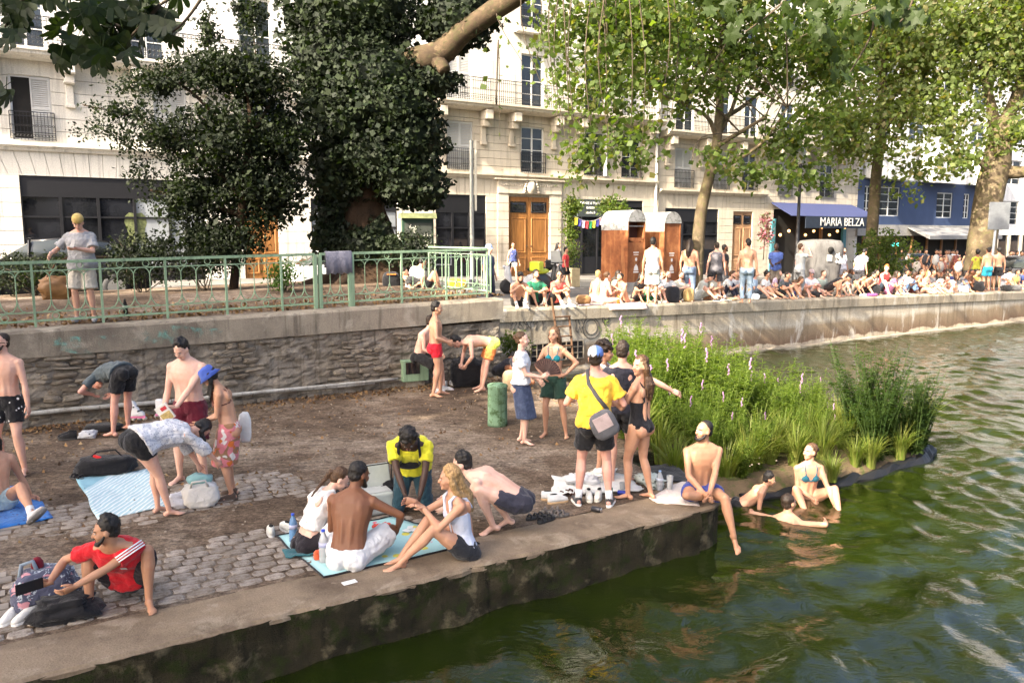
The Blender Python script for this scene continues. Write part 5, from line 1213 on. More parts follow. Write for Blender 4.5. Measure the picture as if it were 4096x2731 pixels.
    def skirt(s, col, zlow, name='skirt', pat=None, col2=None, w=1.25, t1=.27):
        mb = MB(); k = s.k; s.torso(mb, .02, t1, .012 * k); c0, A = s.at(.14); a = (s.kn[1] + s.kn[-1]) / 2 + Vector((0, 0, (zlow - .5) * k)); rings = []
        for i in range(6):
            t = i / 5; c = c0.lerp(Vector((a.x, a.y, zlow * k)), t); ww, dd = (.185 + .02 * t * w) * k * s.build, (.145 + .02 * t * w) * k * s.build; rings.append([c + Vector((math.cos(q) * ww * (1 + .04 * math.sin(5 * q)), math.sin(q) * dd * (1 + .05 * math.sin(6 * q)), 0)) for q in [2 * math.pi * j / 18 for j in range(18)]])
        mb.loft(rings); return s.grow(name, mb, M_cloth(col, pat, col2), 2, s.vox, .010)
    def brief(s, col, name='swim_briefs'):
        mb = MB(); k = s.k; s.torso(mb, 0.0, .17, .006 * k)
        for sg in (1, -1): mb.ell(s.pel + s.F0 @ Vector((sg * .070, -.068, -.035)) * k, (.092 * s.build) * k, None, 10, 7)
        return s.grow(name, mb, M_cloth(col), 2, s.vox)
    def bikini(s, col):
        mb = MB(); k = s.k; c, A = s.at(.70)
        for sg in (1, -1): mb.ell(c + A @ Vector((sg * .066, .086, -.008)) * k, Vector((.060, .052, .058)) * k, A, 10, 7); mb.tube([c + A @ Vector((sg * .07, .12, .04)) * k, s.at(.9)[0] + s.at(.9)[1] @ Vector((sg * .085, .075, .02)) * k, s.at(.97)[0] + s.at(.97)[1] @ Vector((sg * .075, -.0, .03)) * k, s.at(.9)[0] + s.at(.9)[1] @ Vector((sg * .07, -.085, 0)) * k, c + A @ Vector((sg * .06, -.105, -.02)) * k], [.009 * k] * 5, 6)
        pr = [c + A @ Vector((math.cos(q) * .142 * s.build, math.sin(q) * .106 * s.build + .006, -.03)) * k for q in [2 * math.pi * j / 16 for j in range(17)]]; mb.tube(pr, .011 * k, 6)
        return s.grow('bikini_top', mb, M_cloth(col), 1, s.vox * .9)
    def swimsuit(s, col):
        mb = MB(); k = s.k; s.torso(mb, 0.0, .60, .006 * k); c, A = s.at(.70)
        for sg in (1, -1): mb.ell(c + A @ Vector((sg * .066, .082, -.008)) * k, Vector((.064, .056, .062)) * k, A, 10, 7); mb.ell(s.pel + s.F0 @ Vector((sg * .066, -.070, -.030)) * k, .088 * k, None, 10, 7); mb.tube([c + A @ Vector((sg * .09, .11, .02)) * k, s.at(.9)[0] + s.at(.9)[1] @ Vector((sg * .088, .075, .02)) * k, s.at(.97)[0] + s.at(.97)[1] @ Vector((sg * .08, 0, .03)) * k, s.at(.86)[0] + s.at(.86)[1] @ Vector((sg * .085, -.095, 0)) * k, s.at(.6)[0] + s.at(.6)[1] @ Vector((sg * .085, -.10, 0)) * k], [.014 * k] * 5, 7)
        return s.grow('swimsuit', mb, M_cloth(col), 2, s.vox)
    def shoes(s, col, sole=(.6, .6, .58), sock=None):
        for sg in (1, -1):
            a, M_, kk = s.footM[sg]; mb = MB(); mb.cone(a + M_ @ Vector((0, -.012, -.02)) * kk, a + M_ @ Vector((0, -.02, -.055)) * kk, .042 * kk, .044 * kk, 9); mb.cone(a + M_ @ Vector((0, .02, -.045)) * kk, a + M_ @ Vector((0, .12, -.062)) * kk, .045 * kk, .037 * kk, 9); mb.ell(a + M_ @ Vector((0, .13, -.064)) * kk, Vector((.046, .06, .03)) * kk, M_, 10, 6)
            s.grow('shoe', mb, M_cloth(col), 2, s.vox)
            so = MB(); ring = [(math.copysign(abs(math.cos(q)) ** .7, math.cos(q)) * (.047 if math.sin(q) > 0 else .040), .055 + math.copysign(abs(math.sin(q)) ** .8, math.sin(q)) * .145) for q in [2 * math.pi * j / 16 for j in range(16)]]
            so.loft([[a + M_ @ Vector((x, y, z)) * kk for x, y in ring] for z in (-.095, -.068)]); s.raw('shoe_sole', so, M_plain('sole' + str(sole), sole, .7))
            if sock: mb = MB(); mb.tube([a + M_ @ Vector((0, -.01, -.03)) * kk, a.lerp(s.kn[sg], .2)], [.040 * kk, .043 * kk], 9); s.raw('sock', mb, M_cloth(sock))
        return s
    # ---------------- hair and head wear
    def hair(s, style='short', col='dark'):
        if style == 'bald': return s
        mb = MB(); k = s.k; H = s.H; hp = lambda x, y, z: s.hc + H @ Vector((x, y, z)) * k; rnd = random.Random(int(abs(s.root.location.x * 97 + s.root.location.y * 31)) + 3)
        thick = {'buzz': .003, 'short': .012, 'curly': .012, 'afro': .02, 'long': .012, 'pony': .008, 'bun': .008, 'wavy': .014, 'crop': .008}.get(style, .01)
        mb.ell(hp(0, -.034, .046), Vector((.071 + thick, .082 + thick, .076 + thick)) * k, H, 14, 9); mb.ell(hp(0, -.055, -.015), Vector((.066 + thick * .6, .050 + thick, .060)) * k, H, 12, 7)
        if style in ('short', 'curly', 'wavy'):
            for i in range(26 if s.near else 10):
                a, b = rnd.uniform(0, 6.28), rnd.uniform(.0, 1.15); mb.ell(hp(math.sin(b) * math.cos(a) * .074, math.sin(b) * math.sin(a) * .078 - .030, math.cos(b) * .082 + .050), rnd.uniform(.014, .026) * k, None, 6, 4)
        if style in ('afro', 'curly'):
            R_ = .052 if style == 'afro' else .02
            for i in range(60 if s.near else 16):
                a, b = rnd.uniform(0, 6.28), rnd.uniform(0, 1.5); mb.ell(hp(math.sin(b) * math.cos(a) * (.078 + R_ * .6), math.sin(b) * math.sin(a) * (.09 + R_ * .5) - .03, math.cos(b) * (.086 + R_ * .7) + .04), rnd.uniform(.016, .03 if style == 'afro' else .022) * k, None, 6, 4)
        if style in ('long', 'wavy'):
            back = s.at(.72); e = back[0] + back[1] @ Vector((0, -.135, 0)) * k
            for sg in (1, -1):
                mb.tube([hp(sg * .06, -.02, .05), hp(sg * .082, -.03, -.04), hp(sg * .075, -.055, -.13), e + back[1] @ Vector((sg * .06, .02, .10)) * k, e + back[1] @ Vector((sg * .05, .01, -.02)) * k], [.03 * k, .036 * k, .036 * k, .032 * k, .012 * k], 8)
            mb.tube([hp(0, -.09, .03), hp(0, -.10, -.08), e + back[1] @ Vector((0, .0, .12)) * k, e + back[1] @ Vector((0, 0, -.06)) * k], [.05 * k, .06 * k, .055 * k, .02 * k], 9)
        if style == 'hang':
            for i in range(9):
                a = -2.2 + 4.4 * i / 8; p0 = hp(math.sin(a) * .07, math.cos(a) * .03 - .03, .05); p1 = hp(math.sin(a) * .08, .0, -.05); mb.tube([p0, p1, p1 + Vector((rnd.uniform(-.03, .03), rnd.uniform(0, .05), -.14)) * k, p1 + Vector((rnd.uniform(-.05, .05), rnd.uniform(.0, .06), -.28)) * k], [.026 * k, .026 * k, .018 * k, .005 * k], 7)
        if style == 'pony':
            e = s.at(.78); pth = [hp(0, -.10, .035), hp(0, -.135, .01), hp(.01, -.14, -.09), e[0] + e[1] @ Vector((.01, -.15, .0)) * k]; mb.tube(pth, [.02 * k, .03 * k, .026 * k, .008 * k], 8)
        if style == 'bun': mb.ell(hp(0, -.12, .03), .042 * k, None, 9, 6)
        return s.grow('hair', mb, M_hair(col), 1 if s.near else 1, s.vox * (.85 if s.near else 1), .016 if style != 'buzz' else 0, .025)
    def beard(s, col='dark'):
        mb = MB(); k = s.k; H = s.H; hp = lambda x, y, z: s.hc + H @ Vector((x, y, z)) * k
        mb.tube([hp(-.068, .005, -.015), hp(-.056, .04, -.065), hp(-.03, .072, -.095), hp(0, .082, -.100), hp(.03, .072, -.095), hp(.056, .04, -.065), hp(.068, .005, -.015)], [.008 * k, .017 * k, .021 * k, .022 * k, .021 * k, .017 * k, .008 * k], 8); mb.tube([hp(-.027, .083, -.062), hp(0, .094, -.044), hp(.027, .083, -.062)], [.006 * k, .0075 * k, .006 * k], 6)
        return s.grow('beard', mb, M_hair(col), 1, s.vox * .8)
    def shades(s, up=False):
        mb = MB(); k = s.k; H = s.H; dz, dy = (.075, -.012) if up else (0, 0); hp = lambda x, y, z: s.hc + H @ Vector((x, y + dy, z + dz)) * k
        for sg in (1, -1): mb.ell(hp(sg * .032, .091, .004), Vector((.026, .008, .019)) * k, H, 10, 5); mb.tube([hp(sg * .055, .083, .008), hp(sg * .078, .02, .008), hp(sg * .077, -.03, .0)], .004 * k, 5)
        mb.tube([hp(-.012, .094, .01), hp(.012, .094, .01)], .004 * k, 5); s.raw('sunglasses', mb, m_shades); return s
    def cap(s, col, brim='front', col2=None, bucket=False):
        mb = MB(); k = s.k; H = s.H; hp = lambda x, y, z: s.hc + H @ Vector((x, y, z)) * k
        prof = [(1.16, .035), (1.18, .06), (1.08, .10), (.8, .128), (.4, .142), (.05, .145)]
        if bucket: prof = [(1.75, -.005), (1.20, .045), (1.18, .06), (1.08, .115), (.85, .14), (.05, .146)]
        mb.loft([[hp(math.cos(q) * .074 * r, math.sin(q) * .09 * r - .016, z) for q in [2 * math.pi * j / 18 for j in range(18)]] for r, z in prof])
        o = mb.build('hat' if bucket else 'cap', [M_cloth(col)] + ([M_cloth(col2)] if col2 else []), s.root, True)
        if col2:
            for i, p in enumerate(o.data.polygons):
                if i < 90 and (i % 18) in (0, 1, 2, 3, 14, 15, 16, 17, 4): p.material_index = 1
        if not bucket:
            d = 1 if brim == 'front' else -1; mb = MB(); q = [(-.06, .075), (-.055, .12), (-.03, .15), (0, .16), (.03, .15), (.055, .12), (.06, .075)]
            mb.loft([[hp(x, d * y - .016, .04 + dz - (.02 if y > .1 else 0)) for x, y in q] for dz in (-.004, .004)]); s.raw('brim', mb, M_cloth(col), False)
        return s

def grow_all():
    "grow every body and garment as one continuous skin"
    tmp = []; tex = {}
    for (name, mb, mat, par, vox, it, disp, ds, hs) in JOBS:
        o = bpy.data.objects.new(name, mb.mesh(name, mat)); COL.objects.link(o)
        r = o.modifiers.new('r', 'REMESH'); r.mode = 'VOXEL'; r.voxel_size = vox; r.use_smooth_shade = True
        sm = o.modifiers.new('s', 'SMOOTH'); sm.factor = .5; sm.iterations = it
        if disp:
            if ds not in tex: tx = bpy.data.textures.new('folds', 'CLOUDS'); tx.noise_scale = ds; tx.noise_depth = 1; tex[ds] = tx
            d = o.modifiers.new('d', 'DISPLACE'); d.texture = tex[ds]; d.strength = disp; d.mid_level = .45; d.texture_coords = 'LOCAL'
        tmp.append(o)
    bpy.context.view_layer.update(); dg = bpy.context.evaluated_depsgraph_get()
    for o, (name, mb, mat, par, vox, it, disp, ds, hs) in zip(tmp, JOBS):
        me = bpy.data.meshes.new_from_object(o.evaluated_get(dg)); me.name = name
        if hs is not None:
            h = MB(); hs.hand_shell(h); hm = h.mesh('h', mat, True)
            n0 = len(me.vertices); co = np.empty(n0 * 3, np.float32); me.vertices.foreach_get('co', co)
            V = [tuple(v) for v in co.reshape(-1, 3)] + h.v; F = [tuple(p.vertices) for p in me.polygons] + [tuple(i + n0 for i in f) for f in h.f]
            m2 = bpy.data.meshes.new(name); m2.from_pydata(V, [], F); bpy.data.meshes.remove(me); bpy.data.meshes.remove(hm); me = m2
        me.materials.clear(); me.materials.append(mat); me.polygons.foreach_set('use_smooth', np.ones(len(me.polygons), dtype=bool)); me.update()
        old = o.data; o.modifiers.clear(); o.data = me; bpy.data.meshes.remove(old); o.parent = par
    JOBS.clear()
# ============================================================ the people on the lower quay
BLK = (.012, .012, .014); WHT = (.72, .72, .70)
KU = dict(lk=(-.12, .25, 1), rk=(.12, .25, 1))
# shirtless man at the left edge
Person('bearded shirtless man in sunglasses and black patterned swim shorts at the left edge', G(52, 1893), 2, 1.84, 'm', 'fair', lf=(-.17, .04, .085), rf=(.12, 0, .085), lh=(-.31, .10, .87), rh=(.3, .1, .87), head=(25, 0), build=1.04).bottom(BLK, .62, pat='spots', col2=(.6, .6, .6), name='swim_shorts').hair('buzz', 'dark').beard('dark').shades()
Person('long haired shirtless person leaning back on the blue towel at the left edge', G(-8, 2045), 42, 1.76, 'm', 'tan', pel=(0, 0, .11), lean=-22, curl=18, lf=(-.20, .72, .13), rf=(.18, .58, .09), lk=(-.2, .2, 1), rk=(.3, .2, 1), lfd=(-.5, .55, .65), lh=(-.36, -.16, .05), le=(-.5, -1, 0), lhd=(-.5, .6, -.2), rh=(.2, .3, .3), head=(10, 10)).bottom((.36, .47, .50), .5).hair('wavy', 'black').shoes((.45, .46, .47), (.22, .22, .22), (.6, .6, .6))
Person('man in dark grey t-shirt and black shorts bending over at the rubble wall', G(482, 1739), -118, 1.80, 'm', 'pink', pel=(0, -.16, .95), lean=92, curl=42, pt=45, lf=(-.16, -.06, .085), rf=(.17, .05, .085), lh=(-.16, .38, .62), rh=(.16, .36, .58), le=(-.6, -.2, .3), re=(.6, -.2, .3), head=(0, 105)).top((.075, .095, .105), .62, t0=.22, flare=.03).bottom(BLK, .62, hem=.105).hair('short', 'dark')
P4 = Person('pale shirtless man in dark red shorts looking down at a snack box', G(775, 1925), -6, 1.85, 'm', 'pale', build=1.1, lh=(.0, .30, .98), le=(-.9, -.4, -.2), lhd=(.9, .35, -.2), lpn=(0, -.3, 1), rh=(.25, .14, .88), head=(6, 34), curl=6, lf=(-.14, -.02, .085), rf=(.15, .03, .085))
P4.bottom((.12, .012, .025), .92, hem=.118).hair('short', 'black')
Person('young woman in blue bucket hat, brown bikini top and pink patterned sarong', G(928, 1988), -78, 1.60, 'f', 'tan', lean=6, curl=14, lh=(-.04, .34, 1.03), rh=(.06, .32, 1.0), le=(-.3, -.7, -.6), re=(.3, -.7, -.6), lpn=(.2, -.3, 1), rpn=(-.2, -.3, 1), head=(0, 36), hc='black').bikini((.10, .03, .02)).skirt((.62, .20, .22), .46, 'sarong', 'sarong', (.28, .15, .08)).hair('hang', 'black').cap((.06, .11, .42), bucket=True).shoes((.09, .06, .045), (.10, .07, .05))
Person('woman in white patterned tunic and black shorts bending over a tote bag', G(652, 2060), 132, 1.68, 'f', 'fair', build=1.22, pel=(0, -.20, .90), lean=84, curl=14, pt=55, lf=(-.11, -.02, .085), rf=(.10, .04, .085), rh=(.10, .66, .50), lh=(-.16, .56, .34), re=(.5, -.1, .4), le=(-.5, -.1, .4), head=(-10, 82)).top((.60, .60, .62), 1.25, t0=.16, t1=.97, flare=.05, name='tunic', pat='tiny', col2=(.20, .22, .30), sl_r=.082).bottom(BLK, .38, inf=.018).hair('hang', 'black')
P7 = Person('man in red football shirt squatting beside a floral backpack', G(488, 2428), 8, 1.68, 'm', 'olive', pel=(0, -.20, .18), lean=28, curl=26, rf=(.24, .06, .085), lf=(-.24, .04, .085), rk=(.7, 1, .8), lk=(-.7, 1, .8), rfd=(.5, 1, 0), lfd=(-.5, 1, 0), rh=(.48, .22, .36), lh=(.36, .40, .30), le=(-.8, .4, -.6), lhd=(.8, .4, -.3), re=(.8, -.2, -.3), rhd=(.9, .3, 0), head=(70, 6), hc='black')
P7.top((.52, .012, .02), .62, t0=.10, flare=.02, name='football_shirt').bottom((.02, .014, .018), .80, hem=.10).hair('short', 'black').beard('black')
for i in range(3):        # three white stripes on the sleeve and shoulder
    mb = MB(); a, e = P7.sh[-1], P7.el[-1]; d = (e - a).normalized(); o_ = d.cross(Vector((0, 0, 1))).normalized(); out = Vector((-.75, .15, .65)).normalized(); out = (out - d * out.dot(d)).normalized(); sd_ = d.cross(out)
    q = sd_ * (.022 * (i - 1)); mb.tube([a - d * .05 + out * .062 + q, a + d * .06 + out * .070 + q, a + d * .18 + out * .074 + q], .0065, 5); P7.raw('stripe', mb, M_plain('white_print', (.75, .75, .75), .7))
mb = MB(); c_, A_ = P7.at(.74); q = c_ + A_ @ Vector((-.07, .145, 0)); mb.add([q + A_ @ Vector(p) for p in ((-.025, 0, -.02), (.025, 0, -.02), (.025, .004, .02), (0, .006, .028), (-.025, .004, .02))], [(0, 1, 2, 3, 4)]); P7.raw('crest', mb, M_plain('white_print', (.75, .75, .75), .7), False)
mb = MB(); q = c_ + A_ @ Vector((.075, .142, .02)); mb.add([q + A_ @ Vector(p) for p in ((-.025, 0, -.02), (.025, 0, -.02), (.0, .004, .02))], [(0, 1, 2)]); P7.raw('crest', mb, M_plain('white_print', (.75, .75, .75), .7), False)
Person('woman in white sleeveless top with ponytail sitting on the picnic blanket', G(1238, 2200), 128, 1.66, 'f', 'pale', pel=(0, 0, .11), lean=16, curl=30, lf=(.08, .40, .07), rf=(-.06, .34, .07), lk=(-1, .5, .3), rk=(1, .5, .35), rh=(.14, .36, .16), lh=(-.1, .38, .2), re=(.6, -.6, -.3), head=(22, 38)).top((.70, .69, .67), 0, t0=.36, inf=.012, flare=.012, name='tank_top').bottom((.015, .012, .016), .95, tight=True, name='leggings').hair('pony', 'brown')
Person('bare backed man in white shorts sitting cross legged on the picnic blanket', G(1398, 2262), 172, 1.82, 'm', 'brown', build=1.1, pel=(0, 0, .12), lean=12, curl=20, rf=(-.10, .34, .07), lf=(.10, .28, .07), rk=(1, .55, .45), lk=(-1, .45, .35), rh=(.36, .36, .26), lh=(-.14, .38, .22), re=(.9, -.3, .1), head=(38, 18), hc='black').bottom((.60, .61, .62), .88, t1=.24, hem=.11).hair('crop', 'black').beard('black')
P10 = Person('kneeling man in yellow t-shirt with black chest bag at the picnic', G(1645, 2070), 2, 1.80, 'm', 'dark', build=1.1, pel=(0, -.30, .47), lean=42, curl=24, pt=10, lf=(-.14, -.55, .07), rf=(.14, -.55, .07), lk=(-.1, 1, -.5), rk=(.1, 1, -.5), lfd=(0, -1, -.1), rfd=(0, -1, -.1), rh=(.0, .40, .30), lh=(-.10, .36, .20), re=(.9, -.1, -.1), le=(-.9, -.1, -.1), head=(-4, 48), hc='black')
P10.top((.62, .58, .03), .60, t0=.10, flare=.02).bottom((.02, .055, .075), 1.9, name='trousers').hair('curly', 'black')
mb = MB(); c_, A_ = P10.at(.66)
mb.ell(c_ + A_ @ Vector((.02, .17, -.01)), (.13, .05, .06), A_, 12, 7); P10.raw('chest_bag', mb, M_cloth(BLK))
for sg in (1, -1):
    mb = MB(); p = [P10.at(tt)[0] + P10.at(tt)[1] @ Vector(q) for tt, q in ((.66, (sg * .10, .165, 0)), (.85, (sg * .12, .135, .02)), (.97, (sg * .11, .03, .06)), (.90, (sg * .09, -.12, 0)), (.6, (-sg * .04, -.14, 0)))]
    rg_ = []
    for i, q in enumerate(p):
        rg_.append(q)
    mb.tube(p, .017, 6); P10.raw('bag_strap', mb, M_cloth(BLK))
Person('crouching shirtless man in dark trunks leaning in to the picnic', G(1985, 2125), -98, 1.78, 'm', 'pale', pel=(0, -.22, .34), lean=52, curl=34, pt=35, lf=(-.10, .02, .11), rf=(.12, -.10, .11), lk=(-.3, 1, .5), rk=(.3, 1, .5), lfd=(-.1, .9, -.3), rfd=(.1, .9, -.3), lh=(-.10, .52, .26), rh=(.12, .52, .30), head=(-4, 14), hc='black').bottom((.03, .03, .045), .55, tight=True, name='swim_trunks').hair('short', 'black')
P12 = Person('young woman with long blond hair in pale camisole sitting with raised knees', G(1850, 2225), -68, 1.72, 'f', 'tan', pel=(0, 0, .11), lean=4, curl=14, lf=(-.07, .64, .07), rf=(.07, .60, .07), lh=(-.02, .40, .56), rh=(.08, .46, .60), le=(-.5, -.6, -.6), re=(.5, -.6, -.6), lhd=(.2, .8, .35), rhd=(0, 1, .2), lpn=(0, 0, -1), head=(14, 4), hc='brown', **KU)
P12.top((.56, .60, .72), 0, t0=.16, t1=.72, inf=.008, flare=.004, name='camisole', disp=.004).bottom((.018, .02, .026), .42, name='denim_shorts').hair('wavy', 'blond')
# group at the wall
Person('shirtless man in short red trunks standing side on by the wall', G(1745, 1583), 98, 1.82, 'm', 'tan', lh=(-.16, .24, 1.02), rh=(.17, .22, 1.03), le=(-.6, -1, 0), re=(.6, -1, 0), head=(8, 8), lf=(-.10, .08, .085), rf=(.12, -.06, .085), hc='black').bottom((.58, .014, .03), .42, hem=.098, name='swim_trunks').hair('short', 'black')
Person('pale shirtless man in black shorts sitting on the green box by the wall', G(1690, 1560), 78, 1.80, 'm', 'pale', pel=(0, -.05, .68), lean=14, curl=18, lf=(-.12, .40, .085), rf=(.14, .34, .085), lh=(-.1, .34, .72), rh=(.12, .32, .72), head=(0, 12)).bottom(BLK, .9, hem=.11).hair('short', 'dark').beard('dark').shoes((.5, .5, .5), (.6, .6, .6))
Person('shirtless man in neon yellow and orange shorts bending over bags', G(1925, 1563), -72, 1.78, 'm', 'fair', pel=(0, -.20, .93), lean=80, curl=26, pt=50, lf=(-.14, .02, .085), rf=(.14, -.04, .085), lh=(-.12, .34, .55), rh=(.14, .36, .55), le=(-.5, -.2, .3), re=(.5, -.2, .3), head=(0, 60), hc='black').bottom((.62, .70, .10), .70, hem=.105, pat='half.86', col2=(.72, .22, .06), name='swim_shorts').hair('short', 'black')
Person('crouching dark haired person half hidden behind the two standing women', G(2035, 1548), 60, 1.66, 'f', 'brown', near=False, pel=(0, -.2, .34), lean=50, curl=25, lf=(-.12, .05, .09), rf=(.12, .05, .09), lh=(-.1, .5, .2), rh=(.1, .5, .2), head=(0, 50)).top((.03, .03, .04), .4).bottom(BLK, .6).hair('long', 'black')
P17 = Person('woman in white t-shirt and denim skirt holding a brown fan', G(2084, 1772), 78, 1.67, 'f', 'pale', rh=(.08, .34, 1.08), lh=(-.1, .26, 1.0), re=(.4, -.8, -.6), rhd=(-.1, .8, .5), head=(0, 2), lf=(-.09, -.02, .085), rf=(.09, .07, .085), hc='brown')
P17.top((.66, .68, .70), .58, t0=.20, flare=.03).skirt((.035, .05, .10), .42, 'denim_skirt', 'denim', (.09, .12, .2)).hair('bun', 'brown')
Person('smiling woman in teal bikini top and dark green shorts with hand on hip', G(2215, 1744), -18, 1.69, 'f', 'tan', lh=(-.20, .03, 1.03), le=(-1, -.35, -.2), lhd=(.6, .5, -.5), rh=(.12, .22, 1.02), re=(.9, -.4, -.2), lf=(-.20, .0, .085), rf=(.12, .06, .085), head=(14, 2), hc='brown').bikini((.012, .20, .24)).bottom((.02, .05, .035), .68, hem=.112).hair('long', 'brown')
# group by the planted island
P19 = Person('man in yellow t-shirt and black shorts seen from behind with shoulder bag', G(2374, 2016), 176, 1.82, 'm', 'pink', lf=(-.17, .0, .085), rf=(.17, -.02, .085), lh=(-.26, .26, 1.14), rh=(.26, .24, 1.12), le=(-.6, -.7, -.8), re=(.6, -.6, -.8), head=(6, -3), hc='brown', build=1.03)
P19.top((.80, .50, .045), .66, t0=.10, flare=.035, sl_r=.085).bottom(BLK, .66, hem=.108).hair('crop', 'dark').cap((.62, .64, .68), 'front', (.09, .18, .50)).shoes((.05, .05, .052), (.68, .67, .62), (.7, .7, .7))
mb = MB(); p = [P19.at(tt)[0] + P19.at(tt)[1] @ Vector(q) for tt, q in ((.97, (-.07, .06, .05)), (.97, (-.09, -.03, .05)), (.86, (-.08, -.135, 0)), (.62, (.03, -.152, 0)), (.42, (.14, -.13, 0)))]
mb.tube(p, [.024] * 5, 6); P19.raw('bag_strap', mb, M_cloth((.06, .06, .065)))
Person('woman with curly dark hair and white top behind the man in yellow', G(2405, 1900), 62, 1.72, 'f', 'tan', lh=(-.1, .3, 1.1), rh=(.2, .25, 1.0), head=(-16, 4), hc='black').top((.68, .67, .65), 0, t0=.14, t1=.8, flare=.02, name='tank_top').bottom((.10, .10, .11), .6).hair('afro', 'dark')
Person('man in black t-shirt stretching one arm out over the island plants', G(2480, 1928), 168, 1.77, 'm', 'fair', rh=(.66, .22, 1.12), re=(.2, -.6, .4), rhd=(.85, .3, -.35), lh=(-.22, .3, 1.1), head=(10, 6), hc='black').top((.022, .022, .032), .6, t0=.10).bottom((.02, .02, .022), .65).hair('short', 'dark').shades(True)
Person('smiling woman in black swimsuit with wet brown hair', G(2552, 2000), -128, 1.71, 'f', 'tan', lh=(-.06, .34, 1.20), rh=(.12, .32, 1.16), le=(-.6, -.5, -.7), re=(.6, -.5, -.8), lhd=(.2, .5, .8), lf=(-.07, .10, .085), rf=(.13, -.10, .085), head=(-76, 0), hc='brown').swimsuit((.010, .010, .013)).hair('long', 'brown')
Person('bearded man in blue swim shorts dangling one leg over the quay edge', G(2800, 1992), 4, 1.78, 'm', 'olive', build=1.03, pel=(0, 0, .12), lean=4, curl=10, rf=(-.10, .20, .075), rk=(1, .5, .25), rfd=(-.8, .5, -.1), lf=(-.23, .52, -.27), lk=(-.1, 1, .35), lfd=(-.1, .75, -.6), lh=(.01, .36, .17), rh=(.07, .34, .18), le=(-.8, -.3, 0), re=(.8, -.3, 0), lhd=(.5, .7, -.5), rhd=(-.4, .8, -.5), head=(68, -4), hc='black').bottom((.045, .065, .27), .55, hem=.10, name='swim_shorts').hair('buzz', 'black').beard('black')
# bathers
Person('woman in dark teal bikini sitting in the shallow water', G(3222, 1985, 0) - Vector((0, 0, .14)), 2, 1.70, 'f', 'tan', build=1.10, pel=(0, 0, .12), lean=6, curl=8, lf=(-.26, .55, .02), rf=(.16, .5, .0), lk=(-.5, .3, 1), rk=(.5, .3, 1), rh=(.06, .30, .24), lh=(-.26, .42, .10), head=(66, -4), hc='brown').bikini((.015, .10, .14)).brief((.015, .10, .14)).hair('bun', 'brown')
Person('boy with black hair propped on his arms in the shallow water', G(3035, 2030, 0) - Vector((0, 0, .12)), 74, 1.34, 'm', 'tan', pel=(0, -.32, .16), lean=48, curl=-8, pt=62, lf=(-.06, -1.1, .08), rf=(.08, -1.05, .10), lk=(0, 0, -1), rk=(0, 0, -1), lfd=(0, -1, .1), rfd=(0, -1, .1), lh=(-.16, .22, .06), rh=(.16, .20, .06), le=(-.4, -1, 0), re=(.4, -1, 0), head=(0, 15), hc='black').bottom(BLK, .6).hair('short', 'black')
Person('swimmer with wet dark hair submerged to the shoulders', G(3150, 2080, 0) - Vector((0, 0, .50)), 150, 1.72, 'm', 'tan', pel=(0, -.12, .04), lean=14, lf=(-.1, -.1, -.75), rf=(.1, -.1, -.75), lh=(-.52, .22, .50), rh=(.42, .28, .48), le=(-.3, -1, .2), re=(.3, -1, .2), head=(30, -4)).bottom(BLK, .5).hair('crop', 'dark')
# ------------------------------------------------------------ garden people
q = W(1.02, 15.62, gz(1.1) + .03)
P27 = Person('man in grey t-shirt and beige cap leaning on the green railing with a phone', q, 10, 1.83, 'm', 'fair', rh=(.38, .24, 1.12), re=(.5, -.9, -.4), rhd=(.15, .6, -.7), lh=(-.05, .32, 1.20), le=(-.8, -.3, -.7), lpn=(0, -.4, 1), head=(-8, 34), lf=(-.13, 0, .085), rf=(.13, .0, .085), hc='brown')
P27.top((.30, .30, .31), .78, t0=.04, flare=.06, inf=.02, sl_r=.092).bottom((.50, .46, .40), .92, hem=.125).hair('crop', 'brown').cap((.52, .37, .12), 'back').shoes((.35, .35, .36), (.3, .3, .3))
q = G(1650, 1168, gz(8)); Person('person in white t-shirt sitting on the garden ground beside a black bag', q, 150, 1.72, 'm', 'tan', near=False, pel=(0, 0, .11), lean=14, side=20, curl=20, lf=(-.15, .55, .08), rf=(.15, .55, .08), lh=(-.3, .1, .06), rh=(.35, .0, .06), head=(20, 20), **KU).top((.62, .60, .58), .6).bottom(BLK, .6).hair('short', 'black')
q = G(1705, 1168, gz(8)); Person('person lying in the garden with bare knees raised behind the railing', q, 92, 1.75, 'm', 'tan', near=False, pel=(0, 0, .12), lean=-72, curl=10, pt=-60, lf=(-.1, .34, .08), rf=(.1, .30, .08), lh=(-.2, -.2, .2), rh=(.2, -.2, .2), **KU).bottom(BLK, .5).top((.03, .03, .03), .5).hair('short', 'black')
q = D(1955, 1010, 19.8); q.z = 1.8; Person('person in pale blue cap and dark top standing behind the railing corner', q, 60, 1.55, 'm', 'fair', near=False).top((.03, .04, .09), .7).bottom((.03, .03, .05), 1.8, name='trousers').hair('crop', 'grey').cap((.28, .38, .58), 'front')
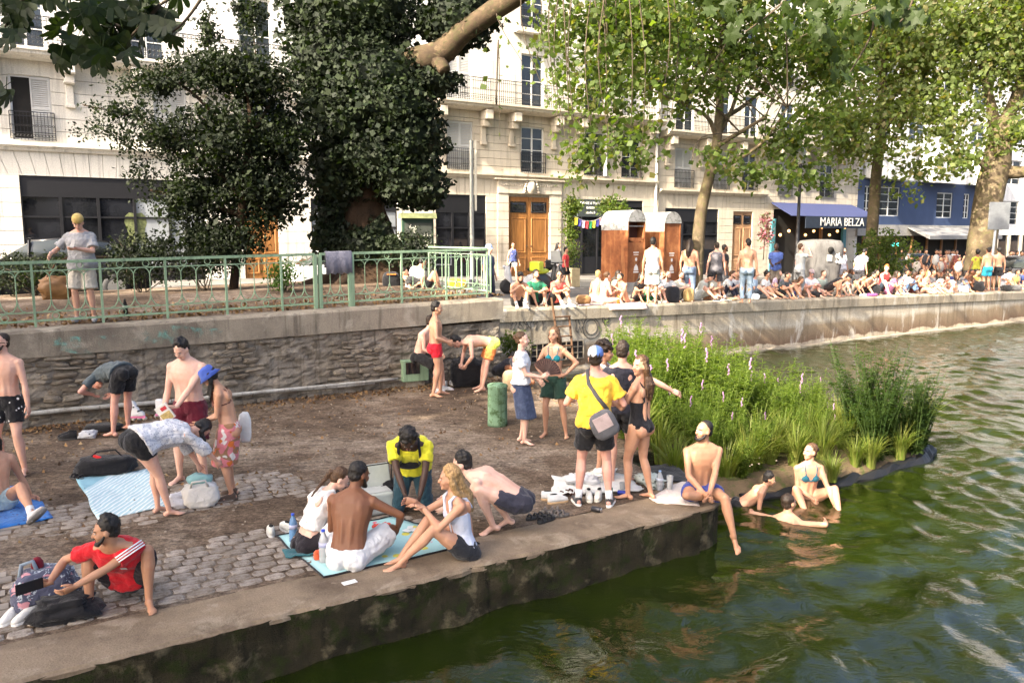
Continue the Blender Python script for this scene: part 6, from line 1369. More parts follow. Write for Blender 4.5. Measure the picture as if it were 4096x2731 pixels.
# ------------------------------------------------------------ standing people on the street
def ST(x, Y): 
    X = (x - 2048) / 3186 * Y; s_ = SN(Vector((X, Y, 0)))[0]; return Vector((X, Y, street_z(s_) + .012))
def far(label, x, Y, yaw, h, sex, skin, **k): return Person(label, ST(x, Y), yaw, h, sex, skin, False, **k)
WALK = dict(lf=(-.1, .22, .085), rf=(.1, -.2, .11))
far('woman in blue tank top and white shorts by the oak carriage door', 2052, 32, 20, 1.66, 'f', 'tan', **WALK).top((.06, .08, .22), 0, t0=.2).bottom((.62, .62, .60), .45).hair('bun', 'dark').shades()
far('woman with long dark hair in a grey dress beside the oak door', 2232, 32, 70, 1.68, 'f', 'fair', **WALK).top((.16, .16, .18), .4, t0=.1).skirt((.16, .16, .18), .30, 'dress_skirt').hair('long', 'black')
far('boy in red t-shirt and black shorts walking past the planter box', 2262, 29.5, 78, 1.52, 'm', 'tan', **WALK).top((.62, .05, .05), .6).bottom(BLK, .75, hem=.11).hair('short', 'black').shoes((.6, .6, .6))
far('man in white sleeveless shirt standing before the rust brown urinals', 2608, 22.6, 160, 1.84, 'm', 'olive', rh=(.28, .05, .9)).top((.68, .68, .65), 0, t0=.06, flare=.03, name='tank_top').bottom((.50, .52, .47), .95, hem=.12).hair('short', 'black')
far('bare backed tattooed man with pink towel over his shoulder and blue jeans', 2755, 23.8, 150, 1.82, 'm', 'tan', build=1.14).bottom((.16, .22, .32), 1.9, name='jeans').hair('wavy', 'dark')
far('man in grey sleeveless top with back to the canal', 2862, 24.5, 165, 1.76, 'm', 'fair').top((.14, .135, .15), 0, t0=.06, flare=.02, name='tank_top').bottom((.05, .05, .06), .8).hair('crop', 'dark')
far('bearded man in black t-shirt facing the man in grey', 2893, 25.6, 95, 1.70, 'm', 'brown').top(BLK, .6).bottom((.08, .08, .09), .9).hair('crop', 'black').beard('black')
far('bare backed man in light blue jeans with white waistband', 2985, 23.4, 172, 1.86, 'm', 'tan', build=1.05, head=(-40, 0)).bottom((.27, .36, .46), 1.9, t1=.2, name='jeans').hair('short', 'black')
far('dark skinned man in blue shirt with a pale backpack', 3098, 27.5, -20, 1.78, 'm', 'dark', lh=(-.05, .3, 1.1), rh=(.1, .3, 1.05)).top((.06, .10, .30), .6, t0=.0, flare=.03).bottom((.12, .10, .08), .9).hair('crop', 'black')
far('person in pale grey shirt drinking with raised arm', 3196, 26.5, 100, 1.76, 'm', 'pale', rh=(.05, .28, 1.55), re=(.5, .6, -.6)).top((.40, .42, .42), .5).bottom((.30, .31, .32), 1.6, name='trousers').hair('short', 'brown')
far('person in lilac shirt standing behind the woman in black tank top', 3433, 29, 120, 1.70, 'm', 'tan', lean=10, curl=20, head=(0, 30)).top((.55, .50, .66), .6).bottom((.05, .05, .06), .9).hair('short', 'black')
far('person in white vest with raised elbow beside the glass container', 3365, 30, 30, 1.68, 'f', 'tan', rh=(.12, .1, 1.62), re=(1, 0, .2)).top((.66, .66, .70), 0).bottom((.4, .4, .42), .5).hair('long', 'dark')
far('dark haired woman in olive green top seen from behind near the big tree', 3900, 33.8, 170, 1.68, 'f', 'brown').top((.26, .26, .03), .4).bottom(BLK, .4).hair('afro', 'black')
far('man in turquoise swim shorts seen from behind at the far right', 3945, 33.3, 182, 1.78, 'm', 'tan', lean=4, lh=(-.28, .02, .86)).bottom((.03, .36, .52), .72, hem=.105, name='swim_shorts').hair('short', 'black')
far('curly haired shirtless man in black shorts beside the turquoise shorts man', 3985, 33.6, 168, 1.78, 'm', 'tan', lh=(-.3, .1, 1.3)).bottom(BLK, .72, hem=.105).hair('curly', 'black')
far('man in white t-shirt behind the turquoise shorts man', 3953, 34.8, 20, 1.80, 'm', 'tan').top((.66, .68, .72), .6).bottom((.05, .05, .07), .8).hair('short', 'black')
# ------------------------------------------------------------ the row sitting on the canal wall
def RW(x, n=17.55):
    r = (x - 2048) / 3186; Y = n / (CA - r * SA); X = r * Y; s_ = SN(Vector((X, Y, 0)))[0]; return Vector((X, Y, street_z(s_) + .012))
def kn(rn, l=14, c=20, w=.11, fy=.46, **k):
    d = dict(pel=(0, 0, .11), lean=l + rn.uniform(-4, 4), curl=c, lf=(-w, fy, .085), rf=(w + .02, fy - rn.uniform(-.05, .08), .085), lk=(-.25, .25, 1), rk=(.25, .25, 1), lh=(-.10, .40, .42), rh=(.08, .42, .40), le=(-.7, -.4, -.2), re=(.7, -.4, -.2)); d.update(k); return d
def cr(rn, **k):
    d = dict(pel=(0, 0, .11), lean=10, curl=20, lf=(.1, .32, .08), rf=(-.08, .38, .08), lk=(-1, .5, .35), rk=(1, .5, .35), lh=(-.16, .34, .22), rh=(.14, .36, .22)); d.update(k); return d
def ou(rn, **k):
    d = dict(pel=(0, 0, .11), lean=6, curl=16, lf=(-.1, .78, .09), rf=(.12, .6, .09), lk=(-.1, .1, 1), rk=(.2, .2, 1), lh=(-.1, .42, .34), rh=(.1, .38, .36)); d.update(k); return d
def row(label, x, yaw, sex, skin, pose, h=1.74, n=17.55, **k):
    rn = random.Random(x); d = pose(rn, **k); return Person(label, RW(x, n), yaw, h, sex, skin, False, group='people sitting along the canal wall', **d)
CRM = (.58, .56, .47)
row('shirtless man with white socks looking at his phone on the canal wall', 2072, 12, 'm', 'tan', kn, 1.78, lh=(-.05, .34, .52), rh=(.05, .34, .52), head=(0, 28)).bottom(BLK, .5).hair('curly', 'black').beard('black').shoes((.7, .7, .7), (.7, .7, .7), (.72, .72, .72))
row('bearded man in green sports jersey on the canal wall', 2140, 18, 'm', 'tan', kn, 1.76, 17.75, l=2, c=10, head=(-10, 0)).top((.01, .11, .06), .6, name='jersey').bottom(BLK, .7).hair('short', 'black').beard('black')
row('man in coral t-shirt and sunglasses hugging one knee on the canal wall', 2218, 38, 'm', 'tan', kn, 1.80, fy=.5, head=(38, 0), lh=(.0, .46, .44), rh=(.05, .48, .42)).top((.68, .13, .10), .5).bottom(BLK, .75).hair('short', 'black').shades().shoes((.7, .7, .7), (.7, .7, .7), (.72, .72, .72))
row('tanned woman with wavy light hair sitting back to the canal', 2382, 150, 'f', 'tan', cr, 1.68, 18.3, head=(30, 5)).bikini((.5, .42, .2)).bottom((.5, .25, .28), .3).hair('curly', 'blond')
row('woman in pale bikini with bun and leg hanging over the wall', 2412, 120, 'f', 'pink', ou, 1.68, 17.5, rf=(.45, .55, -.20), rk=(.6, .6, .6), lf=(-.1, .35, .08), lk=(-.2, .4, 1), lh=(-.1, .4, .45), head=(0, 6)).bikini((.55, .40, .38)).brief((.6, .35, .28)).hair('bun', 'brown')
row('woman in black bikini with drawn up knees on a pink towel', 2495, -40, 'f', 'tan', kn, 1.66, 17.5, lh=(.05, .4, .5), head=(15, 5)).bikini(BLK).brief(BLK).hair('bun', 'black')
row('dark haired woman in black dress in front of the rusty urinal', 2547, 30, 'f', 'tan', kn, 1.64, 17.9, head=(0, 0)).top(BLK, .5).skirt((.03, .02, .02), .22, 'dress_skirt', w=2).hair('long', 'black')
row('woman with auburn hair and a green wrap on the canal wall', 2592, 38, 'f', 'pale', kn, 1.68, 17.8, head=(-12, 0)).bikini((.1, .3, .15)).bottom((.012, .21, .08), .9, name='wrap').hair('long', 'auburn').shoes((.5, .45, .36))
row('balding man in white t-shirt on the canal wall', 2655, 22, 'm', 'fair', kn, 1.76, 17.7, w=.2, head=(0, 6)).top((.68, .67, .65), .6).bottom((.30, .24, .17), .9).hair('buzz', 'brown').beard('brown')
row('bearded man in cream polo shirt behind a black backpack', 2708, 16, 'm', 'fair', kn, 1.76, 17.75, w=.18).top(CRM, .6, name='polo_shirt').bottom((.05, .05, .05), .8).hair('short', 'brown').beard('brown')
row('man in pale t-shirt looking down beside the paper bag', 2790, 55, 'm', 'fair', ou, 1.78, 17.8, l=20, lean=26, head=(0, 40)).top((.60, .60, .54), .6).bottom((.52, .55, .54), .85).hair('short', 'black').shoes((.03, .03, .03))
row('man in cream t-shirt and sunglasses with tattooed leg', 2838, 42, 'm', 'tan', kn, 1.76, 17.7, w=.2, head=(-14, 0)).top(CRM, .6).bottom((.35, .18, .10), .6).hair('short', 'dark').shades().shoes((.04, .04, .04), sock=(.7, .7, .7))
row('man in white t-shirt and navy trousers beside the concrete bollard', 2893, 62, 'm', 'fair', kn, 1.76, 17.95, head=(0, 8)).top((.66, .66, .64), .6).bottom((.025, .028, .05), 1.9, name='trousers').hair('short', 'brown').beard('brown')
row('long haired person in light blue shirt at the feet of the man in jeans', 3003, 62, 'm', 'fair', ou, 1.76, 17.7, lh=(-.3, .05, .1), head=(10, 0)).top((.36, .47, .58), .6).bottom((.10, .13, .17), .85).hair('long', 'dark')
row('woman in white blouse with curly black hair and sunglasses', 3052, 40, 'f', 'tan', ou, 1.66, 17.75).top((.66, .66, .64), .5).bottom((.55, .55, .52), .4).hair('afro', 'black').shades()
row('woman hugging her knees in a white skirt with a braid', 3148, 58, 'f', 'tan', kn, 1.66, 17.6, l=28, c=34, lh=(.05, .42, .44), rh=(-.05, .44, .46), head=(20, 25)).bikini((.05, .03, .02)).bottom((.62, .61, .58), .4).hair('long', 'brown')
row('dark haired woman in black printed top behind the woman hugging her knees', 3180, 58, 'f', 'tan', ou, 1.66, 17.95).top(BLK, .5).bottom((.03, .05, .18), .5).hair('bun', 'black')
row('man in white t-shirt and pale cap in front of the glass container', 3228, 15, 'm', 'pink', kn, 1.78, 17.75, w=.2, head=(14, 0)).top((.68, .68, .72), .6).bottom((.45, .33, .27), .6).hair('crop', 'brown').cap((.45, .35, .36), 'front').shades()
row('man in black vest and cap squatting bent forward on the canal wall', 3322, 62, 'm', 'tan', kn, 1.76, 17.5, pel=(0, -.05, .30), lean=52, curl=30, fy=.30, w=.16, lh=(-.1, -.35, .2), head=(0, 40)).top(BLK, 0, name='vest').bottom((.02, .014, .014), .6).hair('crop', 'black').cap(BLK, 'back')
row('person in cream top behind the squatting man in black', 3352, 30, 'm', 'fair', kn, 1.74, 17.95, head=(10, 20)).top((.62, .58, .42), .4).bottom((.3, .28, .25), .7).hair('short', 'dark')
row('woman in black tank top and grey shorts hunched over her knees', 3402, 55, 'f', 'tan', kn, 1.70, 17.7, l=24, c=30, head=(0, 30)).top(BLK, 0, t0=.3, t1=.8, name='tank_top').bottom((.26, .24, .21), .8).hair('bun', 'black').shoes((.6, .6, .6))
row('tanned shirtless man leaning on his knees with a wrist watch', 3450, 40, 'm', 'tan', kn, 1.78, 17.75, l=24, c=30, w=.2, head=(0, 25)).bottom((.03, .035, .05), .75).hair('crop', 'black').beard('dark')
row('ginger haired man in red tank top sitting high on the canal wall', 3528, 25, 'm', 'pale', kn, 1.84, 17.8, pel=(0, 0, .22), l=6, w=.2, head=(60, 0)).top((.42, .03, .03), 0, t0=.1, name='tank_top').bottom((.03, .05, .08), .8).hair('curly', 'ginger')
row('person in pale tank top with knees drawn up and dark cap of hair', 3575, 52, 'f', 'pale', kn, 1.68, 17.55, l=20, c=24, head=(0, 18)).top((.56, .54, .56), 0, name='tank_top').bottom((.24, .23, .21), .6).hair('bun', 'black')
row('dark skinned man in white t-shirt and blue jeans on the canal wall', 3618, 45, 'm', 'dark', kn, 1.78, 17.9, l=22, c=24, head=(0, 15)).top((.64, .66, .74), .65).bottom((.09, .15, .28), 1.85, name='jeans').hair('crop', 'black')
row('shaven headed shirtless man reaching forward over his knees', 3652, 60, 'm', 'tan', ou, 1.76, 17.8, lean=20, lh=(-.1, .55, .3)).bottom((.10, .03, .03), .7).hair('buzz', 'brown')
row('blond woman in dark bikini and sunglasses on the canal wall', 3692, 25, 'f', 'pale', cr, 1.68, 17.6).bikini((.05, .06, .10)).bottom((.5, .36, .3), .4).hair('wavy', 'blond').shades()
row('woman in white top leaning forward with long brown hair', 3737, 50, 'f', 'fair', kn, 1.68, 17.85, l=30, c=26, head=(0, 25)).top((.66, .63, .64), 0, name='tank_top').bottom((.5, .38, .3), .4).hair('wavy', 'dark')
row('person in navy t-shirt turned away on the canal wall', 3782, 110, 'm', 'tan', cr, 1.74, 18.1, head=(0, 10)).top((.02, .03, .10), .6).bottom((.05, .05, .08), .7).hair('crop', 'black')
row('hunched woman in pale swimsuit with raised knees at the wall edge', 3812, -55, 'f', 'pale', kn, 1.70, 17.4, l=34, c=30, head=(0, 30)).swimsuit((.42, .40, .42)).hair('bun', 'brown')
row('woman in grey top and faded jeans on the canal wall', 3832, 50, 'f', 'tan', kn, 1.68, 17.8, head=(0, 5)).top((.10, .10, .11), .4).bottom((.16, .19, .25), 1.8, name='jeans').hair('long', 'black')
row('brown skinned shirtless man beside the olive top woman', 3862, 30, 'm', 'brown', kn, 1.76, 17.9).bottom((.35, .30, .26), .8).hair('crop', 'black')
row('woman in yellow green top sitting right of the standing swimmers', 4050, 20, 'f', 'tan', cr, 1.68, 17.9).top((.45, .50, .16), 0, name='tank_top').bottom((.08, .06, .08), .8).hair('bun', 'dark')
row('person in white shirt with back turned right of the standing swimmers', 4032, 140, 'm', 'tan', cr, 1.74, 19.2).top((.64, .66, .72), .6).bottom((.05, .05, .06), .7).hair('short', 'black')
row('man in dark blue shirt sitting at the right edge of the view', 4093, 15, 'm', 'tan', ou, 1.76, 17.8).top((.04, .06, .18), .6).bottom((.3, .3, .32), .8).hair('short', 'black')
row('reclining person in white behind the turquoise shorts man', 4012, 35, 'm', 'tan', ou, 1.74, 18.0, lean=-25).top((.62, .62, .62), .6).bottom((.6, .6, .58), .6).hair('short', 'dark')
for x, n, yw, sex, sk, col, hr, lab in ((2445, 18.6, 70, 'f', 'tan', (.5, .45, .35), 'long', 'woman in beige behind the pale bikini woman'), (2630, 18.9, 40, 'm', 'fair', (.1, .12, .2), 'short', 'man in dark blue between the auburn woman and balding man'), (2740, 18.8, 10, 'f', 'pale', (.5, .1, .1), 'long', 'woman in red behind the paper bag'), (2925, 18.7, 30, 'm', 'tan', (.6, .6, .6), 'short', 'man in white behind the straw hat'), (3090, 18.6, 45, 'f', 'fair', (.4, .3, .4), 'bun', 'woman in mauve beside the white blouse woman'), (3120, 17.5, 40, 'm', 'tan', (.05, .06, .07), 'short', 'man in black left of the woman hugging her knees'), (3275, 17.9, 25, 'm', 'fair', (.3, .35, .3), 'crop', 'man in sage green before the glass container'), (3380, 18.7, 60, 'm', 'brown', (.55, .5, .4), 'crop', 'man in sand colour behind the hunched tank top woman'), (3480, 18.6, 35, 'f', 'tan', (.65, .6, .5), 'long', 'woman in cream behind the purple cloth'), (3600, 18.7, 50, 'm', 'tan', (.08, .1, .25), 'short', 'man in blue behind the pale tank top person'), (3670, 18.8, 20, 'f', 'fair', (.65, .3, .3), 'wavy', 'woman in salmon behind the shaven headed man'), (3715, 17.6, 35, 'm', 'tan', (.2, .2, .2), 'short', 'man in charcoal right of the blond woman'), (3765, 18.9, 40, 'f', 'pale', (.7, .7, .7), 'bun', 'woman in bright white behind the navy t-shirt person'), (3885, 18.0, 30, 'm', 'tan', (.5, .4, .1), 'short', 'man in mustard below the olive top woman'), (4075, 18.9, 25, 'f', 'tan', (.15, .2, .3), 'long', 'woman in slate blue behind the right end bags'), (3555, 17.5, 60, 'f', 'tan', (.3, .1, .2), 'long', 'woman in plum right of the red tank top man')):
    row(lab, x, yw, sex, sk, (kn, ou, cr)[x % 3], 1.72, n).top(col, .5).bottom([q * .4 for q in col], .7).hair(hr, ('dark', 'black', 'brown')[x % 3])
# distant crowd on the restaurant terrace, one mass
rg = np.random.default_rng(50); shirts = [(.62, .62, .62), (.05, .05, .06), (.45, .30, .25), (.06, .08, .2), (.55, .5, .45), (.35, .12, .1), (.5, .55, .6)]
cm = MB()
for i in range(70):
    x = rg.uniform(3560, 4096); Y = rg.uniform(40, 56) ; p = ST(x, Y); z0 = p.z + rg.choice([0, 0, 0, .35]); k = int(rg.integers(7)); yw = rg.uniform(0, 6.28)
    cm.ell((p.x, p.y, z0 + .80), (.20, .15, .30), Matrix.Rotation(yw, 3, 'Z'), 8, 6, 2 + k); cm.ell((p.x, p.y, z0 + 1.22), (.085, .095, .12), None, 8, 6, 0); cm.ell((p.x, p.y + .02, z0 + 1.26), (.092, .10, .105), None, 8, 5, 1)
    for sg in (-1, 1):
        a = Vector((p.x + sg * .20 * math.cos(yw), p.y + sg * .20 * math.sin(yw), z0 + 1.0)); b = a + Vector((-.12 * math.sin(yw), .12 * math.cos(yw), -.30)); cm.cone(a, b, .045, .038, 6, 0)
    cm.cone((p.x - .08, p.y, z0 + .5), (p.x - .08, p.y - .25, z0 + .08), .07, .05, 6, 0); cm.cone((p.x + .08, p.y, z0 + .5), (p.x + .08, p.y - .25, z0 + .08), .07, .05, 6, 0)
cm.build('terrace_crowd', [M_skin('tan'), M_hair('dark')] + [M_cloth(c) for c in shirts], None, True, label='distant crowd seated on the restaurant terrace by the blue house', cat='crowd', kind='stuff')
grow_all()
# ============================================================ green railing, gate and what hangs on it
RN = 15.26
def rs(x):       # s on the railing line for a photograph column
    r = (x - 2048) / 3186; Y = RN / (CA - r * SA); return SN(Vector((r * Y, Y, 0)))[0]
def rail_z(s): return gz(s) + .02
def railing(name, label, posts, cat='railing', thick=()):
    o0 = (posts[0], RN, rail_z(posts[0])); root = thing(name, label, cat, W(*o0), ROT)
    put = lambda nm, mb: bloc(mb, o0).build(nm, m_greenpaint, root)
    for i, s in enumerate(posts):
        w_ = .034 if i in thick else .019; mb = MB(); z = rail_z(s); mb.box((s - w_, RN - w_, z - .12), (s + w_, RN + w_, z + 1.05)); put('post', mb)
    for a, b in zip(posts[:-1], posts[1:]):
        for h, t, nm in ((1.06, .024, 'top_rail'), (.92, .010, 'thin_rail'), (.24, .010, 'thin_rail'), (.10, .016, 'bottom_rail')):
            mb = MB(); za, zb = rail_z(a) + h, rail_z(b) + h; mb.loft([[(a, RN - t, za - t), (a, RN + t, za - t), (a, RN + t, za + t), (a, RN - t, za + t)], [(b, RN - t, zb - t), (b, RN + t, zb - t), (b, RN + t, zb + t), (b, RN - t, zb + t)]]); put(nm, mb)
        k = max(3, int(round((b - a) / .24)))
        for i in range(1, k):
            s = a + (b - a) * i / k; z = rail_z(s); d = (b - a) / k; mb = MB()
            mb.tube([(s, RN, z + .40), (s, RN, z + .84)], .009, 6)
            for sg in (-1, 1):
                mb.tube([(s, RN, z + .42), (s + sg * .02, RN, z + .34), (s + sg * d * .26, RN, z + .27), (s + sg * d * .5, RN, z + .252)], [.012, .011, .010, .009], 5); mb.tube([(s, RN, z + .82), (s + sg * .03, RN, z + .88), (s + sg * d * .3, RN, z + .91)], [.010, .009, .008], 5)
            put('baluster', mb)
        for f in (.3, .7):
            s = a + (b - a) * f; z = rail_z(s)
            for zc_, rr in ((.99, .052), (.17, .052)):
                mb = MB(); mb.tube([(s + rr * math.cos(q), RN, z + zc_ + rr * math.sin(q)) for q in [2 * math.pi * j / 14 for j in range(15)]], .008, 5, cap=False); put('ring', mb)
    return root
pxs = [131, 405, 665, 905, 1127, 1262]
pl = [rs(131) - 1.42 * k for k in (4, 3, 2, 1)] + [rs(x) for x in pxs]
railing('railing', 'pale green iron railing with ringed balusters left of the small gate', pl, thick=(9,))
railing('railing_gate', 'small pale green iron gate with a grey towel hung on it', [rs(1282), rs(1400)], 'gate', (0, 1))
railing('railing', 'pale green iron railing with ringed balusters right of the small gate', [rs(x) for x in (1410, 1607, 1785, 1948)], thick=(0,))
# return of the railing round the corner
e0 = W(rs(1955), RN, 0); o_ = W(rs(1955), RN, rail_z(9.3)); rt_ = thing('railing_return', 'end of the green railing turning back from the wall corner', 'railing', o_)
s0_ = rs(1955); path = [(s0_ + .05, RN), (s0_ + .18, RN + .25), (s0_ + .22, RN + .7), (s0_ + .2, RN + 1.3), (s0_ + .15, RN + 2.2), (s0_ + .1, RN + 3.2)]
for h, t in ((1.06, .024), (.92, .010), (.24, .010), (.10, .016)):
    mb = MB(); mb.tube([W(s, n, rail_z(9.3) + h) for s, n in path], t, 6); mb.xf(lambda p: p - o_).build('rail', m_greenpaint, rt_)
for i in range(16):
    t = i / 15 * 4.99; j = int(t); f = t - j; s, n = path[j][0] * (1 - f) + path[j + 1][0] * f, path[j][1] * (1 - f) + path[j + 1][1] * f
    mb = MB(); mb.tube([W(s, n, rail_z(9.3) + .1), W(s, n, rail_z(9.3) + .92)], .010 if i % 5 else .02, 6); mb.xf(lambda p: p - o_).build('baluster', m_greenpaint, rt_)

def cloth(name, label, cat, C, col, nz=.012, nu=24, nv=16, pat=None, col2=None, thick=.012, lift=.012, seed=1, trim=None, mat=None, jit=.03, drape=None):
    "crumpled sheet lying on four ground points"
    rn = random.Random(seed); C = [Vector(c) for c in C]; V = []; o = (C[0] + C[1] + C[2] + C[3]) / 4
    for i in range(nu + 1):
        for j in range(nv + 1):
            u, v_ = i / nu, j / nv; p = C[0] * (1 - u) * (1 - v_) + C[1] * u * (1 - v_) + C[2] * u * v_ + C[3] * (1 - u) * v_
            e = 1 if i in (0, nu) or j in (0, nv) else 0
            q = Vector((mnoise.noise(p * 1.7 + Vector((seed, 0, 0))), mnoise.noise(p * 1.7 + Vector((0, seed * 2, 0))), 0)) * jit * 2
            z = abs(mnoise.noise(p * 4.5 + Vector((seed, seed, 0)))) * nz + abs(mnoise.noise(p * 11 + Vector((seed, 0, 3)))) * nz * .5
            V.append(p + q + Vector((0, 0, lift + z - (drape(p) if drape else 0))) - o)
    F = [(i * (nv + 1) + j, (i + 1) * (nv + 1) + j, (i + 1) * (nv + 1) + j + 1, i * (nv + 1) + j + 1) for i in range(nu) for j in range(nv)]
    mb = MB(); mb.add(V, F); ob = mb.build(name, mat or M_cloth(col, pat, col2), None, True, label=label, cat=cat, loc=o)
    sd_ = ob.modifiers.new('thick', 'SOLIDIFY'); sd_.thickness = thick; sd_.offset = -1
    if trim:
        idx = [i * (nv + 1) for i in range(nu + 1)] + [nu * (nv + 1) + j for j in range(1, nv + 1)] + [i * (nv + 1) + nv for i in range(nu - 1, -1, -1)] + [j for j in range(nv - 1, -1, -1)]
        mb = MB(); mb.tube([V[i] for i in idx], .011, 5, cap=False); mb.build('trim', M_cloth(trim), ob)
    return ob
# towel over the gate
sa, sb = rs(1303), rs(1408); mb = MB(); rg_ = []
for i in range(13):
    s = sa + (sb - sa) * i / 12; z = rail_z(s) + 1.09; w = .012 * math.sin(i * 1.3) ; lo = .42 + .02 * math.sin(i * 2.1)
    rg_.append([(s, RN + .045, z - .30), (s, RN + .035, z), (s, RN, z + .012), (s, RN - .035, z), (s, RN - .05 + w, z - .2), (s, RN - .055 + w * 2, z - lo)])
V = [p for r in rg_ for p in r]; mb.add(V, [(i * 6 + j, (i + 1) * 6 + j, (i + 1) * 6 + j + 1, i * 6 + j + 1) for i in range(12) for j in range(5)])
ob = bloc(mb, (sa, RN, rail_z(sa))).build('towel', M_cloth((.16, .16, .20)), None, True, label='grey towel hung over the little green gate', cat='towel', loc=W(sa, RN, rail_z(sa)), rz=ROT); ob.modifiers.new('t', 'SOLIDIFY').thickness = .008

# ------------------------------------------------------------ bags, shoes, bottles
def at_px(x, y, z=QZ): return G(x, y, z)
def blob(name, label, cat, at, size, col, rz=0.0, seed=1, lumpy=.15, mat=None, flat=True, parts=()):
    mb = MB(); mb.ell((0, 0, 0), (1, 1, 1), None, 28, 18); sz = Vector(size)
    def f(p):
        q = Vector((math.copysign(abs(p.x) ** .6, p.x), math.copysign(abs(p.y) ** .6, p.y), math.copysign(abs(p.z) ** .7, p.z)))
        d = 1 + lumpy * mnoise.noise(p * 1.6 + Vector((seed * 3.1, 0, 0))) + lumpy * .8 * mnoise.noise(p * 4 + Vector((0, seed, 0))) + lumpy * .5 * mnoise.noise(p * 9 + Vector((0, seed, 0)))
        q = Vector((q.x * sz.x * d, q.y * sz.y * d, (q.z * .5 * d + .48) * sz.z)); return Vector((q.x, q.y, max(0.003, q.z)))
    mb.xf(f); root = thing(name, label, cat, at, rz); mb.build('body', mat or M_cloth(col), root, True); return root
def strap(root, pts, r=.012, col=BLK, name='strap'): mb = MB(); mb.tube(pts, r, 6); mb.build(name, M_cloth(col), root, True)
def shoe_pair(name, label, at, rz, col, sole=(.6, .6, .58), gap=.13, L=.27, kind='sneaker', tilt=.25):
    root = thing(name, label, 'shoes', at, rz)
    for k, sg in enumerate((-1, 1)):
        mb = MB(); w = .045; so = MB(); x0 = sg * gap / 2; a = tilt * sg * .5
        T = lambda p: Vector((x0 + p.x * math.cos(a) - p.y * math.sin(a), p.x * math.sin(a) + p.y * math.cos(a) + (.03 * k), p.z))
        ring = [(math.copysign(abs(math.cos(q)) ** .7, math.cos(q)) * w * (1 if math.sin(q) > 0 else .82), math.copysign(abs(math.sin(q)) ** .85, math.sin(q)) * L / 2) for q in [2 * math.pi * j / 16 for j in range(16)]]
        so.loft([[T(Vector((x * e, y * e, z))) for x, y in ring] for e, z in ((.97, 0), (1, .01), (1, .028))]); so.build('sole', M_plain('sole' + str(sole), sole, .7), root, True)
        if kind == 'sneaker':
            rings = []
            for e, z, sh, cut in ((.95, .028, 0, 1), (.93, .055, -.01, 1), (.80, .080, -.03, .8), (.62, .10, -.05, .55)): rings.append([T(Vector((x * e, (y * cut if y > 0 else y * (.97 if e > .7 else .9)) + sh * (1 if y > 0 else .15), z + (.012 if y < 0 and e < .7 else 0)))) for x, y in ring])
            mb.loft(rings); mb.build('upper', M_cloth(col), root, True)
            mb = MB(); mb.ell(T(Vector((0, -.055, .112))), (.024, .05, .006), Matrix.Rotation(a, 3, 'Z'), 10, 4); mb.build('opening', m_dark, root, True)
            for i in range(4): mb = MB(); mb.tube([T(Vector((-.022, .02 + i * .022, .088 - i * .009))), T(Vector((.022, .02 + i * .022, .088 - i * .009)))], .004, 4); mb.build('lace', M_plain('lace_white', (.7, .7, .68), .8), root)
        else:
            for i, y in enumerate((.05, -.01, -.09)): mb = MB(); mb.tube([T(Vector((-w * .95, y, .025))), T(Vector((-w * .5, y + .01, .06))), T(Vector((w * .5, y + .01, .06))), T(Vector((w * .95, y, .025)))], [.012, .011, .011, .012], 6); mb.build('strap', M_cloth(col), root, True)
    return root
def bottle(label, at, h, col, cap, r=.042, fill=None, lie=None):
    root = thing('bottle', label, 'bottle', at, 0); t = NT('bottle_plastic'); t.set(col, .12, 0, .5); t.b.inputs['Transmission Weight'].default_value = .55; t.b.inputs['IOR'].default_value = 1.2
    mb = MB(); mb.lathe([(r * .9, 0), (r, .01), (r, h * .18), (r * .93, h * .2), (r, h * .24), (r, h * .42), (r * .93, h * .44), (r, h * .47), (r * .98, h * .66), (r * .62, h * .82), (r * .34, h * .92), (r * .34, h * .96)], seg=18); mb.build('body', t.mat, root, True)
    mb = MB(); mb.lathe([(r * .42, h * .945), (r * .42, h), (r * .3, h * 1.005)], seg=12); mb.build('cap', M_plain('cap' + str(cap), cap, .5), root, True)
    mb = MB(); mb.lathe([(r * 1.01, h * .50), (r * 1.01, h * .64)], seg=18); mb.build('paper_label', M_plain('blabel' + str(cap), [min(1, .4 + c * .4) for c in cap], .6), root, True); return root
def can(label, at, col, rz=0, lie=True):
    root = thing('drink_can', label, 'can', at, rz); mb = MB(); prof = [(.024, 0), (.033, .008), (.033, .105), (.027, .118), (.026, .116)]
    A_ = Matrix.Rotation(math.pi / 2, 3, 'Y') if lie else Matrix.Identity(3); o = (0, 0, .034) if lie else (0, 0, 0)
    mb.lathe(prof[:4], o, 16, axis=A_); mb.build('body', M_plain('can' + str(col), col, .3, .6), root, True); mb = MB(); mb.lathe([(.026, .118), (.0255, .1195)], o, 16, axis=A_); mb.build('lid', M_plain('aluminium', (.6, .6, .6), .3, .8), root, True); return root
def cup(label, at, r=.042, h=.13):
    t = NT('clear_cup'); t.set((.62, .64, .64), .25); t.b.inputs['Transmission Weight'].default_value = .5; t.b.inputs['IOR'].default_value = 1.15
    mb = MB(); mb.lathe([(r * .72, 0), (r * .75, .004), (r, h), (r * .94, h), (r * .70, .008)], seg=16); return mb.build('plastic_cup', t.mat, None, True, label=label, cat='cup', loc=at)

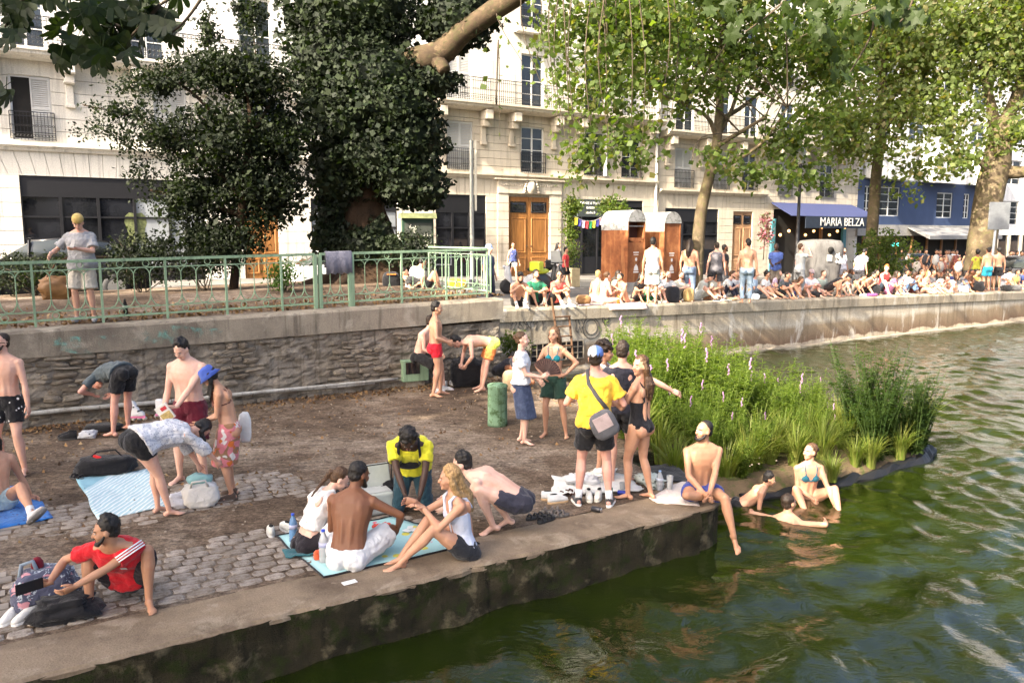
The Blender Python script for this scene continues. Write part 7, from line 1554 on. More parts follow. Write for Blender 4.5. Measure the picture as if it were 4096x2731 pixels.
# left group
cloth('towel', 'striped pale blue towel spread behind the bending woman', 'towel', [at_px(305, 1925), at_px(395, 2080), at_px(665, 2030), at_px(600, 1880)], (.36, .52, .60), .03, pat='stripe', col2=(.60, .68, .70), seed=3, mat=(lambda t: (t.set(t.mix((.20, .38, .46), t.ramp(t.math('SINE', t.math('MULTIPLY', t.xyz('Generated')[0], 160.0)), [(.4, (.36, .52, .58)), (.6, (.66, .71, .72))]), t.ramp(t.xyz('Generated')[0], [(.20, 0.0), (.22, 1.0)])), .9), t.mat)[-1])(NT('striped_towel')))
cloth('towel', 'bright blue towel at the left edge under the long haired person', 'towel', [at_px(-120, 1960), at_px(-60, 2130), at_px(215, 2075), at_px(95, 1945)], (.03, .17, .50), .03, pat='spots', col2=(.015, .07, .26), seed=5)
d_ = blob('duffel_bag', 'black duffel bag with red tag behind the striped towel', 'bag', at_px(425, 1895), (.36, .17, .25), BLK, .25, 3)
mb = MB(); mb.boxc((-.08, -.05, .25), (.10, .05, .03), Matrix.Rotation(.4, 3, 'Y')); bevel(mb.build('red_tag', M_cloth((.7, .03, .03)), d_), .01); strap(d_, [(-.22, 0, .19), (-.1, .02, .30), (.12, .03, .31), (.24, .02, .17)])
shoe_pair('sandals', 'black sandals beside the black duffel bag', at_px(325, 1910), 1.2, BLK, (.03, .03, .03), kind='sandal')
shoe_pair('sandals', 'pair of black slip on shoes on the dirt behind the duffel bag', at_px(275, 1755), 1.9, BLK, (.03, .03, .03))
blob('crumpled_cap', 'black and white cap lying on the dirt near the rubble wall', 'cap', at_px(352, 1750), (.12, .10, .11), (.45, .46, .48), .3, 6, .3, M_cloth((.55, .56, .58), 'spots', (.02, .02, .02)))
blob('dark_bag', 'flat black bag at the feet of the bending man', 'bag', at_px(415, 1722), (.28, .14, .12), BLK, .1, 8)
def skate(label, at, rz):
    root = thing('roller_skate', label, 'roller skate', at, rz); pk = M_plain('pink_plastic', (.80, .22, .45), .45, 0, .08); wh = M_plain('white_boot', (.66, .66, .67), .45, 0, .1); mb = MB()
    mb.loft([[(x * .045, y, .085) for x, y in ((-1, -.13), (1, -.13), (1.1, .08), (.6, .15), (-.6, .15), (-1.1, .08))], [(x * .048, y, .14) for x, y in ((-1, -.13), (1, -.13), (1.1, .07), (.6, .14), (-.6, .14), (-1.1, .07))], [(x * .044, y, .19) for x, y in ((-1, -.13), (1, -.13), (1, -.0), (.7, .06), (-.7, .06), (-1, -.0))], [(x * .05, y, .30) for x, y in ((-1, -.135), (1, -.135), (1, -.02), (.7, .0), (-.7, .0), (-1, -.02))], [(x * .046, y, .335) for x, y in ((-1, -.13), (1, -.13), (1, -.04), (.7, -.02), (-.7, -.02), (-1, -.04))]]); bevel(mb.build('boot', wh, root, True), .015, 2)
    mb = MB(); mb.box((-.02, -.15, .045), (.02, .16, .085)); bevel(mb.build('frame', pk, root), .008)
    for i in range(4):
        mb = MB(); mb.lathe([(.036, -.012), (.038, 0), (.036, .012)], (0, -.135 + i * .093, .038), 14, axis=Matrix.Rotation(math.pi / 2, 3, 'Y')); w_ = mb.build('wheel', M_plain('wheel_cream', (.5, .48, .42), .5), root, True)
    for z, y in ((.24, -.0), (.17, .07)): mb = MB(); mb.tube([(-.055, y - .02, z), (0, y + .03, z + .01), (.055, y - .02, z)], .013, 6); mb.build('buckle_strap', M_plain('dark_strap', (.03, .03, .03), .5), root)
skate('white and pink roller skate behind the bending man legs', at_px(545, 1682), R(-88)); skate('white and pink roller skate left of the man in dark red shorts', at_px(660, 1672), R(-80))
tb_ = blob('tote_bag', 'white canvas tote bag stuffed with teal cloth', 'bag', at_px(805, 2025), (.20, .10, .30), (.62, .60, .56), .35, 4, .12)
mb = MB(); mb.ell((0, 0, .33), (.15, .08, .07), None, 14, 8); mb.xf(lambda p: p + Vector((mnoise.noise(p * 14), mnoise.noise(p * 14 + Vector((5, 0, 0))), mnoise.noise(p * 14 + Vector((0, 5, 0))))) * .03); mb.build('teal_cloth', M_cloth((.25, .44, .43)), tb_, True)
strap(tb_, [(-.1, -.09, .26), (-.08, -.12, .33), (.06, -.12, .34), (.09, -.09, .26)], .012, (.6, .58, .54))
blob('plastic_bag', 'small white plastic bag beside the tote bag', 'bag', at_px(718, 2028), (.10, .08, .17), (.62, .62, .66), .2, 9, .35)
mb = MB(); mb.boxc((0, 0, .01), (.14, .07, .015), Matrix.Rotation(.3, 3, 'Z')); mb.build('wet_wipe_packet', M_plain('white_packet', (.7, .7, .7), .5), None, label='white packet lying at the top of the striped towel', cat='packet', loc=at_px(488, 1900))
# snack box in the hands of the man in dark red shorts
bx = thing('snack_box', 'white and yellow snack box held by the shirtless man', 'box', P4.root.matrix_basis @ (P4.wr[-1] + Vector((.10, .08, -.06)))); Mx = Matrix.Rotation(.2, 3, 'Z') @ Matrix.Rotation(-.55, 3, 'Y'); mb = MB(); mb.boxc((0, 0, 0), (.15, .05, .21), Mx); bevel(mb.build('carton', M_plain('white_carton', (.66, .64, .58), .5), bx), .004)
mb = MB(); mb.boxc(Mx @ Vector((.02, -.027, .055)), (.07, .003, .045), Mx); mb.build('red_print', M_plain('red_print', (.5, .03, .04), .5), bx); mb = MB(); mb.boxc(Mx @ Vector((0, -.027, -.045)), (.125, .003, .10), Mx); mb.build('food_print', M_plain('food_print', (.45, .33, .12), .5, 0, .5, 30), bx)
# tote worn by the bucket hat woman, phones
blob('tote_bag', 'white tote bag hanging behind the woman in the blue hat', 'bag', at_px(985, 1965) + Vector((.0, .05, .60)), (.075, .04, .38), (.64, .64, .62), .2, 14, .08)
def phone(label, at, M_, col=BLK, s=(.075, .008, .15)):
    mb = MB(); mb.boxc((0, 0, 0), s, M_); bevel(mb.build('phone', M_plain('phone' + str(col), col, .25), None, label=label, cat='phone', loc=at), .004)
phone('phone in the hands of the man leaning on the railing', P27.root.matrix_basis @ (P27.wr[-1] + Vector((.03, .10, .09))), Matrix.Rotation(-.5, 3, 'X'), (.25, .24, .24))
phone('black wallet in the hand of the squatting man in red', P7.root.matrix_basis @ (P7.wr[1] + Vector((.10, .11, .02))), Matrix.Rotation(.9, 3, 'Z'), BLK, (.20, .012, .09))
# brown shoulder bag of the man at the railing
bb = blob('shoulder_bag', 'brown leather bag hanging beside the man at the railing', 'bag', W(.62, 15.75, gz(.8) + .42), (.26, .12, .40), (.16, .075, .028), .3, 21, .25, M_plain('brown_leather', (.20, .10, .035), .5, 0, .4, 5))
strap(bb, [(-.15, 0, .35), (.0, .05, .62), (.25, .1, .75)], .015, (.10, .05, .02))
# squatting man's backpack, black cloth and white shoes
fb = blob('backpack', 'dark floral backpack on the setts before the man in red', 'backpack', at_px(190, 2430), (.25, .17, .34), BLK, .5, 11, .16, M_cloth((.07, .075, .12), 'floral', (.42, .47, .52)))
strap(fb, [(-.18, .0, .30), (-.16, .02, .40), (-.08, .02, .42), (-.05, .0, .33)], .018, (.2, .25, .3), 'handle'); mb = MB(); mb.ell((-.05, .06, .36), (.05, .04, .08)); mb.build('red_pocket', M_cloth((.16, .01, .02)), fb, True)
blob('black_jacket', 'black jacket heaped in front of the floral backpack', 'jacket', at_px(265, 2470), (.24, .15, .18), BLK, .4, 12, .35)
shoe_pair('sneakers', 'chunky white sneakers standing against the floral backpack', at_px(90, 2475), 2.9, (.66, .64, .60), (.7, .68, .64), .12, .29)
# picnic
t = NT('picnic_blanket'); v = t.coord('Object', (1, 1, .01)); c = t.mix((.34, .56, .56), (.62, .55, .08), t.ramp(t.voro(v, 5.5), [(.22, 1.0), (.25, 0.0)])); c = t.mix(c, (.65, .18, .22), t.ramp(t.voro(t.coord('Object', (1.2, .8, .01), .8), 4.2), [(.16, 1.0), (.19, 0.0)])); t.set(c, .8)
cloth('picnic_blanket', 'pale turquoise picnic blanket with fruit print and black edge', 'blanket', [at_px(1110, 2150), at_px(1290, 2310), at_px(1920, 2175), at_px(1560, 2070)], (.4, .6, .6), .012, pat=None, seed=7, trim=BLK, mat=t.mat)
cloth('teal_towel', 'crumpled dark teal towel on the corner of the picnic blanket', 'towel', [at_px(1115, 2215), at_px(1130, 2240), at_px(1330, 2225), at_px(1290, 2190)], (.03, .12, .14), .05, 14, 10, seed=9, lift=.03)
bottle('blue water bottle standing left of the white top woman', at_px(1175, 2170), .31, (.25, .45, .75), (.03, .08, .5)); bottle('clear water bottle with blue cap on the picnic blanket', at_px(1297, 2250), .33, (.75, .78, .80), (.03, .08, .55), .046)
shoe_pair('sneakers', 'grey white sneakers behind the white top woman', at_px(1115, 2130), .5, (.56, .56, .52), (.5, .5, .48), .16)
cb = thing('cool_box', 'open pale grey cool bag behind the picnickers', 'cool box', at_px(1490, 2050), .5); mb = MB(); mb.box((-.22, -.14, 0), (.22, .14, .26)); bevel(mb.build('body', M_plain('grey_cool_bag', (.42, .45, .42), .6), cb), .04, 3); mb = MB(); mb.boxc((.05, .16, .36), (.44, .04, .30), Matrix.Rotation(-.35, 3, 'X')); bevel(mb.build('lid', M_plain('grey_cool_bag', (.42, .45, .42), .6), cb), .03, 3)
mb = MB(); mb.tube([(-.17, .12, .20), (-.17, .10, .52), (.27, .10, .52), (.27, .12, .20)], .010, 5); mb.build('zip_edge', M_cloth(BLK), cb)
mb = MB(); mb.box((-.19, -.11, .255), (.19, .11, .268)); mb.build('inside', M_plain('foil', (.55, .56, .56), .35, .3), cb)
blob('backpack', 'black backpack beside the cool bag at the picnic', 'backpack', at_px(1375, 2060), (.20, .14, .36), BLK, .3, 15, .2); blob('backpack', 'black bag behind the kneeling man in yellow', 'backpack', at_px(1545, 2020), (.22, .14, .30), BLK, .8, 16, .2)
blob('red_pouch', 'red crisp packet open on the picnic blanket', 'packet', at_px(1530, 2118), (.10, .06, .07), (.65, .05, .03), .4, 17, .3); blob('orange_pouch', 'small orange and black pouch beside the clear bottle', 'pouch', at_px(1272, 2240), (.04, .03, .10), (.7, .12, .05), .4, 18, .2)
for i, (x, y) in enumerate(((1640, 2120), (1655, 2128), (1628, 2132))): mb = MB(); mb.boxc((0, 0, 0), (.06, .088, .003), Matrix.Rotation(.5 * i, 3, 'Z')); mb.build('playing_card', M_plain('card_white', (.7, .7, .68), .5), None, label=['playing card nearest the kneeling man hands', 'playing card next to the fair haired woman knees', 'lowest playing card on the blanket'][i], cat='card', loc=at_px(x, y) + Vector((0, 0, .03)))
mb = MB(); mb.boxc((0, 0, 0), (.13, .07, .004), Matrix.Rotation(.6, 3, 'Z')); mb.build('paper_napkin', M_plain('paper', (.68, .68, .66), .8), None, label='white paper napkin on the concrete edge below the blanket', cat='litter', loc=at_px(1398, 2336) + Vector((0, 0, .02)))
# belongings by the standing group
cloth('pale_cloth', 'crumpled white cloth spread at the feet of the man in yellow', 'cloth', [at_px(2200, 1915), at_px(2220, 1995), at_px(2560, 1965), at_px(2480, 1900)], (.62, .61, .57), .09, seed=12, jit=.06)
cloth('pink_towel', 'pale pink towel spread beside the man in blue shorts', 'towel', [at_px(2590, 1990), at_px(2625, 2015), at_px(2810, 2028), at_px(2760, 1925)], (.60, .52, .47), .025, seed=13)
cloth('black_mat', 'black mat laid between the quay and the island', 'mat', [at_px(2560, 1870), at_px(2600, 1925), at_px(2770, 1935), at_px(2700, 1862)], BLK, .03, seed=14, lift=.02); cloth('black_towel', 'dark navy towel under the man sitting on the edge', 'towel', [at_px(2720, 1960), at_px(2770, 2005), at_px(2860, 2010), at_px(2850, 1955)], (.02, .018, .03), .02, seed=15)
shoe_pair('sneakers', 'white sneakers left of the heap of clothes', at_px(2215, 2005), -1.3, (.66, .66, .64), (.45, .3, .16), .12); shoe_pair('boots', 'white high top boots between the feet of the man in yellow', at_px(2375, 1995), 3.0, (.62, .60, .54), (.6, .58, .5), .11, .28)
shoe_pair('sandals', 'brown strappy sandals beside the white sneakers', at_px(2285, 1985), -.8, (.06, .025, .015), (.07, .04, .03), kind='sandal'); shoe_pair('sandals', 'black strappy sandals lying on the concrete edge', at_px(2160, 2080), -.9, BLK, (.02, .02, .02), kind='sandal'); shoe_pair('sandals', 'grey thong sandals behind the black strappy sandals', at_px(2215, 2058), -1.4, (.12, .10, .09), (.10, .09, .08), kind='sandal')
can('black drink can lying on the concrete edge', at_px(2366, 2044), (.05, .05, .055), -.5); can('blue drink can lying at the feet of the swimsuit woman', at_px(2470, 1980), (.04, .06, .35), -.3); can('green drink can standing among the clothes', at_px(2440, 1985), (.05, .25, .15), 0, False)
bottle('clear water bottle with blue cap on the pink towel', at_px(2638, 1960), .25, (.72, .75, .78), (.25, .4, .65)); cup('frosted plastic cup beside the water bottle', at_px(2678, 1962), .042, .19); cup('clear plastic cup lying low among the clothes', at_px(2490, 1968), .04, .12)
for i, (x, y, col, lab) in enumerate(((2330, 1940, (.55, .56, .58), 'grey white bundle of clothes behind the man in yellow'), (2410, 1915, (.64, .63, .6), 'white bundle of clothes near the swimsuit woman'), (2600, 1940, (.45, .5, .46), 'green and white patterned bag right of the swimsuit woman'))): blob('clothes_bundle', lab, 'clothes', at_px(x, y), (.20, .13, .13), col, i, 30 + i, .4, M_cloth(col, 'spots', (.03, .06, .04)) if i == 2 else None)
sb_ = blob('shoulder_bag', 'grey and pink messenger bag on the back of the man in yellow', 'bag', P19.root.matrix_basis @ (P19.at(.30)[0] + Vector((.17, -.23, -.20))), (.15, .075, .32), (.10, .10, .11), math.pi, 19, .06)
sb_.rotation_euler = (0, .5, math.pi); mb = MB(); mb.boxc((-.0, .072, .20), (.19, .012, .16), Matrix.Rotation(.0, 3, 'Y')); bevel(mb.build('flap', M_cloth((.42, .33, .32)), sb_), .005)
fan = thing('hand_fan', 'open brown hand fan held by the woman in the denim skirt', 'fan', P17.root.matrix_basis @ (P17.wr[1] + Vector((-.02, .06, .03)))); fan.rotation_euler = (R(75), R(20), R(20)); mb = MB()
for i in range(14):
    a, b = R(20 + 10 * i), R(30 + 10 * i); mb.add([(0.05 * math.cos(a), .05 * math.sin(a), 0), (.05 * math.cos(b), .05 * math.sin(b), .004), (.25 * math.cos(b), .25 * math.sin(b), .006), (.25 * math.cos((a + b) / 2), .25 * math.sin((a + b) / 2), -.006), (.25 * math.cos(a), .25 * math.sin(a), .006)], [(0, 1, 2, 3, 4)])
mb.build('leaf_cloth', M_cloth((.10, .055, .045)), fan)
for i in range(15): a = R(20 + 10 * i); mb = MB(); mb.tube([(0, 0, .003), (.24 * math.cos(a), .24 * math.sin(a), .009)], .003, 4); mb.build('rib', M_plain('fan_wood', (.07, .04, .03), .6), fan)
# bollard, box, bags and pipes at the wall
bo = thing('bollard', 'pale green cylindrical iron bollard on the dirt quay', 'bollard', at_px(1990, 1700)); mb = MB(); mb.lathe([(.165, 0), (.162, .06), (.158, .62), (.168, .64), (.168, .67), (.155, .685), (.08, .705), (.01, .708)], seg=28); mb.build('shaft', M_stain('green_bollard_paint', (.22, .35, .23), (.14, .24, .15), True, 3, (.05, .09, .03), .2), bo, True)
eb = thing('electric_box', 'pale green metal box fixed to the wall under the seated man', 'box', at_px(1650, 1545) + Vector((0, .1, .12)), ROT - .1); mb = MB(); mb.box((-.28, -.20, .0), (.28, .20, .44)); bevel(mb.build('housing', m_greenpaint, eb), .012); mb = MB(); mb.box((-.22, -.208, .16), (.08, -.201, .40)); mb.build('dark_window', m_shopglass, eb); mb = MB(); mb.box((-.2, -.15, -.14), (.2, .15, 0)); mb.build('plinth', m_coping, eb)
blob('backpack', 'big black backpack on the ground behind the bending man', 'backpack', at_px(1865, 1545), (.34, .2, .60), BLK, .3, 41, .2); blob('paper_bag', 'brown paper bag beside the green bollard', 'bag', at_px(2040, 1560), (.15, .10, .42), (.42, .30, .18), .2, 42, .06); shoe_pair('sneakers', 'white sneakers against the wall beside the big black backpack', at_px(1795, 1540), .2, (.6, .6, .62), (.6, .6, .6))
m_pipe = M_stain('white_pipe', (.55, .54, .50), (.30, .28, .24), True, 3)
pp = thing('wall_pipe', 'long weathered white pipe along the foot of the rubble wall', 'pipe', W(-10, 14.8, QZ + .3)); o_ = Vector(pp.location)
mb = MB(); mb.tube([W(s, 14.82, QZ + .36 - .012 * (s + 10) + .01 * math.sin(s * 2)) for s in np.arange(-10, 6.4, .4)], .04, 8); mb.xf(lambda p: p - o_).build('pipe', m_pipe, pp, True)
mb = MB(); mb.tube([W(s, 14.80, QZ + .22 - .005 * (s - 2)) for s in np.arange(2.5, 6.6, .4)], .03, 8); mb.xf(lambda p: p - o_).build('pipe', m_pipe, pp, True)
for s in np.arange(-9, 6.3, 1.4): mb = MB(); mb.tube([W(s, 14.86, QZ + .30 - .012 * (s + 10)), W(s, 14.77, QZ + .36 - .012 * (s + 10)), W(s, 14.86, QZ + .42 - .012 * (s + 10))], .008, 4); mb.xf(lambda p: p - o_).build('bracket', m_rust, pp)
# things in the garden
gb = blob('backpack', 'black bag with orange stripe on the garden ground', 'backpack', G(1565, 1165, gz(8)), (.22, .16, .50), BLK, .3, 51, .1); mb = MB(); mb.box((-.12, -.175, .42), (.1, -.15, .45)); mb.build('orange_stripe', M_cloth((.8, .2, .04)), gb)
blob('shopping_bag', 'red and yellow shopping bag in the garden behind the railing', 'bag', G(1825, 1160, gz(9)), (.26, .14, .30), (.6, .2, .03), .2, 52, .15, M_cloth((.62, .42, .03), 'spots', (.5, .04, .03))); blob('dark_helmet', 'dark round helmet on the garden ground by the railing corner', 'helmet', G(1895, 1150, gz(9)), (.14, .14, .24), (.04, .04, .05), 0, 53, .05)
bt = bottle('dark bottle standing at the edge behind the railing', G(503, 1268, gz(2)), .33, (.02, .02, .02), (.02, .02, .02), .045)
ap = D(1672, 1000, 27); ap.z = 1.8; adp = thing('advertising_panel', 'graffiti covered glass advertising panel in a green frame', 'panel', ap, ROT - .15)
mb = MB(); mb.box((-.55, -.06, .1), (.55, .06, 2.35)); bevel(mb.build('cabinet', M_plain('dark_green_frame', (.02, .05, .03), .5), adp), .03); mb = MB(); mb.box((-.47, -.075, .3), (.47, -.062, 2.2)); mb.build('glass', M_glass('panel_glass', (.08, .09, .08), .08), adp); mb = MB(); mb.loft([[(x, -.20, 2.35), (x, .20, 2.35), (x, .14, 2.52), (x, -.14, 2.52)] for x in (-.62, .62)]); mb.build('roof', M_plain('mossy_roof', (.17, .19, .09), .8, 0, .4, 8), adp)
mb = MB(); mb.tube([(-.5, 0, 2.5), (-.5, 0, 2.7), (.55, 0, 2.66), (.6, 0, 2.45)], .02, 6); mb.build('top_bar', M_plain('dark_green_frame', (.02, .05, .03), .5), adp); rn = random.Random(4)
for k in range(14): x, z = rn.uniform(-.38, .38), rn.uniform(.9, 2.05); mb = MB(); mb.tube([(x + rn.uniform(-.12, .12), -.08, z + rn.uniform(-.14, .14)) for q in range(6)], .008, 4); mb.build('scribble', M_plain('white_scribble', (.5, .5, .45), .6), adp)
wb = D(1770, 1005, 24); wb.z = 1.85; wbo = thing('menu_board', 'small blackboard in a white frame behind the railing', 'board', wb, .2); mb = MB(); mb.box((-.27, -.02, .85), (.27, .02, 1.22)); bevel(mb.build('frame', m_white, wbo), .01); mb = MB(); mb.box((-.23, -.028, .89), (.23, -.021, 1.18)); mb.build('slate', m_black, wbo)
for x in (-.2, .2): mb = MB(); mb.tube([(x, 0, .85), (x, .02, 0)], .015, 5); mb.build('leg', m_white, wbo)
sp_ = D(1888, 980, 27); sp_.z = 1.8; po = thing('street_post', 'slim pale metal street post with vertical blade sign', 'post', sp_); mb = MB(); mb.tube([(0, 0, 0), (0, 0, 4.9)], [.075, .06], 10); mb.build('pole', M_plain('galvanised', (.42, .42, .38), .5, .3), po); mb = MB(); mb.box((.10, -.03, 2.6), (.17, .03, 4.9)); mb.build('blade_sign', M_plain('pale_blade', (.55, .53, .45), .5), po)
# ------------------------------------------------------------ vehicles
def car(label, at, rz, col, L=4.4):
    root = thing('parked_car', label, 'car', at, rz); pm_ = M_plain('carpaint' + str(col), col, .22, .1, .03); k = L / 4.4
    def sect(x, zs, w): return [(x * k, -w, zs[0]), (x * k, -w * 1.02, (zs[0] + zs[1]) / 2), (x * k, -w * .96, zs[1]), (x * k, w * .96, zs[1]), (x * k, w * 1.02, (zs[0] + zs[1]) / 2), (x * k, w, zs[0])]
    mb = MB(); mb.loft([sect(x, z, w) for x, z, w in ((-2.2, (.35, .70), .70), (-2.1, (.25, .85), .82), (-1.5, (.22, .93), .88), (0, (.22, .95), .90), (1.2, (.22, .92), .88), (1.9, (.25, .80), .84), (2.2, (.35, .62), .70))]); bevel(mb.build('body', pm_, root, True), .05, 3)
    cab = [(-1.75, .93, .70), (-1.25, 1.36, .62), (-.4, 1.45, .60), (.35, 1.40, .60), (1.15, .92, .70)]
    mb = MB(); mb.loft([[(x * k, -.80, .92), (x * k, -w, z), (x * k, w, z), (x * k, .80, .92)] for x, z, w in cab]); mb.build('glass_house', M_glass('car_glass', (.03, .035, .035), .04), root, True)
    mb = MB(); mb.loft([[(x * k, -w * .98, z - .01), (x * k, -w * .9, z + .03), (x * k, w * .9, z + .03), (x * k, w * .98, z - .01)] for x, z, w in cab[1:4]]); mb.build('roof', pm_, root, True)
    for x in (-.45, .45):
        for sg in (-1, 1): mb = MB(); mb.tube([(x * k, sg * .79, .93), (x * k * .9, sg * .605, 1.42)], .03, 5); mb.build('pillar', pm_, root)
    for x in (-1.35, 1.35):
        for sg in (-1, 1):
            A_ = Matrix.Rotation(math.pi / 2, 3, 'X'); mb = MB(); mb.lathe([(.20, -.1), (.32, -.1), (.32, .1), (.20, .1)], (x * k, sg * .80, .32), 20, axis=A_); wl_ = mb.build('wheel', m_black, root, True); mb = MB(); mb.lathe([(.02, -.105), (.2, -.105), (.2, .105), (.02, .105)], (x * k, sg * .80, .32), 14, axis=A_); mb.build('rim', M_plain('rim_grey', (.4, .4, .4), .35, .7), wl_)
    for sg in (-1, 1):
        mb = MB(); mb.ell((.75 * k, sg * .98, 1.0), (.09, .06, .07)); mb.build('mirror', pm_, root, True); mb = MB(); mb.ell((2.08 * k, sg * .62, .68), (.12, .16, .06)); mb.build('headlight', M_plain('headlamp', (.6, .6, .6), .2), root, True)
    return root
p = W(.9, 26.0, street_z(0) - .05); CAR0 = car('black car parked behind the garden at the left edge', p, ROT + math.pi, (.012, .012, .014)); CAR0.scale = (1.15, 1.1, 1.2)
p = ST(3655, 45); car('dark car parked beside the green street shrub', p, ROT, (.02, .03, .03)); p = W(10.2, 27.2, street_z(10) - .1); car('white car parked behind the dark leafy tree', p, ROT, (.5, .5, .5)); p = ST(4110, 40); car('dark grey car at the right edge behind the seated people', p, ROT, (.05, .05, .055))
def scooter(label, x, Y, rz, c1, c2):
    root = thing('motor_scooter', label, 'scooter', ST(x, Y), rz); A_ = Matrix.Rotation(math.pi / 2, 3, 'X'); pa = M_plain('sc' + str(c1), c1, .3); pb = M_plain('sc' + str(c2), c2, .4)
    for xx in (-.62, .62): mb = MB(); mb.lathe([(.12, -.05), (.25, -.05), (.25, .05), (.12, .05)], (xx, 0, .25), 16, axis=A_); mb.build('wheel', m_black, root, True)
    mb = MB(); mb.loft([[(x_, -w, z0), (x_, w, z0), (x_, w * .7, z1), (x_, -w * .7, z1)] for x_, w, z0, z1 in ((-.85, .10, .55, .72), (-.4, .2, .32, .74), (-.05, .18, .28, .62), (.2, .17, .25, .36), (.45, .18, .28, .42), (.55, .2, .4, .95), (.72, .12, .55, .9))]); bevel(mb.build('fairing', pa, root, True), .03, 2)
    mb = MB(); mb.ell((-.42, 0, .80), (.42, .15, .09)); mb.build('seat', pb, root, True); mb = MB(); mb.tube([(.66, 0, .3), (.5, 0, 1.02)], .035, 8); mb.build('steering_column', m_black, root); mb = MB(); mb.tube([(.42, -.34, 1.06), (.5, 0, 1.03), (.42, .34, 1.06)], .018, 6); mb.build('handlebar', m_black, root)
    mb = MB(); mb.loft([[(.62, -.2, .98), (.62, .2, .98), (.60, .2, .98), (.60, -.2, .98)], [(.48, -.15, 1.42), (.48, .15, 1.42), (.46, .15, 1.42), (.46, -.15, 1.42)]]); mb.build('windshield', M_glass('screen', (.35, .36, .36), .1), root); mb = MB(); mb.ell((.72, 0, .88), (.06, .11, .07)); mb.build('headlight', M_plain('headlamp', (.6, .6, .6), .2), root, True); mb = MB(); mb.box((-.95, -.17, .82), (-.62, .17, 1.12)); bevel(mb.build('top_case', pb, root), .04, 2)
scooter('white motor scooter with windshield parked before the oak door', 2105, 26, ROT + 2.6, (.55, .55, .56), BLK); scooter('black and neon yellow motor scooter behind the man in coral', 2192, 25, ROT + .5, (.02, .02, .02), (.55, .62, .04))
# ------------------------------------------------------------ street furniture
def urinal(label, xc, Yc, opening):
    c = D(xc, 1130, Yc); s, n = SN(c); z0 = c.z; o = (s, n, street_z(s)); root = thing('street_urinal', label, 'urinal', W(*o), ROT)
    put = lambda nm, mb, mt, sm=False: bloc(mb, (0, 0, o[2])).build(nm, mt, root, sm)
    w_, d_, h_ = .82, 1.5, 2.18; hz = z0
    mb = MB(); mb.box((-.08, -.10, o[2] - .02), (w_ + .08, d_ + .1, z0)); put('plinth', mb, m_granite)
    mb = MB(); mb.box((0, 0, hz), (.05, d_, hz + h_)); put('side_panel', mb, m_corten); mb = MB(); mb.box((w_ - .05, 0, hz), (w_, d_, hz + h_)); put('side_panel', mb, m_corten)
    top = h_ - .75 if opening else h_ + .12
    mb = MB(); mb.box((.052, .02, hz), (w_ - .052, .06, hz + top)); put('front_panel', mb, m_corten); mb = MB(); mb.box((.052, d_ - .06, hz), (w_ - .052, d_ - .02, hz + h_)); put('back_panel', mb, m_corten)
    if opening:
        mb = MB(); mb.box((.052, .40, hz + top - .3), (w_ - .052, .44, hz + h_ + .1)); put('recess', mb, M_plain('dark_rust', (.05, .016, .010), .8)); mb = MB(); mb.tube([(.05, .05, hz + h_ - .18), (w_ - .05, .05, hz + h_ - .18)], .018, 6); put('bar', mb, m_zinc)
        mb = MB(); mb.loft([[(w_ / 2 + math.cos(q) * .36, y, hz + top + .16 - abs(math.sin(q)) * .16) for q in [math.pi + math.pi * j / 10 for j in range(11)]] for y in (.015, .055)]); put('curved_sill', mb, m_corten)
    r = w_ / 2; mb = MB(); mb.loft([[(r - (r + .01) * math.cos(q), y, hz + h_ - .02 + (r + .01) * 1.0 * math.sin(q)) for q in [math.pi * j / 14 for j in range(15)]] for y in (-.02, d_ + .02)]); put('dome', mb, m_zinc, False)
    mb = MB(); mb.box((-.006, -.01, hz + h_ - .32), (-.001, d_ + .01, hz + h_ - .02)); put('dome_skirt', mb, m_zinc)
    wp = M_plain('white_pictogram', (.66, .63, .6), .6)
    for (a, b, z, h) in ((.28, .54, 1.05, .035), (.30, .52, .97, .03)): mb = MB(); mb.box((a, .013, hz + z), (b, .017, hz + z + h)); put('printed_line', mb, wp)
    mb = MB(); mb.ell((.42, .014, hz + .82), (.05, .006, .065), None, 10, 6); put('drop_pictogram', mb, wp); mb = MB(); mb.add([(.31, .013, hz + .42), (.53, .013, hz + .42), (.50, .013, hz + .56), (.42, .013, hz + .66), (.34, .013, hz + .56)], [(0, 1, 2, 3, 4)]); put('flower_pictogram', mb, wp); mb = MB(); mb.box((.30, .013, hz + .34), (.54, .017, hz + .39)); put('printed_line', mb, wp)
    return root
urinal('rust brown street urinal with grey dome and open front, nearer one', 2508, 28.6, True); urinal('rust brown street urinal with closed front and blue graffiti on its dome', 2652, 29.4, False)
gc = ST(3272, 29); gl = thing('glass_container', 'grey rounded glass recycling container with stickers', 'container', gc, .15); mb = MB()
def rrect(w, d, z, p=4): return [(math.copysign(abs(math.cos(q)) ** (2 / p), math.cos(q)) * w, math.copysign(abs(math.sin(q)) ** (2 / p), math.sin(q)) * d, z) for q in [2 * math.pi * j / 28 for j in range(28)]]
mb.loft([rrect(w, d, z) for w, d, z in ((.44, .44, 0), (.50, .50, .05), (.56, .55, .5), (.68, .62, 1.2), (.72, .64, 1.6), (.70, .62, 1.8), (.62, .54, 1.92), (.3, .25, 1.97))]); mb.build('shell', M_stain('grey_container_plastic', (.17, .165, .16), (.11, .105, .10), True, 2, None, .1), gl, True)
mb = MB(); mb.lathe([(.09, 0), (.11, .02), (.11, .05)], (.02, -.66, 1.60), 16, axis=Matrix.Rotation(math.pi / 2, 3, 'X')); mb.build('slot', m_dark, gl, True); mb = MB(); mb.box((-.09, -.665, 1.2), (.10, -.655, 1.42)); mb.build('sticker', M_plain('sticker', (.62, .6, .55), .6), gl)
rn = random.Random(9)
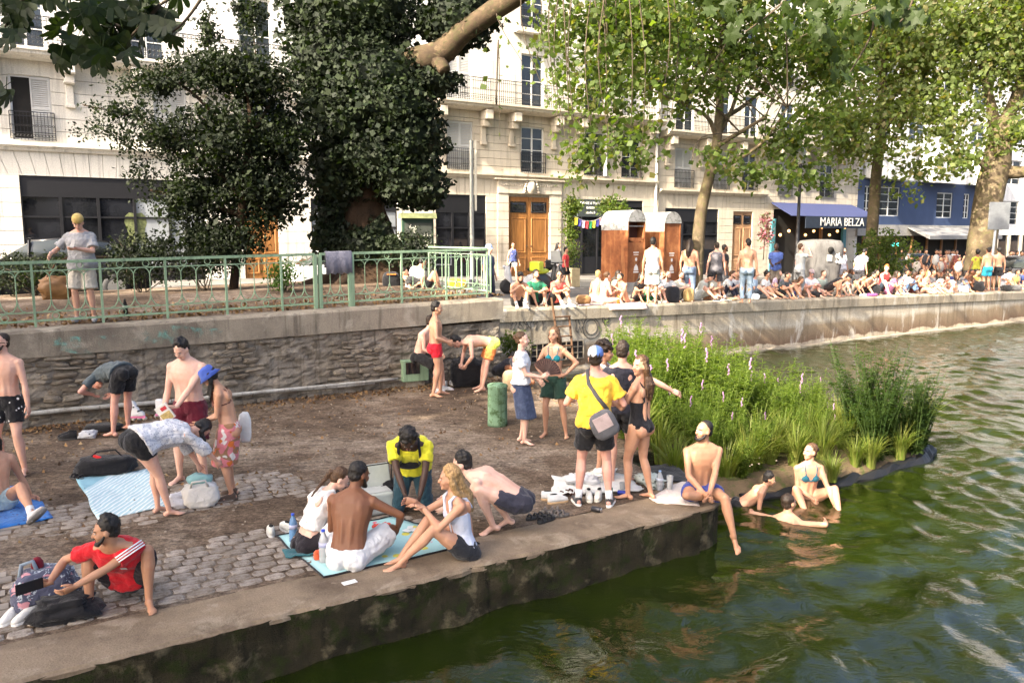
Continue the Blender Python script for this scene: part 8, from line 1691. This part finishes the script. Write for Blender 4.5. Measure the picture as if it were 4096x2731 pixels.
for k in range(7): x, z = rn.uniform(.15, .55), rn.uniform(1.15, 1.7); mb = MB(); mb.tube([(x + rn.uniform(-.1, .1), -.66, z + rn.uniform(-.1, .1)) for q in range(6)], .012, 4); mb.build('scribble', M_plain('silver_scribble', (.6, .6, .6), .5), gl)
lp = ST(3180, 30); lo_ = thing('street_lamp', 'slim dark cast iron street lamp before the restaurant', 'street lamp', lp); mb = MB(); mb.lathe([(.16, 0), (.17, .08), (.13, .14), (.14, .7), (.11, .76), (.10, 1.1), (.12, 1.14), (.075, 1.2), (.06, 2.6), (.05, 4.6), (.07, 4.65), (.03, 4.72)], seg=14); mb.build('post', m_iron, lo_, True); mb = MB(); mb.lathe([(.10, 4.74), (.20, 5.15), (.02, 5.4)], seg=8); mb.build('lantern', M_glass('lantern_glass', (.3, .3, .28), .1), lo_)
rp = ST(3955, 34); ro = thing('road_sign', 'back of a grey rectangular road sign on a leaning pole', 'road sign', rp); mb = MB(); mb.tube([(0, 0, 0), (.12, 0, 3.6)], .05, 10); mb.build('pole', M_plain('sign_pole', (.42, .46, .50), .4, .4), ro); mb = MB(); mb.box((-.30, -.10, 2.55), (.60, -.06, 3.7)); bevel(mb.build('panel', M_plain('sign_back', (.16, .17, .18), .45, .3), ro), .02)
tl = ST(3568, 39.5); to = thing('traffic_light', 'small lamp post with two turquoise lights in front of the shrub', 'light', tl); mb = MB(); mb.tube([(0, 0, 0), (0, 0, 1.9)], .04, 8); mb.build('post', m_iron, to); t = NT('turquoise_glow'); t.set((.1, .8, .6), .4); t.b.inputs['Emission Color'].default_value = (.1, 1, .75, 1); t.b.inputs['Emission Strength'].default_value = 1.5
for x in (-.12, .14): mb = MB(); mb.ell((x, -.08, 1.9), (.09, .04, .08)); mb.build('lens', t.mat, to, True)
mb = MB(); mb.box((-.25, -.05, 1.78), (.27, .04, 2.02)); mb.build('housing', m_black, to)
cbp = RW(2958, 19.0); cbo = thing('concrete_bollard', 'short round concrete bollard with bottles on top', 'bollard', cbp); mb = MB(); mb.lathe([(.22, 0), (.21, .7), (.23, .72), (.23, .76), (.18, .78)], seg=20); mb.build('shaft', m_coping, cbo, True); can('dark can on top of the concrete bollard', cbp + Vector((.08, 0, .78)), (.05, .04, .05), 0, False)
pbx = ST(2291, 31); pb_ = thing('planter_box', 'cream square planter with green bamboo beside the shop door', 'planter', pbx, ROT); mb = MB(); mb.box((-.2, -.2, 0), (.2, .2, .72)); bevel(mb.build('box', M_plain('cream_planter', (.60, .50, .30), .6), pb_), .015); crown('bamboo', pb_, [(tuple(pbx + Vector((0, 0, 1.25))), (.28, .28, .6))], 500, .12, m_planeleaf, .1, 12, .6, .35, seed=71)
def climber(label, blobs, N, seed, mat=m_planeleaf):
    b = Vector(blobs[0][0]); o = thing('climbing_plant', label, 'plant', b); crown('foliage', o, blobs, N, .16, mat, .14, 14, .6, .7, seed=seed); limb('stem', o, [b - Vector((0, -.2, 1.5)), b, b + Vector((.2, .1, .8))], [.03, .025, .01], m_twig, 5)
climber('green creeper climbing the left side of the yoga shop', [tri(2285, 900, 38.5, .35, 1.4), tri(2290, 820, 38.5, .4, .5)], 1100, 72); climber('bright green creeper bushing out right of the shop sign', [tri(2440, 825, 38, .75, .42), tri(2490, 850, 37.5, .5, .3)], 1000, 73)
climber('pink flowering creeper at the left of the restaurant awning', [tri(3062, 930, 44, .3, 1.2)], 500, 74, M_leaf('pink_flowers', [(.05, .09, .02), (.35, .1, .16), (.06, .1, .02)], .3)); climber('balcony greenery hanging down the left house window', [tri(1010, 60, 30.5, .5, .9), tri(960, 40, 30.5, .4, .3)], 900, 75, m_bush); climber('tall potted shrub on the left house balcony', [tri(830, 120, 30, .45, 1.1)], 700, 76, m_bush)
fl = thing('prayer_flags', 'string of coloured prayer flags under the yoga shop sign', 'flags', D(2355, 870, 37.5), ROT); fcol = [(.45, .40, .03), (.05, .05, .22), (.55, .45, .6), (.5, .05, .06), (.02, .20, .08), (.55, .55, .05), (.05, .05, .25), (.6, .35, .45)]
mb = MB(); mb.tube([(-.85 + 1.7 * i / 10, 0, .05 - .22 * math.sin(math.pi * i / 10)) for i in range(11)], .006, 4); mb.build('cord', m_white, fl)
for i, c in enumerate(fcol): x = -.72 + 1.44 * i / 7; z = .05 - .22 * math.sin(math.pi * (x + .85) / 1.7); mb = MB(); mb.add([(x - .1, 0, z), (x + .1, 0, z), (x + .1, .02, z - .34), (x + .03, -.03, z - .35), (x - .1, .01, z - .33)], [(0, 1, 2, 3, 4)]); mb.build('flag', M_cloth(c), fl)
# ladder, grates, graffiti on the far wall
def onw(x, y, n): d = ray(x, y); t_ = n / (-d.x * SA + d.y * CA); p = Vector((0, 0, CAMZ)) + d * t_; s_, _ = SN(p); return s_, p.z
lad = thing('ladder', 'rusty iron ladder fixed to the canal wall', 'ladder', W(11.6, 16.9, .8)); o_ = Vector(lad.location); a0, az = onw(2205, 1190, 16.85); b0_, bz = onw(2250, 1470, 16.6); c0, cz_ = onw(2276, 1262, 16.85); d0, dz_ = onw(2300, 1470, 16.6)
for (s0, z0, s1, z1) in ((a0, az, b0_, bz), (c0, cz_, d0, dz_)): mb = MB(); mb.tube([W(s0, 16.84, z0), W((s0 + s1) / 2, 16.74, (z0 + z1) / 2), W(s1, 16.65, z1)], .03, 6); mb.xf(lambda p: p - o_).build('stringer', m_rust, lad)
for k in range(6): f = .28 + k * .14; zz = az + (bz - az) * f; sa_ = a0 + (b0_ - a0) * f; f2 = min(1, max(0, (zz - cz_) / (dz_ - cz_))); sb_2 = c0 + (d0 - c0) * f2; nn = 16.84 - .19 * f; mb = MB(); mb.tube([W(sa_, nn, zz), W(sb_2, nn, zz)], .02, 6); mb.xf(lambda p: p - o_).build('rung', m_rust, lad)
def grate(label, x0, y0, x1, y1):
    s0, z1 = onw(x0, y0, 16.97); s1, z0 = onw(x1, y1, 16.97); root = thing('wall_grate', label, 'grate', W(s0, 16.97, z0), ROT); mb = MB(); mb.box((0, .0, 0), (s1 - s0, .02, z1 - z0)); mb.build('opening', m_dark, root); k = int((s1 - s0) / .17)
    for i in range(k + 1): x = (s1 - s0) * i / k; mb = MB(); mb.box((x - .012, -.05, 0), (x + .012, -.03, z1 - z0)); mb.build('bar', m_coping, root)
    for j in range(4): z = (z1 - z0) * j / 3; mb = MB(); mb.box((-.03, -.028, z - .012), (s1 - s0 + .03, -.008, z + .012)); mb.build('crossbar', m_coping, root)
grate('barred opening low in the canal wall above the plants', 2405, 1368, 2640, 1425); grate('barred opening behind the ladder foot', 2120, 1378, 2330, 1430)
m_tag = M_plain('black_spray', (.06, .055, .05), .7); rn = random.Random(17)
for (x0, y0, x1, y1, k) in ((2040, 1262, 2185, 1315, 11), (2300, 1268, 2330, 1330, 3), (2410, 1262, 2440, 1300, 2)):
    for i in range(k):
        x = x0 + (x1 - x0) * (i + .5) / k; pts = [onw(x + rn.uniform(-9, 9), y0 + (y1 - y0) * j / 4 + rn.uniform(-8, 8), 16.985) for j in range(5)]
        mb = MB(); mb.tube([W(s, 16.988, z) for s, z in pts], .011, 4); mb.build('graffiti_stroke', m_tag, canal_wall)
for (x, y, rx, ry) in ((2365, 1312, 34, 42), (2365, 1308, 24, 30), (2423, 1280, 12, 16)):
    pts = [onw(x + rx * math.cos(q), y + ry * math.sin(q), 16.985) for q in [2 * math.pi * j / 18 for j in range(19)]]; mb = MB(); mb.tube([W(s, 16.988, z) for s, z in pts], .012, 4, cap=False); mb.build('graffiti_stroke', m_tag, canal_wall)
# ------------------------------------------------------------ belongings along the canal wall
blob('backpack', 'black backpack standing on the canal wall between two seated men', 'backpack', RW(2690, 17.25), (.20, .15, .48), (.02, .02, .025), .3, 61, .1); blob('paper_bag', 'brown paper bag on the canal wall', 'bag', RW(2755, 17.25), (.16, .11, .42), (.45, .31, .13), .2, 62, .06); blob('straw_hat', 'straw hat lying on the canal wall', 'hat', RW(2922, 17.25), (.22, .18, .09), (.50, .37, .22), .1, 63, .2)
blob('bicycle_helmet', 'white bicycle helmet on the canal wall', 'helmet', RW(3022, 17.2), (.13, .11, .20), (.7, .72, .74), .1, 64, .05); blob('wicker_basket', 'wicker basket beside the woman with wavy hair', 'basket', RW(2335, 17.6), (.20, .16, .26), (.22, .12, .05), .1, 65, .08); blob('white_bag', 'white plastic bag left of the hunched woman', 'bag', RW(3748, 17.3), (.18, .13, .28), (.66, .66, .68), .1, 66, .3); blob('white_bag', 'white plastic bag right of the hunched woman', 'bag', RW(3857, 17.3), (.16, .13, .28), (.62, .68, .72), .1, 67, .3)
blob('backpack', 'black rucksack at the feet of the turquoise shorts man', 'backpack', RW(3912, 17.4), (.22, .16, .45), BLK, .1, 68, .2); blob('backpack', 'dark rucksack below the red tank top man', 'backpack', RW(3497, 17.4), (.2, .16, .4), BLK, .1, 69, .2); blob('purple_cloth', 'crumpled purple cloth on the canal wall edge', 'cloth', RW(3490, 17.1), (.18, .10, .10), (.25, .06, .20), .1, 70, .3); blob('black_bag', 'black bag behind the bright trainers on the canal wall', 'bag', RW(3262, 17.4), (.2, .15, .2), BLK, .1, 71, .2); blob('black_bag', 'dark grey bag at the right end of the canal wall', 'bag', RW(4062, 17.3), (.22, .15, .25), (.12, .12, .12), .1, 72, .2); blob('black_bag', 'black and white bag right of the standing swimmers', 'bag', RW(4025, 17.3), (.2, .15, .26), (.03, .03, .03), .1, 73, .2)
bottle('orange flask on the canal wall', RW(2474, 17.15), .28, (.8, .2, .04), (.7, .15, .03)); bottle('tall water bottle on the canal wall before the white cap man', RW(3195, 17.2), .3, (.6, .6, .66), (.3, .3, .4)); bottle('pale bottle beside the man in green jersey', RW(2098, 17.15), .25, (.6, .62, .6), (.3, .3, .3))
def dr(p): n_ = SN(p)[1]; return max(0, 17.0 - n_) * 1.4
cloth('pink_towel', 'pale pink towel hanging over the canal wall edge', 'towel', [RW(2420, 17.5), RW(2440, 16.86), RW(2590, 16.86), RW(2560, 17.5)], (.68, .50, .44), .02, seed=22, drape=lambda p: max(0, 16.97 - SN(p)[1]) * 1.2)
cloth('purple_scarf', 'dark patterned scarf on the canal wall beside the basket', 'cloth', [RW(2310, 17.3), RW(2315, 17.02), RW(2420, 17.02), RW(2410, 17.3)], (.22, .17, .20), .05, 14, 8, seed=23, pat='spots', col2=(.5, .45, .48))
